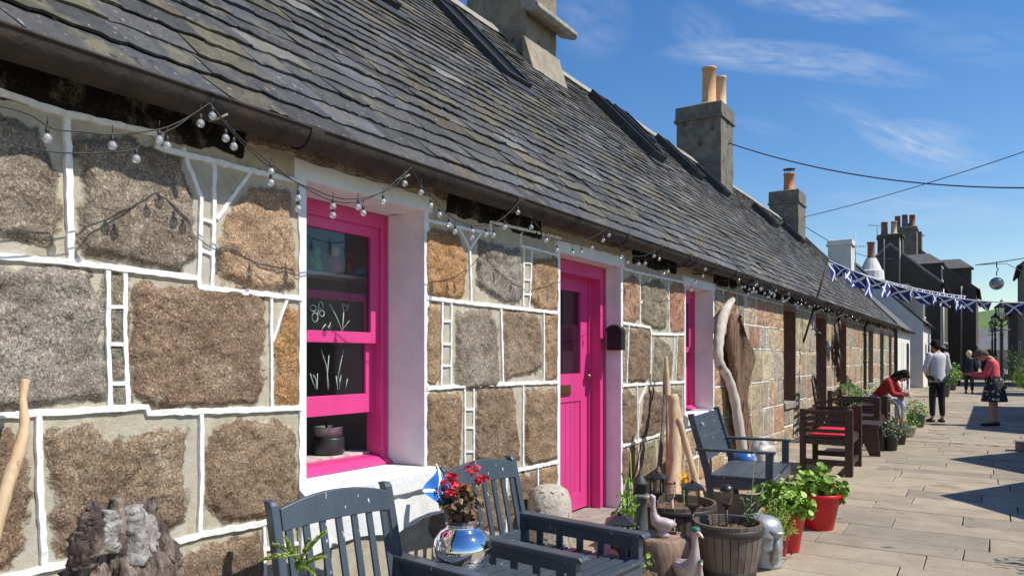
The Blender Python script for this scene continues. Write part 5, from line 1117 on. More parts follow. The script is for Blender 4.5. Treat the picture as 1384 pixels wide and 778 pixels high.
# solar lanterns on stakes
M_LG = glassmat('lantern_glass', (.95, .95, .93), .95)
def square_lantern(loc_, label, s=1.0, stake=.4, rz=.4, rnd=False, tilt=0, cat='solar lantern'):
    o = empty('solar_lantern', loc_, rz, label, cat, 'solar lanterns among the pots'); o.rotation_euler = (tilt, 0, rz); z = stake
    m = MB(); m.tube([(0, 0, 0), (0, 0, z)], .011*s, 8); m.lathe([(.02*s, z-.03*s), (.05*s, z), (.05*s, z+.012*s)], 8); m.build('stake', M_BLACK, o)
    if not rnd:
        m = MB()
        for a in (-1, 1):
            for b in (-1, 1): m.bx(a*.045*s-.006*s, a*.045*s+.006*s, b*.045*s-.006*s, b*.045*s+.006*s, z+.012*s, z+.135*s)
        m.bx(-.052*s, .052*s, -.052*s, .052*s, z, z+.014*s); m.build('cage', M_BLACK, o)
        m = MB()
        for a in (-1, 1): m.bx(a*.042*s-.001, a*.042*s+.001, -.038*s, .038*s, z+.016*s, z+.132*s); m.bx(-.038*s, .038*s, a*.042*s-.001, a*.042*s+.001, z+.016*s, z+.132*s)
        m.build('glass', M_LG, o)
        m = MB(); q = .085*s; t = .03*s; zz = z+.136*s
        m.add([(-q, -q, zz), (q, -q, zz), (q, q, zz), (-q, q, zz), (-q, -q, zz+.008), (q, -q, zz+.008), (q, q, zz+.008), (-q, q, zz+.008), (-t, -t, zz+.045*s), (t, -t, zz+.045*s), (t, t, zz+.045*s), (-t, t, zz+.045*s)], [(3, 2, 1, 0), (0, 1, 5, 4), (1, 2, 6, 5), (2, 3, 7, 6), (3, 0, 4, 7), (4, 5, 9, 8), (5, 6, 10, 9), (6, 7, 11, 10), (7, 4, 8, 11), (8, 9, 10, 11)])
        m.ball((0, 0, zz+.055*s), .015*s, 0, 8, 6); m.build('roof', M_BLACK, o)
    else:
        m = MB(); m.lathe([(.02*s, z), (.045*s, z+.03*s), (.05*s, z+.09*s), (.048*s, z+.11*s)], 16); m.build('glass', M_LG, o); m = MB(); m.lathe([(.056*s, z+.11*s), (.058*s, z+.125*s), (.045*s, z+.15*s), (.02*s, z+.165*s), (.001, z+.168*s)], 16); m.build('roof', M_STEEL if 0 else M_BLACK, o)
    return o
def lantern_at(px, ptop, Y_or_X, label, **k):
    p = WY(px, ptop, Y_or_X); s = k.get('s', 1.0); g_ = gz(p.y); st_ = p.z-g_-.19*s; return square_lantern((p.x, p.y, g_), label, stake=st_, **k)
lantern_at(838, 694, 4.40, 'black square solar lantern with peaked roof just behind the slatted chair arm', s=1.12)
lantern_at(862, 713, 4.35, 'lowest black square solar lantern, tucked in front of the model lighthouse', s=.85)
lantern_at(888, 637, 5.60, 'black solar lantern leaning in the tub just left of the pale poles', s=.92, rz=.1)
lantern_at(936, 650, 5.10, 'black square solar lantern standing above the capped goose', s=.92)
lantern_at(982, 650, 5.25, 'rounded glass solar light on a copper stake in the barrel planter', s=.85, rnd=True)
# glass jar lantern hanging by the yellow flower
o = empty('jar_lantern', WY(907, 662, 5.55), 0, 'clear glass jar light on a forked stick beside the yellow flower', 'jar'); m = MB(); m.lathe([(.03, -.05), (.038, -.045), (.038, .04), (.03, .05)], 14); m.build('glass', M_LG, o); m = MB(); m.lathe([(.034, .05), (.036, .055), (.034, .07), (.001, .072)], 14); m.build('lid', mat('rusty_lid', (.25, .15, .10), .6), o); m = MB(); m.tube([(0, .02, -.05), (.0, .03, -.25), (-.02, .05, -.52)], .013, 6); m.build('stick', M_DRIFT, o)
o = empty('wind_spinner', WY(924, 647, 5.55), 0, 'yellow daffodil wind spinner on a stick above the half-barrel tub', 'garden ornament')
m = MB()
for k in range(6):
    a = k*PI/3+.3; c = Vector((.0, math.cos(a)*.045, math.sin(a)*.045)); leaf(m, c, Vector((.8, -.5+.3*math.cos(a), .3*math.sin(a))).normalized(), .052, 'oval')
m.build('petals', M_YEL, o); m = MB(); m.lathe([(.012, 0), (.02, .03), (.026, .04), (.018, .03)], 12); t = m.build('trumpet', mat('deep_yellow', (.75, .30, .01), .5), o); t.rotation_euler = (0, PI/2, -.5); m = MB(); m.tube([(0, 0, 0), (0, .01, -.5)], .005, 5); m.build('stem', M_LEAF, o)
# leafy shoots at the door
o = empty('leafy_plant', (WY(856, 700, 4.95).x, 4.95, gz(5)), 0, 'tall leafy green shoots growing against the white reveal beside the pink door', 'plant'); m = MB(); random.seed(5)
for (tx, ty) in ((852, 612), (850, 645), (838, 660), (856, 672), (834, 690), (848, 690), (843, 675), (846, 704)):
    b_ = WY(tx, ty, 4.95+random.uniform(-.1, .1))-o.location; m.tube([(0, 0, .15), b_*.5+Vector((0, 0, .1)), b_], .004, 4)
    if ty > 630:
        for k in range(16): leaf(m, b_.lerp(Vector((0, 0, .3)), random.random()*.55)+Vector((random.uniform(-.04, .04), random.uniform(-.04, .04), random.uniform(-.03, .03))), Vector((random.uniform(-1, 1), random.uniform(-1, 1), random.uniform(.0, 1))).normalized(), .042, 'oval')
m.build('leaves', M_LEAFL, o); pot_mb(.09, .12, .20).build('pot', M_BLACK, o)
# ------------------------------------------------------------------ driftwood and poles
def pole(name, pts, rs, label, m_=None, cat='driftwood', jit=.18, n=12, sub=6):
    P_ = catm([Vector(p) for p in pts], sub); R_ = []
    for i in range(len(P_)):
        u = i/(len(P_)-1)*(len(rs)-1); k = min(int(u), len(rs)-2); R_.append((rs[k]+(rs[k+1]-rs[k])*(u-k))*(1+.07*math.sin(i*1.7)))
    b = P_[0]; m = MB(); m.tube([p-b for p in P_], R_, n, jit=jit*.4); o = m.build(name, m_ or M_DRIFT); o.location = b; return tag(o, label, cat)
random.seed(31)
M_PALE = mat('peeled_pale_wood', (.46, .31, .16), .7, (.58, .43, .27), 4, .5, 14, stretch=(4, 4, .35), spots=[((.28, .17, .09), 6, .62, .1)])
zf = gz(5.9)
def q(px, py, x): return WX(px, py, x)
pole('driftwood_pole', [q(908, 728, .62), q(912, 640, .50), q(912, 560, .42), q(908, 533, .38)], [.065, .062, .060, .055], 'thick straight pale peeled pole leaning on the wall above the half-barrel tub', M_PALE, jit=.05)
pole('driftwood_pole', [q(956, 705, .80), q(938, 640, .64), q(918, 565, .48)], [.033, .032, .028], 'slender pale pole leaning left against the thick pole from the tub\'s right rim', M_PALE, jit=.05)
pole('driftwood_pole', [q(905, 640, .36), q(903, 540, .22), q(901, 505, .18), q(900, 482, .16)], [.034, .032, .026, .017], 'tapering pale pole rising above and behind the flat-topped thick pole', M_PALE, jit=.05)
pole('driftwood_pole', [q(886, 690, .45), q(893, 610, .30), q(897, 560, .22), q(899, 500, .12)], [.022, .022, .020, .016], 'thin dark weathered stick leaning left of the thick pale pole', mat('dark_weathered_wood', (.10, .075, .06), .9, (.20, .15, .12), 8, .8, 20, stretch=(3, 3, .3)), jit=.2)
pole('driftwood_pole', [q(1007, 640, .42), q(1000, 585, .36), q(993, 540, .30), q(984, 510, .24), (q(972, 490, .20)), q(971, 465, .18), q(974, 440, .16), q(980, 420, .15), q(990, 405, .14)], [.065, .062, .058, .056, .06, .062, .075, .062, .04], 'twisted bleached driftwood trunk with a hooked top leaning beyond the second pink window', mat('bleached_driftwood', (.44, .37, .30), .85, (.60, .54, .47), 4, .8, 14, stretch=(3, 3, .4), spots=[((.20, .12, .07), 5, .60, .08)]))
# curved slab of dark driftwood
o = MB(); out = [(985, 424), (991, 436), (1000, 455), (1010, 472), (1013, 486), (1007, 504), (1002, 524), (1000, 542), (1004, 565), (1009, 590), (1012, 612), (998, 612), (992, 585), (989, 560), (987, 540), (986, 522), (984, 500), (980, 475), (979, 455), (981, 436)]
cen = WX(993, 520, .12); base = [WX(x, y, .10)-cen for x, y in out]; nn_ = len(base)
lay = []
for (dx_, sc_) in ((0, 1.0), (.05, 1.0), (.09, .86), (.06, .62), (.075, .45), (.03, .30)):
    cc = sum(base, Vector())/nn_; ring_ = []
    for i_, p in enumerate(base):
        mid = Vector((0, (p.y+cc.y)/2 if 0 else cc.y+.10*(p.z), p.z)); r_ = Vector((0, mid.y+(p.y-mid.y)*sc_, p.z*(.985 if sc_ < 1 else 1))); ring_.append(r_+Vector((dx_+random.uniform(-.006, .006), 0, 0)))
    lay += ring_
o.add(lay, [(i*nn_+k, i*nn_+(k+1) % nn_, (i+1)*nn_+(k+1) % nn_, (i+1)*nn_+k) for i in range(5) for k in range(nn_)]+[tuple(range(5*nn_, 6*nn_)), tuple(reversed(range(nn_)))], 0, True)
ob2 = o.build('driftwood_slab', mat('brown_rippled_wood', (.11, .058, .03), .8, (.25, .15, .09), 5, 1.0, 12, stretch=(5, 5, .5), bumpdist=.03, spots=[((.05, .03, .02), 6, .58, .06)])); ob2.location = cen; tag(ob2, 'curving slab of rippled brown driftwood on the wall right of the bleached trunk', 'driftwood')
pole('driftwood_branch', [WX(-12, 735, .35), WX(8, 660, .30), WX(25, 610, .26), WX(33, 575, .22), WX(31, 540, .16), WX(34, 515, .12)], [.022, .022, .020, .016, .012, .016], 'slim bare driftwood branch leaning on the wall at the far left', M_PALE)
# knot of fossil-like driftwood in front
def root_mass():
    random.seed(77); o = empty('driftwood_stump', (.62, 1.42, g0), 0, 'gnarled dark and silver driftwood stump standing below the window wall at the left', 'driftwood')
    ob_ = o.location; m = MB(); nu, nv = 120, 90; top = []
    P0 = [WX(95, 800, .55)-ob_, WX(228, 800, .55)-ob_]
    # body: ridged column, vertical flutes and knots
    prof = [(800, 88, 236), (778, 90, 232), (760, 98, 230), (745, 108, 218), (730, 112, 210), (715, 118, 206)]
    vs_ = []
    for j in range(nv+1):
        y = 800-(800-716)*j/nv
        for a in range(len(prof)-1):
            if prof[a][0] >= y >= prof[a+1][0]: t = (prof[a][0]-y)/(prof[a][0]-prof[a+1][0]); l = prof[a][1]+(prof[a+1][1]-prof[a][1])*t; r = prof[a][2]+(prof[a+1][2]-prof[a][2])*t
        A__, B__ = WX(l, y, .60)-ob_, WX(r, y, .60)-ob_; c = (A__+B__)/2; rad_ = (B__-A__).length/2
        for k in range(nu):
            a = 2*PI*k/nu; d = Vector((math.cos(a)*.72, math.sin(a), 0)); pp = Vector((math.cos(a)*1.6, math.sin(a)*1.6, c.z*3.2))
            w = pp+Vector((mnoise.noise(pp*1.3), mnoise.noise(pp*1.3+Vector((9, 0, 0))), 0))*1.4
            rdg = 1-abs(mnoise.noise(Vector((w.x*2.6, w.y*2.6, w.z*.8))))*2; rdg2 = 1-abs(mnoise.noise(Vector((w.x*6, w.y*6, w.z*2.2))))*2
            q_ = rad_*(.80+.30*rdg*.6+.13*rdg2+.22*mnoise.noise(pp*1.1)); hz = .16*mnoise.noise(Vector((math.cos(a)*2.6, math.sin(a)*2.6, 5)))*(j/nv)**2
            vs_.append(c+d*q_+Vector((0, 0, hz)))
    m.add(vs_, [(j*nu+k, j*nu+(k+1) % nu, (j+1)*nu+(k+1) % nu, (j+1)*nu+k) for j in range(nv) for k in range(nu)], 0, True)
    m.add(vs_[-nu:], [tuple(range(nu))], 0)
    m.build('stump', mat('gnarled_wood', (.055, .035, .028), .75, (.32, .25, .20), 5, 1.0, 22, stretch=(2.5, 2.5, .9), bumpdist=.02, mixpos=(.42, .66)), o)
    # upright spikes
    spk = [([(142, 745), (145, 712), (148, 688)], .036, 1), ([(160, 745), (160, 710), (157, 672)], .030, 0), ([(183, 760), (181, 712), (178, 684)], .046, 1), ([(197, 755), (198, 722), (197, 696)], .034, 1), ([(126, 748), (124, 712), (125, 692)], .040, 0), ([(112, 765), (110, 735), (113, 716)], .036, 0), ([(205, 790), (218, 768), (222, 755)], .045, 0), ([(170, 730), (169, 710), (167, 690)], .022, 0)]
    for pts, r, s in spk:
        m = MB(); P_ = catm([WX(x, y, .66)-ob_ for x, y in pts], 8); n = len(P_); m.tube(P_, [r*(1.1-.6*(i/n)**3) for i in range(n)], 16, jit=.42); m.build('spike', mat('silver_checked_wood', (.42, .40, .38), .85, (.16, .13, .11), 30, 1.0, 34, stretch=(1, 1, .8), bumpdist=.02) if s else mat('gnarled_wood', (0, 0, 0)), o)
    return o
root_mass()
# bits under and behind the bench
o = MB(); o.ball((0, 0, .04), .16, 0, 16, 10, (1, 1.2, .4), .25); bo = o.build('stone', mat('pale_beach_stone', (.55, .50, .42), .9, (.42, .38, .32), 8, .5)); bo.location = (.98, 6.35, gz(6.3)); tag(bo, 'flat pale beach stone lying under the front of the blue bench', 'stone')
o = empty('fishing_float', (.62, 8.55, gz(8.5)), 0, 'blue and white glass fishing float resting beyond the blue bench', 'float'); m = MB(); m.ball((0, 0, .30), .15, 0, 18, 12); m.build('ball', mat('blue_float', (.03, .12, .40), .25, (.5, .6, .7), 3, mixpos=(.5, .6)), o); m = MB(); m.tube([(.15*math.cos(a), .02*math.sin(3*a), .30+.15*math.sin(a)) for a in [2*PI*k/20 for k in range(21)]], .008, 6); m.lathe([(.12, 0), (.12, .16), (.10, .17)], 14); m.build('net_and_stand', mat('old_rope', (.30, .24, .15), .9), o)
o = empty('bottle', (1.36, 6.28, gz(6.3)), 0, 'small red glass bottle standing beside the front leg of the blue bench', 'bottle'); m = MB(); m.lathe([(.001, 0), (.028, 0), (.03, .01), (.03, .11), (.014, .15), (.012, .19)], 14); m.build('glass', mat('red_glass', (.45, .02, .01), .1), o); m = MB(); m.lathe([(.014, .19), (.014, .21), (.001, .212)], 10); m.build('cap', M_WHC, o)
o = empty('carrier_bag', (.72, 8.95, gz(9)), .2, 'crumpled pale plastic sack with a purple stripe between the bench and the dark chair', 'sack'); m = MB(); m.ball((0, 0, .25), .20, 0, 20, 14, (.8, .9, 1.3), .4); m.build('sack', mat('pale_sack', (.50, .47, .42), .5, (.40, .36, .33), 6, .6, 12), o); m = MB(); m.lathe([(.178, .17), (.182, .19), (.178, .21)], 20, (0, 0, 0), wob=.03); m.build('stripe', mat('purple_print', (.20, .08, .32), .5), o)
# ================================================================== PLANTS AND CLUTTER ALONG THE WALL
random.seed(50)
o = empty('topiary', (.62, 15.9, 0), 0, 'clipped round green bush in a pot against the wall beyond the dark chair', 'plant'); pot_mb(.16, .2, .36).build('pot', M_BLACK, o); m = MB(); leafy(m, (0, 0, .62), .28, 2200, .03, 'oval', hollow=.82); m.build('foliage', M_LEAF, o); m = MB(); m.tube([(0, 0, .3), (0, 0, .6)], .02, 6); m.build('stem', M_STEM, o)
def small_plants(px, py, label, h=.22, r=.12, mt=M_LEAF, mp=M_BLACK, fl=None, lh=.16, x=None, n=120, ls=.035):
    p = GP(px, py); o = plant_pot('potted_plant', (p.x if x is None else x, p.y, p.z), label, r*.8, r, h, mp, [(mt, dict(balls=[(0, 0, h+lh*.6, lh), (.06, -.05, h+lh*.3, lh*.8), (-.05, .06, h+lh*.5, lh*.8)], n=n//2, ls=ls))], group='potted plants along the wall')
    if fl: m = MB(); leafy(m, (0, 0, h+lh*.8), lh*.95, 26, .03, 'round', hollow=.7); m.tube([(0, 0, h), (0, 0, h+lh)], .004, 4); m.build('blossom', fl, o)
    return o
small_plants(1203, 608, 'black pot with pale pink flowers beside the dark armchair', fl=M_FLP, mt=M_LEAFD)
small_plants(1216, 600, 'low black pot with trailing stems just beyond the pale pink flowers', h=.16, r=.10, mt=M_LEAFD)
small_plants(1238, 577, 'dark green bucket with bright leafy plant and cream blooms at the seated person\'s side', h=.26, r=.17, mt=M_LEAFL, mp=mat('green_bucket', (.03, .08, .05), .5), fl=M_FLP, lh=.22, n=300)
small_plants(1196, 592, 'small dark pot of white flowers between the wall and the table', fl=M_WHC, mt=M_LEAFD)
small_plants(1135, 580, 'blue glazed pot of white flowers below the brown window', mp=mat('blue_glazed_pot', (.04, .10, .35), .3), fl=M_WHC, mt=M_LEAFD, x=.35)
small_plants(1176, 562, 'pot of small white blossoms at the foot of the downpipe', fl=M_WHC, mt=M_LEAFD, x=.4, lh=.25, n=200)
small_plants(1190, 556, 'pot of mixed blossoms under the olive framed window', fl=M_FLP, mt=M_LEAFL, x=.4, lh=.22, n=200)
small_plants(1203, 551, 'trailing green pot beside the last doorway of the terrace', mt=M_LEAFL, x=.45, lh=.25, n=200)
small_plants(1283, 527, 'leafy green tub beyond the standing man, nearer of two', mt=M_LEAFL, mp=M_BLACK, h=.45, r=.3, lh=.5, n=500, ls=.07)
small_plants(1290, 521, 'leafy dark green tub beyond the standing man, farther of two', mt=M_LEAF, mp=M_BLACK, h=.45, r=.3, lh=.5, n=400, ls=.07)
small_plants(1272, 536, 'pot of dark foliage directly behind the standing man', mt=M_LEAFD, mp=M_BLACK, h=.45, r=.3, lh=.5, n=400, ls=.07)
small_plants(1186, 540, 'white flowering plant on the ground behind the low table', fl=M_WHC, mt=M_LEAFD, x=.5, lh=.25, n=200)
small_plants(1168, 572, 'dark pot of silvery leaves by the downpipe foot', mt=mat('silver_leaf', (.22, .26, .18), .6, island=.3), x=.45, lh=.2)
small_plants(1222, 560, 'tall white flowering pot against the wall next to the bench of the person in red', fl=M_WHC, mt=M_LEAFL, x=.5, h=.4, r=.16, lh=.25, n=200)
small_plants(1228, 590, 'pale clay pot of green shoots at the edge of the lane', mt=M_LEAFL, mp=mat('pale_clay', (.5, .45, .4), .8), h=.2, r=.12)
# hooped basket
o = empty('hooped_basket', (1.52, 14.3, -.02), .4, 'round basket with a tall arched hoop handle beside the paving', 'basket'); m = MB(); m.lathe([(.12, 0), (.18, .2), (.19, .22), (.17, .2)], 18); m.build('basket', mat('wicker', (.20, .13, .08), .9, (.30, .2, .12), 30, 1, 50), o); m = MB(); m.tube([(.18*math.cos(a), 0, .2+.5*math.sin(a)) for a in [PI*k/16 for k in range(17)]], .012, 6); m.build('hoop', mat('wicker', (0, 0, 0)), o); m = MB(); leafy(m, (0, 0, .28), .16, 120, .03); m.build('leaves', M_LEAFD, o)
# things hung on the wall
o = empty('driftwood_hanging', (.05, 17.95, 1.95), 0, 'dark tangle of driftwood hung on the wall between dark door and brown window', 'wall hanging'); m = MB(); random.seed(9)
for k in range(14):
    y = random.uniform(-.28, .28); z = random.uniform(-.9, .1); m.tube([(.02, y, z+.25), (.06, y+random.uniform(-.08, .08), z), (.03, y+random.uniform(-.1, .1), z-.3)], random.uniform(.015, .04), 6)
m.build('driftwood', M_BROWNW, o)
o = empty('wall_lantern', (.02, 15.4, 1.85), 0, 'small black lantern bracketed to the wall by the dark door', 'wall lamp'); m = MB(); m.tube([(0, 0, .1), (.1, 0, .12), (.14, 0, .05)], .012, 6); m.build('bracket', M_BLACK, o); m = MB(); m.lathe([(.04, -.14), (.06, 0), (.08, .01), (.02, .06)], 8, (.14, 0, 0)); m.build('lamp', M_BLACK, o)
# bunting pole and bunting
PA, PB = Vector((0.02, 14.7, 1.68)), Vector((.47, 14.7, 3.22))
m = MB(); m.tube([Vector((0, 0, 0)), PB-PA], [.022, .016], 8); o = m.build('bunting_pole', M_BROWNW); o.location = PA; tag(o, 'slanting dark pole fixed to the terrace wall and carrying the bunting', 'pole')
def bunting(name, A, B, drop, n, label, mats_, sc=1.0, seed=1, skip=()):
    random.seed(seed); A, B = Vector(A), Vector(B); o = empty(name, A, 0, label, 'bunting', 'saltire bunting across the lane'); L_ = sag(A, B, drop, 60)
    m = MB(); m.tube([p-A for p in L_], .011, 5); m.build('white_tape', M_WHC, o)
    for k in range(n):
        if k in skip: continue
        t0 = (k+random.uniform(.0, .2))/n; t1 = t0+random.uniform(.68, .98)/n; f = lambda t: A.lerp(B, t)+Vector((0, 0, -drop*4*t*(1-t)))
        a, b = f(t0)-A, f(t1)-A; h = (b-a).length*random.uniform(.50, .78); tw = random.uniform(-.25, .25); ph = random.random()*6; lift = random.uniform(-.16, .30); fold = random.uniform(.30, .95)
        def Pq(u, v):
            s_ = u if v < .01 else .5+(u-.5)*(1-(1-fold)*v)
            p = a.lerp(b, s_); return p+Vector((.02*math.sin(ph+u*7)*v, (lift*v*h*1.4)+.05*math.sin(ph+u*6+v*2)*v, -h*v*(1-.25*abs(lift))+.03*v*math.sin(ph+u*4)))+Vector((tw*h*v*.5, 0, 0))
        saltire(o, Pq, 8, 6, .055, mats_, .004, ('flag', 'white_cross'))
    return o
bunting('bunting', PB-Vector((0, 0, .02)), (6.4, 14.75, 3.0), .80, 18, 'front line of saltire flags from the slanting pole across the lane', M_SALTD, seed=4)
bunting('bunting', PB-Vector((.03, -.02, .06)), WY(1305, 400, 24), .10, 15, 'second line of saltire flags running back up the lane from the slanting pole', M_SALTD, seed=8)
# overhead wires
def wire(pts, label, r=.012):
    b = Vector(pts[0]); m = MB(); m.tube([Vector(p)-b for p in pts], r, 5); o = m.build('overhead_wire', M_WIRE); o.location = b; tag(o, label, 'wire'); return o
a = Vector((-2.97, 20.0, 7.2)); wire(sag(a, WY(1500, 250, 19.5), .45, 24), 'sagging overhead wire from the middle chimney towards the right', .016)
a = Vector((-3.4, 30.0, 6.75)); wire(sag(a, WY(1470, 175, 24), .15, 24), 'overhead wire rising to the right from the far chimney', .013)
wire(sag(a, (-1.85, 50.2, 7.4), .5, 24), 'overhead wire running back from the far chimney to the dark gable', .016)
wa, wb = WY(1318, 358, 34), WY(1400, 346, 34); wire(sag(wa, wb, .02, 10), 'short wire across the lane from which the glass ball hangs', .018)
wc = WY(1347, 354, 34); wire([wa+Vector((0, 0, .0)), WY(1360, 356, 34), WY(1400, 376, 34)], 'thin stay wire dipping right beside the glass ball', .012)
o = empty('glass_ball', WY(1347, 383, 34), 0, 'large mirrored glass ball hanging from a wire above the lane', 'glass ball'); m = MB(); m.ball((0, 0, 0), .245, 0, 20, 14); m.build('ball', mat('crackled_mirror_glass', (.35, .38, .40), .2, (.12, .13, .14), 9, .8, 14, metal=.6), o); m = MB(); m.tube([(0, 0, .3), (0, 0, .45), (.06, 0, .55), (0, 0, .62), (0, 0, .85)], .02, 6); m.build('hook', M_BLACK, o)

# ================================================================== BUILDINGS UP THE LANE
M_WHARL = mat('white_harling', (.74, .72, .66), .9, (.62, .60, .54), 2, .7, 30); M_DHARL = mat('dark_brown_harling', (.062, .050, .036), .95, (.095, .078, .058), 1.2, .7, 20); M_BHARL = mat('beige_harling', (.34, .26, .20), .95, (.42, .33, .26), 1.5, .6, 20)
M_FSLATE = mat('far_slate', (.085, .082, .08), .8, (.14, .13, .12), 2.5, .8, 9, stretch=(1, .6, 3))
M_FGLASS = mat('far_window_glass', (.03, .035, .04), .1, spec=.7)
def house(label, x1, x0, ya, yb, eave, rise, mw, mr=M_FSLATE, gable_m=None, wins=(), doors=(), name='house', group=None, chim=(), coping=True, face=1, over=.12, z0=-.05):
    """ridge along y; x1 = lane side, x0 = rear"""
    o = empty(name, (x1, ya, 0), 0, label, 'house', group); X, Yv = x1, ya; xm = (x0+x1)/2; v = lambda x, y, z: (x-X, y-Yv, z)
    m = MB(); P_ = [v(x0, ya, z0), v(x1, ya, z0), v(x1, ya, eave), v(xm, ya, eave+rise), v(x0, ya, eave)]; m.prism(P_, (0, yb-ya, 0)); m.build('wall', mw, o)
    s = 1 if x1 > x0 else -1
    m = MB()
    for (xa, sg) in ((x1, s), (x0, -s)):
        nx_, nz_ = rise*sg, abs(x1-x0)/2; l = math.hypot(nx_, nz_); nx_, nz_ = nx_/l*.09, nz_/l*.09; sl_ = rise/(abs(x1-x0)/2)
        a = (xa+sg*over, eave-over*sl_+.01); b = (xm, eave+rise+.01)
        m.prism([v(a[0], ya+.0, a[1]), v(b[0], ya, b[1]), v(b[0]+nx_, ya, b[1]+nz_), v(a[0]+nx_, ya, a[1]+nz_)], (0, yb-ya, 0))
    m.build('roof', mr, o)
    if coping:
        m = MB()
        for yy in (ya-.03,):
            for xa in (x1, x0): m.prism([v(xa, yy, eave+.02), v(xm, yy, eave+rise+.05), v(xm, yy, eave+rise+.22), v(xa, yy, eave+.18)], (0, .22, 0))
        m.build('gable_coping', M_STONEG, o, .01)
    m = MB(); m.tube([v(x1+s*(over+.05), ya, eave-.08), v(x1+s*(over+.05), yb, eave-.08)], .07, 8); m.build('gutter', M_IRON, o)
    for (wy, wz, ww, wh) in wins:
        m = MB(); xx = x1+s*.012; f = .07
        m.bx(*sorted((v(xx, 0, 0)[0], v(xx-s*.05, 0, 0)[0])), wy-Yv, wy+f-Yv, wz, wz+wh); m.bx(*sorted((v(xx, 0, 0)[0], v(xx-s*.05, 0, 0)[0])), wy+ww-f-Yv, wy+ww-Yv, wz, wz+wh)
        for zz in (wz, wz+wh-f, wz+wh/2-f/2): m.bx(*sorted((v(xx, 0, 0)[0]+.001, v(xx-s*.05, 0, 0)[0])), wy+f-Yv, wy+ww-f-Yv, zz, zz+f)
        w_ = m.build('window', M_WHP, o); m = MB(); m.bx(*sorted((v(xx-s*.009, 0, 0)[0], v(xx-s*.03, 0, 0)[0])), wy+f-Yv, wy+ww-f-Yv, wz+f, wz+wh-f); m.build('pane', M_FGLASS, w_)
        m = MB(); m.bx(*sorted((v(x1+s*.10, 0, 0)[0], v(x1, 0, 0)[0])), wy-.06-Yv, wy+ww+.06-Yv, wz-.14, wz-.002); m.build('window_sill', M_STONEG, w_)
    for (wy, ww, wh, dm) in doors:
        m = MB(); m.bx(*sorted((v(x1+s*.03, 0, 0)[0], v(x1, 0, 0)[0])), wy-Yv, wy+ww-Yv, 0, wh); m.bx(*sorted((v(x1+s*.045, 0, 0)[0], v(x1+s*.03, 0, 0)[0])), wy-Yv+.12, wy+ww-Yv-.12, .2, .9); m.bx(*sorted((v(x1+s*.045, 0, 0)[0], v(x1+s*.03, 0, 0)[0])), wy-Yv+.12, wy+ww-Yv-.12, 1.1, wh-.15); m.build('door', dm, o, .01)
    for (xa, xb, y0, y1, zb, zt, mm, pots) in chim:
        c = stack(o, xa-X, xb-X, y0-Yv, y1-Yv, zb, zt, mm, cap=.25, over=.08, pots=[(px_-X, py_-Yv, r, h, mt, 0) for px_, py_, r, h, mt in pots])
    return o
def dormer(o, ox, oy, x, y0, y1, z0, z1, dx_=1.6, cheek=M_DHARL, hip=True, frame=M_WHP):
    m = MB(); v = lambda X, Y, Z: (X-ox, Y-oy, Z)
    m.bx(x-dx_-ox, x-ox, y0-oy, y1-oy, z0, z1); d_ = m.build('dormer', cheek, o); m = MB(); ym = (y0+y1)/2
    q0 = [v(x+.15, y0-.15, z1), v(x+.15, y1+.15, z1), v(x-dx_, y1+.15, z1), v(x-dx_, y0-.15, z1)]; m.add(q0+[v(x-.7, ym, z1+.75), v(x-dx_-.3, ym, z1+.75)], [(3, 2, 1, 0), (0, 1, 4), (1, 2, 5, 4), (3, 0, 4, 5), (2, 3, 5)]); m.build('dormer_roof', M_FSLATE, d_)
    m = MB(); m.bx(x+.0-ox, x+.03-ox, y0+.12-oy, y1-.12-oy, z0+.25, z1-.12); w = m.build('window', frame, d_); m = MB(); m.bx(x+.02-ox, x+.036-ox, y0+.22-oy, y1-.22-oy, z0+.35, z1-.22); m.build('pane', M_FGLASS, w); return d_
TR = M_TERRAR; YP = mat('buff_far_pot', (.48, .34, .2), .8)
house('low dark slated cottage just past the terrace with a white lane wall and white chimney', 0.0, -7.4, 31.6, 36.6, 2.55, 3.75, M_DHARL, name='cottage_house', coping=True, wins=[(33.0, .8, .8, 1.2)], doors=[(35, .9, 2.0, M_BLACK)], chim=[(-2.75, -1.85, 33.2, 34.0, 3.8, 6.3, M_WHARL, [])])  # the gable's shade is put into the dark wall colour
m = MB(); m.bx(.0, .012, 31.6, 36.6, -.05, 2.5); fr_ = m.build('white_front', M_WHARL, bpy.data.objects['cottage_house']); fr_.location = (0, -31.6, 0)
h3 = house('white harled cottage with slate roof, dormer and conical chimney head up the lane', .35, -6.6, 39.0, 44.0, 3.0, 3.4, M_WHARL, name='cottage_house', wins=[(40.2, .8, .9, 1.3)], doors=[(42, .9, 2.0, mat('green_door', (0, 0, 0)))], coping=False)
m = MB(); 
for (r, z) in (): pass
m.lathe([(.62, 5.3), (.58, 5.75), (.50, 5.8), (.36, 6.15), (.24, 6.4), (.22, 6.4)], 16, (-2.45, 2.2, 0), smooth=False); c = m.build('chimney', M_WHARL, h3); m = MB(); m.lathe([(.20, 6.38), (.2, 6.45), (.17, 6.5), (.165, 7.1), (.2, 7.15), (.2, 7.22), (.15, 7.22)], 14, (-2.45, 2.2, 0)); m.build('chimney_pot', TR, c)
dormer(h3, .35, 39, .32, 39.6, 40.9, 3.0, 4.2, 2.0, mat('beige_cheek', (.50, .43, .33), .9))  # dormer cheeks in one even beige
house('small dark outhouse with low slate roof between the white cottage and the tall gable', .75, -3, 45.0, 48.5, 1.9, 1.2, M_DHARL, name='outhouse', coping=False, doors=[(46.2, .9, 1.75, M_DKP)])
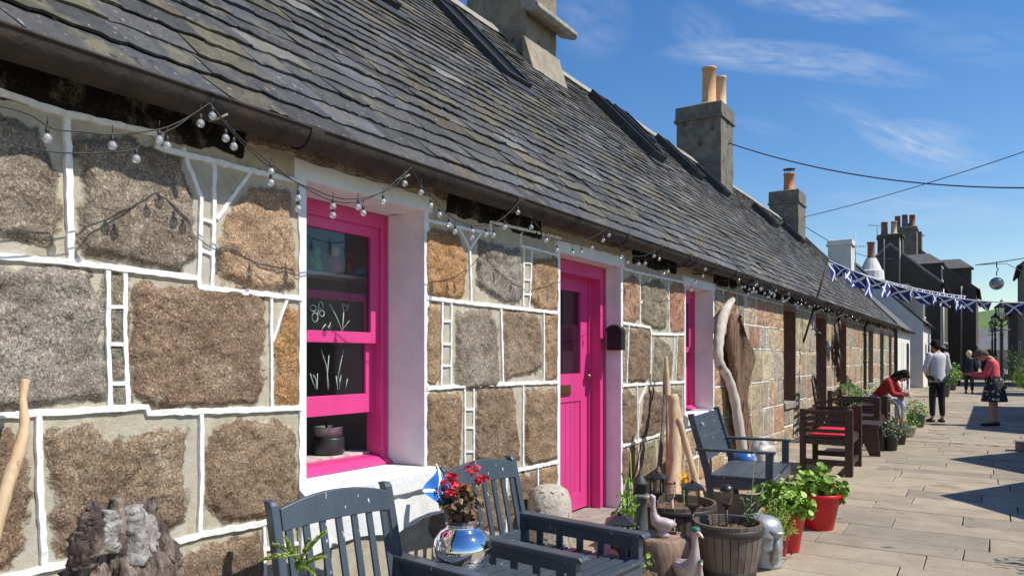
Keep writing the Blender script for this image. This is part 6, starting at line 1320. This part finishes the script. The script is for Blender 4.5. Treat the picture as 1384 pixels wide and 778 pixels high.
H4 = house('tall two-storey house with dark brown gable and big chimney stacks full of pots', .5, -4.8, 50.0, 58.5, 5.75, 2.4, M_DHARL, name='tall_house', wins=[(51.5, .9, .9, 1.5), (54.8, .9, .9, 1.5), (51.5, .9, 3.7, 1.5), (54.8, .9, 3.7, 1.5)], doors=[(53.2, 1, 2.2, M_DKP)],
      chim=[(-2.84, -1.48, 49.98, 50.9, 6.0, 8.87, M_DHARL, [(-2.5, 50.4, .19, .80, TR), (-1.98, 50.4, .17, .80, YP)]), (-2.75, -1.3, 57.5, 58.6, 6.0, 10.4, M_GRAN, [(-2.5, 58, .19, .85, TR), (-2.05, 58, .19, .9, M_GRAN), (-1.6, 58, .19, .85, TR)])])
dormer(H4, .5, 50, .42, 52.4, 54.4, 5.9, 7.2, 1.9)
m = MB()
for (x_) in (-2.45, -1.62): m.tube([(x_-.5, -.06, 5.2), (x_-.5, -.06, 8.6)], .05, 6)
m.build('downpipe', mat('grey_pipe', (.38, .36, .31), .6), H4)
m = MB(); m.tube([(.08, 1.0, 0), (.08, 1.0, 5.8)], .06, 6); m.build('downpipe', M_WHP, H4)
H5 = house('tall brown house beyond the dark gable, projecting towards the lane', 2.12, -4.5, 59.5, 70.0, 6.1, 2.8, mat('umber_harling', (.085, .065, .045), .95, (.12, .09, .065), 1.4, .6, 18), name='tall_house', coping=False, wins=[(62, .9, .9, 1.5), (62, .9, 3.7, 1.5)], chim=[(-2.6, -1.2, 60.2, 61.2, 7.5, 10.4, M_GRAN, [(-1.9, 60.7, .22, .7, TR)])])
dormer(H5, 2.12, 59.5, 1.8, 61.0, 62.6, 6.5, 7.7, 2.6, M_DHARL)
m = MB(); m.tube([(-.85, -.07, 0), (-.85, -.07, 6.3)], .06, 6); m.build('downpipe', mat('grey_pipe', (0, 0, 0)), H5)
# cottages closing the end of the lane
for i, (xa, xb, lb) in enumerate(((-12, 1.5, 'grey slated cottage closing the lane end, left part behind the tall houses'), (1.6, 12, 'grey slated cottage closing the lane end below the green hill'))):
    o = empty('cottage_house', (xa, 112, 0), 0, lb, 'house'); w = xb-xa; m = MB(); m.prism([(0, 0, -.2), (0, 6, -.2), (0, 6, 2.4), (0, 3, 5.0), (0, 0, 2.4)], (w, 0, 0)); m.build('wall', M_BHARL, o)
    m = MB(); m.prism([(-.1, -.25, 2.25), (-.1, 3, 5.06), (-.1, 3, 5.16), (-.1, -.25, 2.35)], (w+.2, 0, 0)); m.prism([(-.1, 6.25, 2.25), (-.1, 3, 5.06), (-.1, 3, 5.16), (-.1, 6.25, 2.35)], (w+.2, 0, 0)); m.build('roof', mat('pale_grey_slate', (.16, .155, .15), .85, (.22, .21, .20), 1.2, .6, 6), o)
    for k in range(int(w/3)): m = MB(); m.bx(1+3*k, 2+3*k, -.03, .0, .9, 2.0); m.build('window', M_FGLASS, o)
# TV aerials
def aerial(loc_, label, h=1.6, w=1.0):
    o = empty('tv_aerial', loc_, .6, label, 'aerial'); m = MB(); m.tube([(0, 0, 0), (0, 0, h)], .02, 5); m.build('mast', M_GALV, o); m = MB(); m.tube([(-w*.5, 0, h*.72), (w*.5, 0, h*.72)], .016, 5)
    for k in range(7): x = -w*.45+w*.9*k/6; m.tube([(x, -.18, h*.72), (x, .18, h*.72)], .01, 4)
    m.build('antenna', M_GALV, o); return o
aerial((-1.75, 33.6, 4.3), 'thin television aerial beside the white chimney', 2.4, .9); aerial((-2.9, 50.4, 8.8), 'television aerial fixed left of the tall gable\'s chimney', 1.0, 1.1); aerial((-1.0, 58, 8.2), 'slender whip aerial above the dormer of the tall gable house', 2.2, .3)
# ------------------------------------------------------------------ right-hand side of the lane
R1 = house('dark granite house on the right side of the lane behind the woman in pink', 4.25, 10.5, 43.5, 51, 5.9, 2.6, M_GRAN, name='tall_house', wins=[(45, .9, .9, 1.4), (48, .9, .9, 1.4)], coping=False, chim=[(5.0, 6.2, 43.6, 44.6, 5.5, 9.3, M_GRAN, [])])
R2 = house('farther dark house on the right side of the lane behind the street lamps', 4.15, 10.5, 56, 75, 4.6, 2.6, M_DHARL, name='tall_house', wins=[(58, .9, .9, 1.4)], coping=False)
def shed(label, x1, ya, yb, eave, rise, m_, roofm):
    """shed whose ridge runs away from the lane, gable to the lane"""
    o = empty('garden_shed', (x1, ya, 0), 0, label, 'shed', 'sheds on the right side of the lane'); w = yb-ya; D = 3.4; m = MB(); m.prism([(0, 0, -.1), (0, w, -.1), (0, w, eave), (0, w/2, eave+rise), (0, 0, eave)], (D, 0, 0)); m.build('wall', m_, o)
    m = MB()
    for a, b in ((-.12, w/2), (w+.12, w/2)):
        sl_ = rise/(w/2); m.prism([(-.12, a, eave-.12*sl_+.01), (-.12, b, eave+rise+.01), (-.12, b, eave+rise+.08), (-.12, a, eave-.12*sl_+.08)], (D+.24, 0, 0))
    m.build('roof', roofm, o)
    m = MB(); m.bx(-.05, .0, w*.3, w*.3+.85, 0, 1.9)
    for k in range(6): m.bx(-.065, -.05, w*.3+.01+.14*k, w*.3+.13+.14*k, .03, 1.87)
    d_ = m.build('door', M_BROWNW, o); m = MB(); m.ball((-.09, w*.3+.1, 1.0), .03); m.build('handle', M_BLACK, d_)
    m = MB(); m.bx(-.05, 0, w*.3+1.0, w*.3+1.6, 1.0, 1.7); w_ = m.build('window', M_WHP, o); m = MB(); m.bx(-.056, -.05, w*.3+1.06, w*.3+1.54, 1.06, 1.64); m.build('pane', M_FGLASS, w_); return o
M_TAR = mat('tarred_boards', (.04, .035, .03), .8, (.07, .06, .05), 8, .5, 30); M_GRB = mat('green_boards', (.06, .12, .08), .7, (.08, .15, .10), 8, .4, 30)
shed('low tarred garden shed beside the lane', 5.0, 8.5, 11.2, 1.75, 1.15, M_TAR, M_FSLATE); shed('green boarded garden shed beside the lane', 5.0, 11.6, 14.2, 1.75, 1.25, M_GRB, M_FSLATE)
house('granite outbuilding on the right side of the lane shading the paving', 5.3, 10.5, 17.6, 26.0, 3.3, 2.2, M_GRAN, name='outbuilding', coping=False, doors=[(20, 1, 2, M_DKP)], wins=[(22, .8, .9, 1.1)])
shed('tarred shed farther up the lane on the right', 4.6, 33.0, 36.0, 2.1, 1.2, M_TAR, M_FSLATE)
# dark planting against the right-hand wall
def bush(loc_, label, r, n=900, mt=M_LEAFD, ls=.07, sc=(1, 1, 1.1), trunk=True, name='bush'):
    o = empty(name, loc_, 0, label, 'bush' if name == 'bush' else 'tree'); m = MB(); h = r*1.1
    for k in range(7): a = random.random()*6.28; leafy(m, (math.cos(a)*r*.5, math.sin(a)*r*.5, h+random.uniform(-.4, .5)*r), r*.6, n//7, ls, 'oval', sc)
    m.build('crown', mt, o); m = MB()
    for k in range(5): a = k*1.3; m.tube([(0, 0, 0), (math.cos(a)*r*.2, math.sin(a)*r*.2, h*.6), (math.cos(a)*r*.5, math.sin(a)*r*.5, h*1.2)], [.05, .035, .015], 6)
    m.build('trunk', M_BROWNW, o); return o
random.seed(61)
bush((4.25, 40.2, 0), 'dark leafy bush against the right-hand wall, beyond the lamp', 1.0, 1100); bush((4.35, 37.6, 0), 'lower bright leafy shrub in front of the dark bush at the right edge', .65, 800, M_LEAFL)
def tree(loc_, label, h, r):
    o = empty('tree', loc_, 0, label, 'tree'); m = MB(); m.tube([(0, 0, 0), (.05, 0, h*.3), (-.03, .08, h*.55), (0, 0, h*.8)], [.10, .08, .06, .02], 8)
    for k in range(9): a = k*2.4; z = h*(.35+.05*k); m.tube([(0, 0, z), (math.cos(a)*r*.5, math.sin(a)*r*.5, z+r*.25), (math.cos(a)*r*.9, math.sin(a)*r*.9, z+r*.5)], [.04, .025, .01], 5)
    m.build('trunk', M_BROWNW, o); m = MB()
    for k in range(26):
        a = random.random()*6.28; q_ = random.random()**.6; z = h*(.45+.5*random.random()); leafy(m, (math.cos(a)*r*q_, math.sin(a)*r*q_, z), r*.32, 70, .07, 'oval')
    m.build('crown', M_LEAF, o); return o
tree((5.4, 6.4, -.1), 'small garden tree on the right side whose shade falls on the paving', 2.9, 1.0)
# stone trough at right edge
p = GP(1386, 609); o = empty('stone_trough', (p.x, p.y, p.z), 0, 'small grey stone trough on the paving at the right edge', 'trough'); m = MB(); m.bx(-.13, .5, -.12, .12, 0, .16); m.build('trough', M_STONEG, o, .015); m = MB(); leafy(m, (.25, 0, .2), .12, 80, .04); m.build('plant', M_LEAFD, o)
# street lamps
def street_lamp(loc_, label, h=3.6, s=1.0):
    o = empty('street_lamp', loc_, 0, label, 'street lamp', 'old-fashioned street lamps up the lane'); m = MB(); m.lathe([(.16*s, 0), (.16*s, .25), (.10*s, .30), (.09*s, .8), (.06*s, .85), (.055*s, h*.6), (.07*s, h*.62), (.045*s, h*.64), (.04*s, h-.75*s)], 12); m.build('post', M_BLACK, o)
    m = MB(); m.tube([(-.28*s, 0, h-1.0*s), (.28*s, 0, h-1.0*s)], .02*s, 6)
    for k in (-1, 1): m.tube([(0, 0, h-.9*s), (k*.16*s, 0, h-.8*s), (k*.20*s, 0, h-.62*s), (k*.13*s, 0, h-.55*s)], .018*s, 6)
    m.build('arms', M_BLACK, o)
    z = h-.62*s; m = MB()
    for k in range(6):
        a = k*PI/3; m.tube([(.10*s*math.cos(a), .10*s*math.sin(a), z), (.20*s*math.cos(a), .20*s*math.sin(a), z+.38*s)], .012*s, 5)
    m.lathe([(.05*s, z-.12*s), (.11*s, z-.02*s), (.11*s, z)], 12); c = m.build('lantern', M_BLACK, o)
    m = MB(); m.lathe([(.098*s, z+.005), (.190*s, z+.375*s)], 6); m.build('glass', M_LG, c); m = MB(); m.lathe([(.24*s, z+.38*s), (.22*s, z+.42*s), (.10*s, z+.52*s), (.05*s, z+.56*s), (.05*s, z+.62*s), (.001, z+.68*s)], 12); m.build('lantern_roof', M_BLACK, c); m = MB(); m.ball((0, 0, z+.15*s), .05*s, 0, 8, 6, (1, 1, 1.5)); m.build('bulb', M_WHP, c); return o
p = WY(1353, 500, 42); street_lamp((p.x, 40, 0), 'nearest old-fashioned black lantern street lamp on the right', 3.95, 1.3)
p = WY(1345, 500, 50); street_lamp((p.x, 50, 0), 'second lantern street lamp just left of the nearest one', 3.9, 1.0); p = WY(1341, 500, 60); street_lamp((p.x, 58, 0), 'farthest lantern street lamp, smallest of the three', 3.9, 1.0)
# ================================================================== PEOPLE
def skin_body(name, joints, edges, radii, m_, parent, sub=2, root=0):
    me = bpy.data.meshes.new(name); me.from_pydata([tuple(j) for j in joints], edges, []); me.materials.append(m_); o = bpy.data.objects.new(name, me); COL.objects.link(o); o.parent = parent
    md = o.modifiers.new('skin', 'SKIN'); md.use_smooth_shade = True
    sv = me.skin_vertices[0].data if me.skin_vertices else None
    if sv is None:
        import bmesh as _b; bm = _b.new(); bm.from_mesh(me); bm.verts.layers.skin.verify(); bm.to_mesh(me); bm.free(); sv = me.skin_vertices[0].data
    for i, r in enumerate(radii): sv[i].radius = r if isinstance(r, tuple) else (r, r); sv[i].use_root = (i == root)
    s = o.modifiers.new('sub', 'SUBSURF'); s.levels = sub; s.render_levels = sub; return o
M_SKIN = mat('skin', (.50, .27, .19), .55, (.42, .21, .15), 12)
def person(loc_, rz, label, J, top, legs, shoe, hair, hairlen=0, skirt=None, bare_legs=False, scale=1.0, coat_len=0.0, smallhands=True, sleeves=True, longhair=False, prop=None, hair_up=0):
    """J: dict of joints in local metres, x forward, y left. Feet on z=0"""
    o = empty('person', loc_, rz, label, 'person'); o.scale = (scale,)*3
    V = lambda k: Vector(J[k]); pel, chest, neck, head = V('pelvis'), V('chest'), V('neck'), V('head')
    uc = chest.lerp(neck, .55); pts = [pel, V('waist') if 'waist' in J else pel.lerp(chest, .45), uc, neck, neck.lerp(head, .6)]; rr = [.09, .085, .075, .05, .05]; ed = [(0, 1), (1, 2), (2, 3), (3, 4)]
    def chain(start, ps, rs):
        k = start
        for p, r in zip(ps, rs): pts.append(Vector(p)); rr.append(r); ed.append((k, len(pts)-1)); k = len(pts)-1
        return k
    for s, sg in (('L', 1), ('R', -1)):
        k = chain(2, [V('sh'+s), V('el'+s), V('wr'+s)], [.045, .038, .026]); w = V('wr'+s); el = V('el'+s); d = (w-el).normalized(); up = Vector((0, 0, 1)); sd_ = d.cross(up).normalized() if abs(d.z) < .95 else Vector((0, 1, 0)); kp = chain(k, [w+d*.045], [(.034, .020)]); pal = w+d*.07
        for f in range(4):
            off = sd_*(.024-.016*f); ln = [.055, .065, .06, .045][f]; b = pal+off; chain(kp, [b, b+d*ln*.6+Vector((0, 0, -.006)), b+d*ln+Vector((0, 0, -.022))], [.011, .009, .007])
        chain(kp, [w+d*.035+sd_*.045*sg+Vector((0, 0, -.01)), w+d*.075+sd_*.05*sg+Vector((0, 0, -.02))], [.011, .008])
        chain(0, [V('hip'+s), V('kn'+s), V('an'+s), V('to'+s)], [.075, .056, .036, .030])
    skin_body('body', pts, ed, rr, M_SKIN, o)
    f = (V('face') if 'face' in J else Vector((1, 0, 0))).normalized(); u = (head-neck).normalized(); yv = u.cross(f).normalized(); f = yv.cross(u).normalized(); R = Matrix((f, yv, u)).transposed()
    m = MB(); m.M = Matrix.Translation(head) @ R.to_4x4(); m.ball((0, 0, 0), .105, 0, 20, 14, (.92, .78, 1.15)); m.ball((.055, 0, -.055), .055, 0, 12, 8, (.9, .9, .9)); m.tube([(.088, 0, .02), (.112, 0, -.012), (.095, 0, -.022)], [.008, .014, .010], 8); m.ball((.0, .083, -.01), .022, 0, 8, 6, (.8, .5, 1.3)); m.ball((0, -.083, -.01), .022, 0, 8, 6, (.8, .5, 1.3)); m.build('head', M_SKIN, o)
    m = MB(); m.M = Matrix.Translation(head) @ R.to_4x4(); m.ball((.092, .032, .012), .010, 0, 8, 6); m.ball((.092, -.032, .012), .010, 0, 8, 6); m.build('eyes', M_BLACK, o)
    m = MB(); m.M = Matrix.Translation(head) @ R.to_4x4(); m.tube([(.094, -.022, -.055), (.100, 0, -.058), (.094, .022, -.055)], [.004, .007, .004], 6, squash=.7); m.build('mouth', mat('lips', (.40, .12, .10), .5), o)
    m = MB(); m.M = Matrix.Translation(head) @ R.to_4x4(); m.ball((-.022, 0, .028), .112, 0, 20, 14, (.92, .90, 1.08), .10); m.ball((.03, 0, .085), .07, 0, 14, 8, (1.0, 1.1, .55), .2)
    if longhair:
        m.tube([(-.045, 0, .0), (-.06, 0, -.10), (-.05, .0, -.20)], [.09, .085, .05], 12, squash=.75, jit=.2); m.tube([(.0, .07, .02), (.02, .078, -.08), (.03, .065, -.16)], [.04, .032, .012], 8); m.tube([(.0, -.07, .02), (.02, -.078, -.08), (.03, -.065, -.16)], [.04, .032, .012], 8)
    else: m.ball((-.05, 0, -.035), .085, 0, 14, 10, (.8, .95, .95), .12)
    m.build('hair', hair, o)
    # top garment: a fitted torso shell with set-in sleeves
    cl = max(coat_len, .10); X_ = Vector((1, 0, 0)); m = MB(); n = 26; shz = (V('shL')+V('shR'))/2; ax = (chest-pel).normalized(); hem = pel-ax*cl if pel.z > .7 else pel-ax*.05
    rings = [(hem, .176, .135), (hem.lerp(pel, .6), .168, .128), (pel.lerp(chest, .35), .152, .112), (chest, .178, .118), (shz.lerp(chest, .25), .186, .112), (shz+(neck-shz)*.25, .172, .095), (shz+(neck-shz)*.60, .105, .078), (neck.lerp(shz, .12), .066, .064)]
    vs_ = []; ph = random.random()*6
    for i, (c, hw, hd) in enumerate(rings):
        d = (rings[min(i+1, 7)][0]-rings[max(i-1, 0)][0]).normalized(); yy = Vector((0, 1, 0)); xx = yy.cross(d).normalized()
        for k in range(n): a_ = 2*PI*k/n; w_ = 1+(.035*math.sin(5*a_+ph+i)+.02*math.sin(9*a_+2*i))*(1 if i < 4 else .3); vs_.append(c+yy*hw*math.cos(a_)*w_+xx*hd*math.sin(a_)*w_)
    m.add(vs_, [(i*n+k, i*n+(k+1) % n, (i+1)*n+(k+1) % n, (i+1)*n+k) for i in range(7) for k in range(n)], 0, True); m.add(vs_[:n], [tuple(reversed(range(n)))])
    for s in 'LR':
        sh, el, wr = V('sh'+s), V('el'+s), V('wr'+s); m.ball(sh, .072, 0, 14, 10); P_ = catm([sh, sh.lerp(el, .5), el, el.lerp(wr, .5), el.lerp(wr, .9)], 4); m.tube(P_, [(.070-.026*i/(len(P_)-1))*(1+.05*math.sin(i*2.1)) for i in range(len(P_))], 12)
    m.build('top', top, o)
    if skirt is None or not bare_legs:
        gp = [pel+Vector((0, 0, .0))]; gr = [.138]; ge = []
        for s in 'LR': b = len(gp); a_ = V('an'+s); k_ = V('kn'+s); gp += [V('hip'+s), k_, a_+(k_-a_)*.08]; gr += [.098, .074, .058]; ge += [(0, b), (b, b+1), (b+1, b+2)]
        skin_body('trousers', gp, ge, gr, legs, o)
    if skirt:
        m = MB(); n = 36; vs_ = []; lv = [(1.02, .15), (.92, .18), (.75, .22), (.60, .25), (.50, .27)]
        for z, r in lv:
            for k in range(n): a = 2*PI*k/n; q_ = r*(1+.05*math.cos(9*a)*(1.02-z)*2); vs_.append((pel.x+q_*math.cos(a)*.85, q_*math.sin(a), z))
        m.add(vs_, [(i*n+k, i*n+(k+1) % n, (i+1)*n+(k+1) % n, (i+1)*n+k) for i in range(4) for k in range(n)], 0, True); m.build('skirt', skirt, o)
    for s in 'LR':
        a_, t_ = V('an'+s), V('to'+s); d = (t_-a_); d.z = 0; d.normalize(); m = MB(); b = Vector((a_.x, a_.y, 0)); m.tube([b-d*.055+Vector((0, 0, .035)), b+Vector((0, 0, .045)), b+d*.09+Vector((0, 0, .036)), b+d*.17+Vector((0, 0, .026)), b+d*.20+Vector((0, 0, .02))], [.034, .044, .042, .036, .016], 10, squash=.85)
        m.build('shoe', shoe, o)
    return o
def stand(h=1.75, arms='down', stride=0.0, lean=0.0, headtilt=0.0):
    k = h/1.75; J = dict(pelvis=(0, 0, .96*k), waist=(lean*.3, 0, 1.12*k), chest=(lean*.8, 0, 1.34*k), neck=(lean*1.1, 0, 1.50*k), head=(lean*1.1+.02+headtilt*.10, 0, (1.635-headtilt*.03)*k), face=(1, 0, -headtilt*1.2))
    for s, g_ in (('L', 1), ('R', -1)):
        J['sh'+s] = (lean, g_*.175*k, 1.42*k); J['hip'+s] = (0, g_*.085, .90*k); f = stride*g_
        J['kn'+s] = (f*.5+.02, g_*.095, .50*k); J['an'+s] = (f, g_*.10, .085); J['to'+s] = (f+.15, g_*.12, .035)
        if arms == 'down': J['el'+s] = (-.03-f*.3, g_*.23*k, 1.14*k); J['wr'+s] = (.03-f*.5, g_*.24*k, .90*k)
        elif arms == 'phone': J['el'+s] = (.10+lean, g_*.21*k, 1.14*k); J['wr'+s] = (.38+lean, g_*.06*k, 1.16*k)
        elif arms == 'front': J['el'+s] = (.02, g_*.25*k, 1.13*k); J['wr'+s] = (.20, g_*.13*k, 1.05*k)
    return J
HB = mat('black_hair', (.012, .010, .009), .85, (.03, .025, .02), 30, .8, 60, spec=.1); HG = mat('grey_brown_hair', (.09, .075, .065), .6, (.16, .13, .11), 30, .9, 60, spec=.1); HW = mat('blonde_hair', (.62, .52, .34), .6, (.5, .4, .25), 30, .6, 60)
TRB = mat('black_trousers', (.012, .012, .014), .8); SHB = mat('dark_shoes', (.015, .014, .014), .5)
person((2.02, 18.45, 0), rad(125), 'standing man in a pale grey white jacket and black trousers with his back to us', stand(1.78, 'front', .02, .0, .5), mat('off_white_jacket', (.62, .62, .62), .85, (.52, .52, .53), 6, .5, 14), TRB, mat('black_trainers', (.03, .03, .035), .5, (.5, .5, .5), 14, mixpos=(.62, .64)), HB, coat_len=.06)
person((3.05, 18.1, 0), rad(172), 'standing woman in a coral pink cardigan and black patterned skirt, head bowed over her hands', stand(1.60, 'phone', .03, .04, 1.6), mat('coral_cardigan', (.66, .10, .12), .85, (.56, .07, .09), 8, .4, 30), TRB, SHB, HG, skirt=mat('floral_skirt', (.015, .014, .02), .8, (.015, .014, .02), 5, spots=[((.55, .50, .48), 15, .60, .03)]), bare_legs=True)
o = empty('mobile_phone', (2.60, 18.17, 1.12), rad(172), 'dark phone held in the bowed woman\'s hands', 'phone'); m = MB(); m.box((0, 0, 0), (.14, .075, .01), Euler((0, -.5, 0)).to_matrix()); m.build('case', M_BLACK, o, .003); m = MB(); m.box((.003, 0, .0065), (.125, .066, .002), Euler((0, -.5, 0)).to_matrix()); m.build('screen', M_FGLASS, o)
Jw = stand(1.64, 'down', .16, .02, 0); person((2.27, 33.8, 0), rad(92), 'blonde woman in a long dark coat walking away up the lane', Jw, mat('navy_coat', (.012, .014, .03), .85), TRB, SHB, HW, coat_len=.28)
person((2.93, 34.6, 0), rad(88), 'walker in dark clothes partly behind the woman in coral', stand(1.70, 'down', .12, .02, 0), mat('charcoal_coat', (.02, .02, .024), .85), TRB, SHB, HB, coat_len=.12)
person((2.62, 64, 0), rad(90), 'tiny distant walker in a pale top far up the lane', stand(1.70, 'down', .1, 0, 0), mat('pale_top', (.6, .58, .56), .85), TRB, SHB, HG)
# seated person in red, bent forward
S = dict(pelvis=(.0, 0, .53), waist=(.08, 0, .68), chest=(.26, 0, .86), neck=(.40, 0, .96), head=(.52, 0, 1.02), face=(.6, 0, -1))
for s, g_ in (('L', 1), ('R', -1)):
    S['sh'+s] = (.30, g_*.17, .90); S['el'+s] = (.40, g_*.22, .66); S['wr'+s] = (.58, g_*.10, .62); S['hip'+s] = (.04, g_*.09, .50); S['kn'+s] = (.47, g_*.13, .50); S['an'+s] = (.46, g_*.13, .085); S['to'+s] = (.61, g_*.14, .035)
person((.95, 17.35, 0), rad(-12), 'seated person in a red top and pale blue trousers bent forward on the bench', S, mat('red_top', (.38, .015, .02), .8, (.30, .01, .015), 10, .5, 20), mat('pale_jeans', (.42, .46, .54), .8), mat('pale_shoes', (.5, .42, .38), .6), HB, longhair=True)
o = empty('booklet', (1.54, 17.22, .66), rad(-12), 'open pale booklet held over the seated person\'s knees', 'book'); m = MB(); m.box((0, .055, 0), (.15, .11, .012), Euler((.15, -.2, 0)).to_matrix()); m.box((0, -.055, 0), (.15, .11, .012), Euler((-.15, -.2, 0)).to_matrix()); m.build('pages', mat('book_cover_blue', (.35, .42, .60), .7, (.6, .62, .66), 8), o)
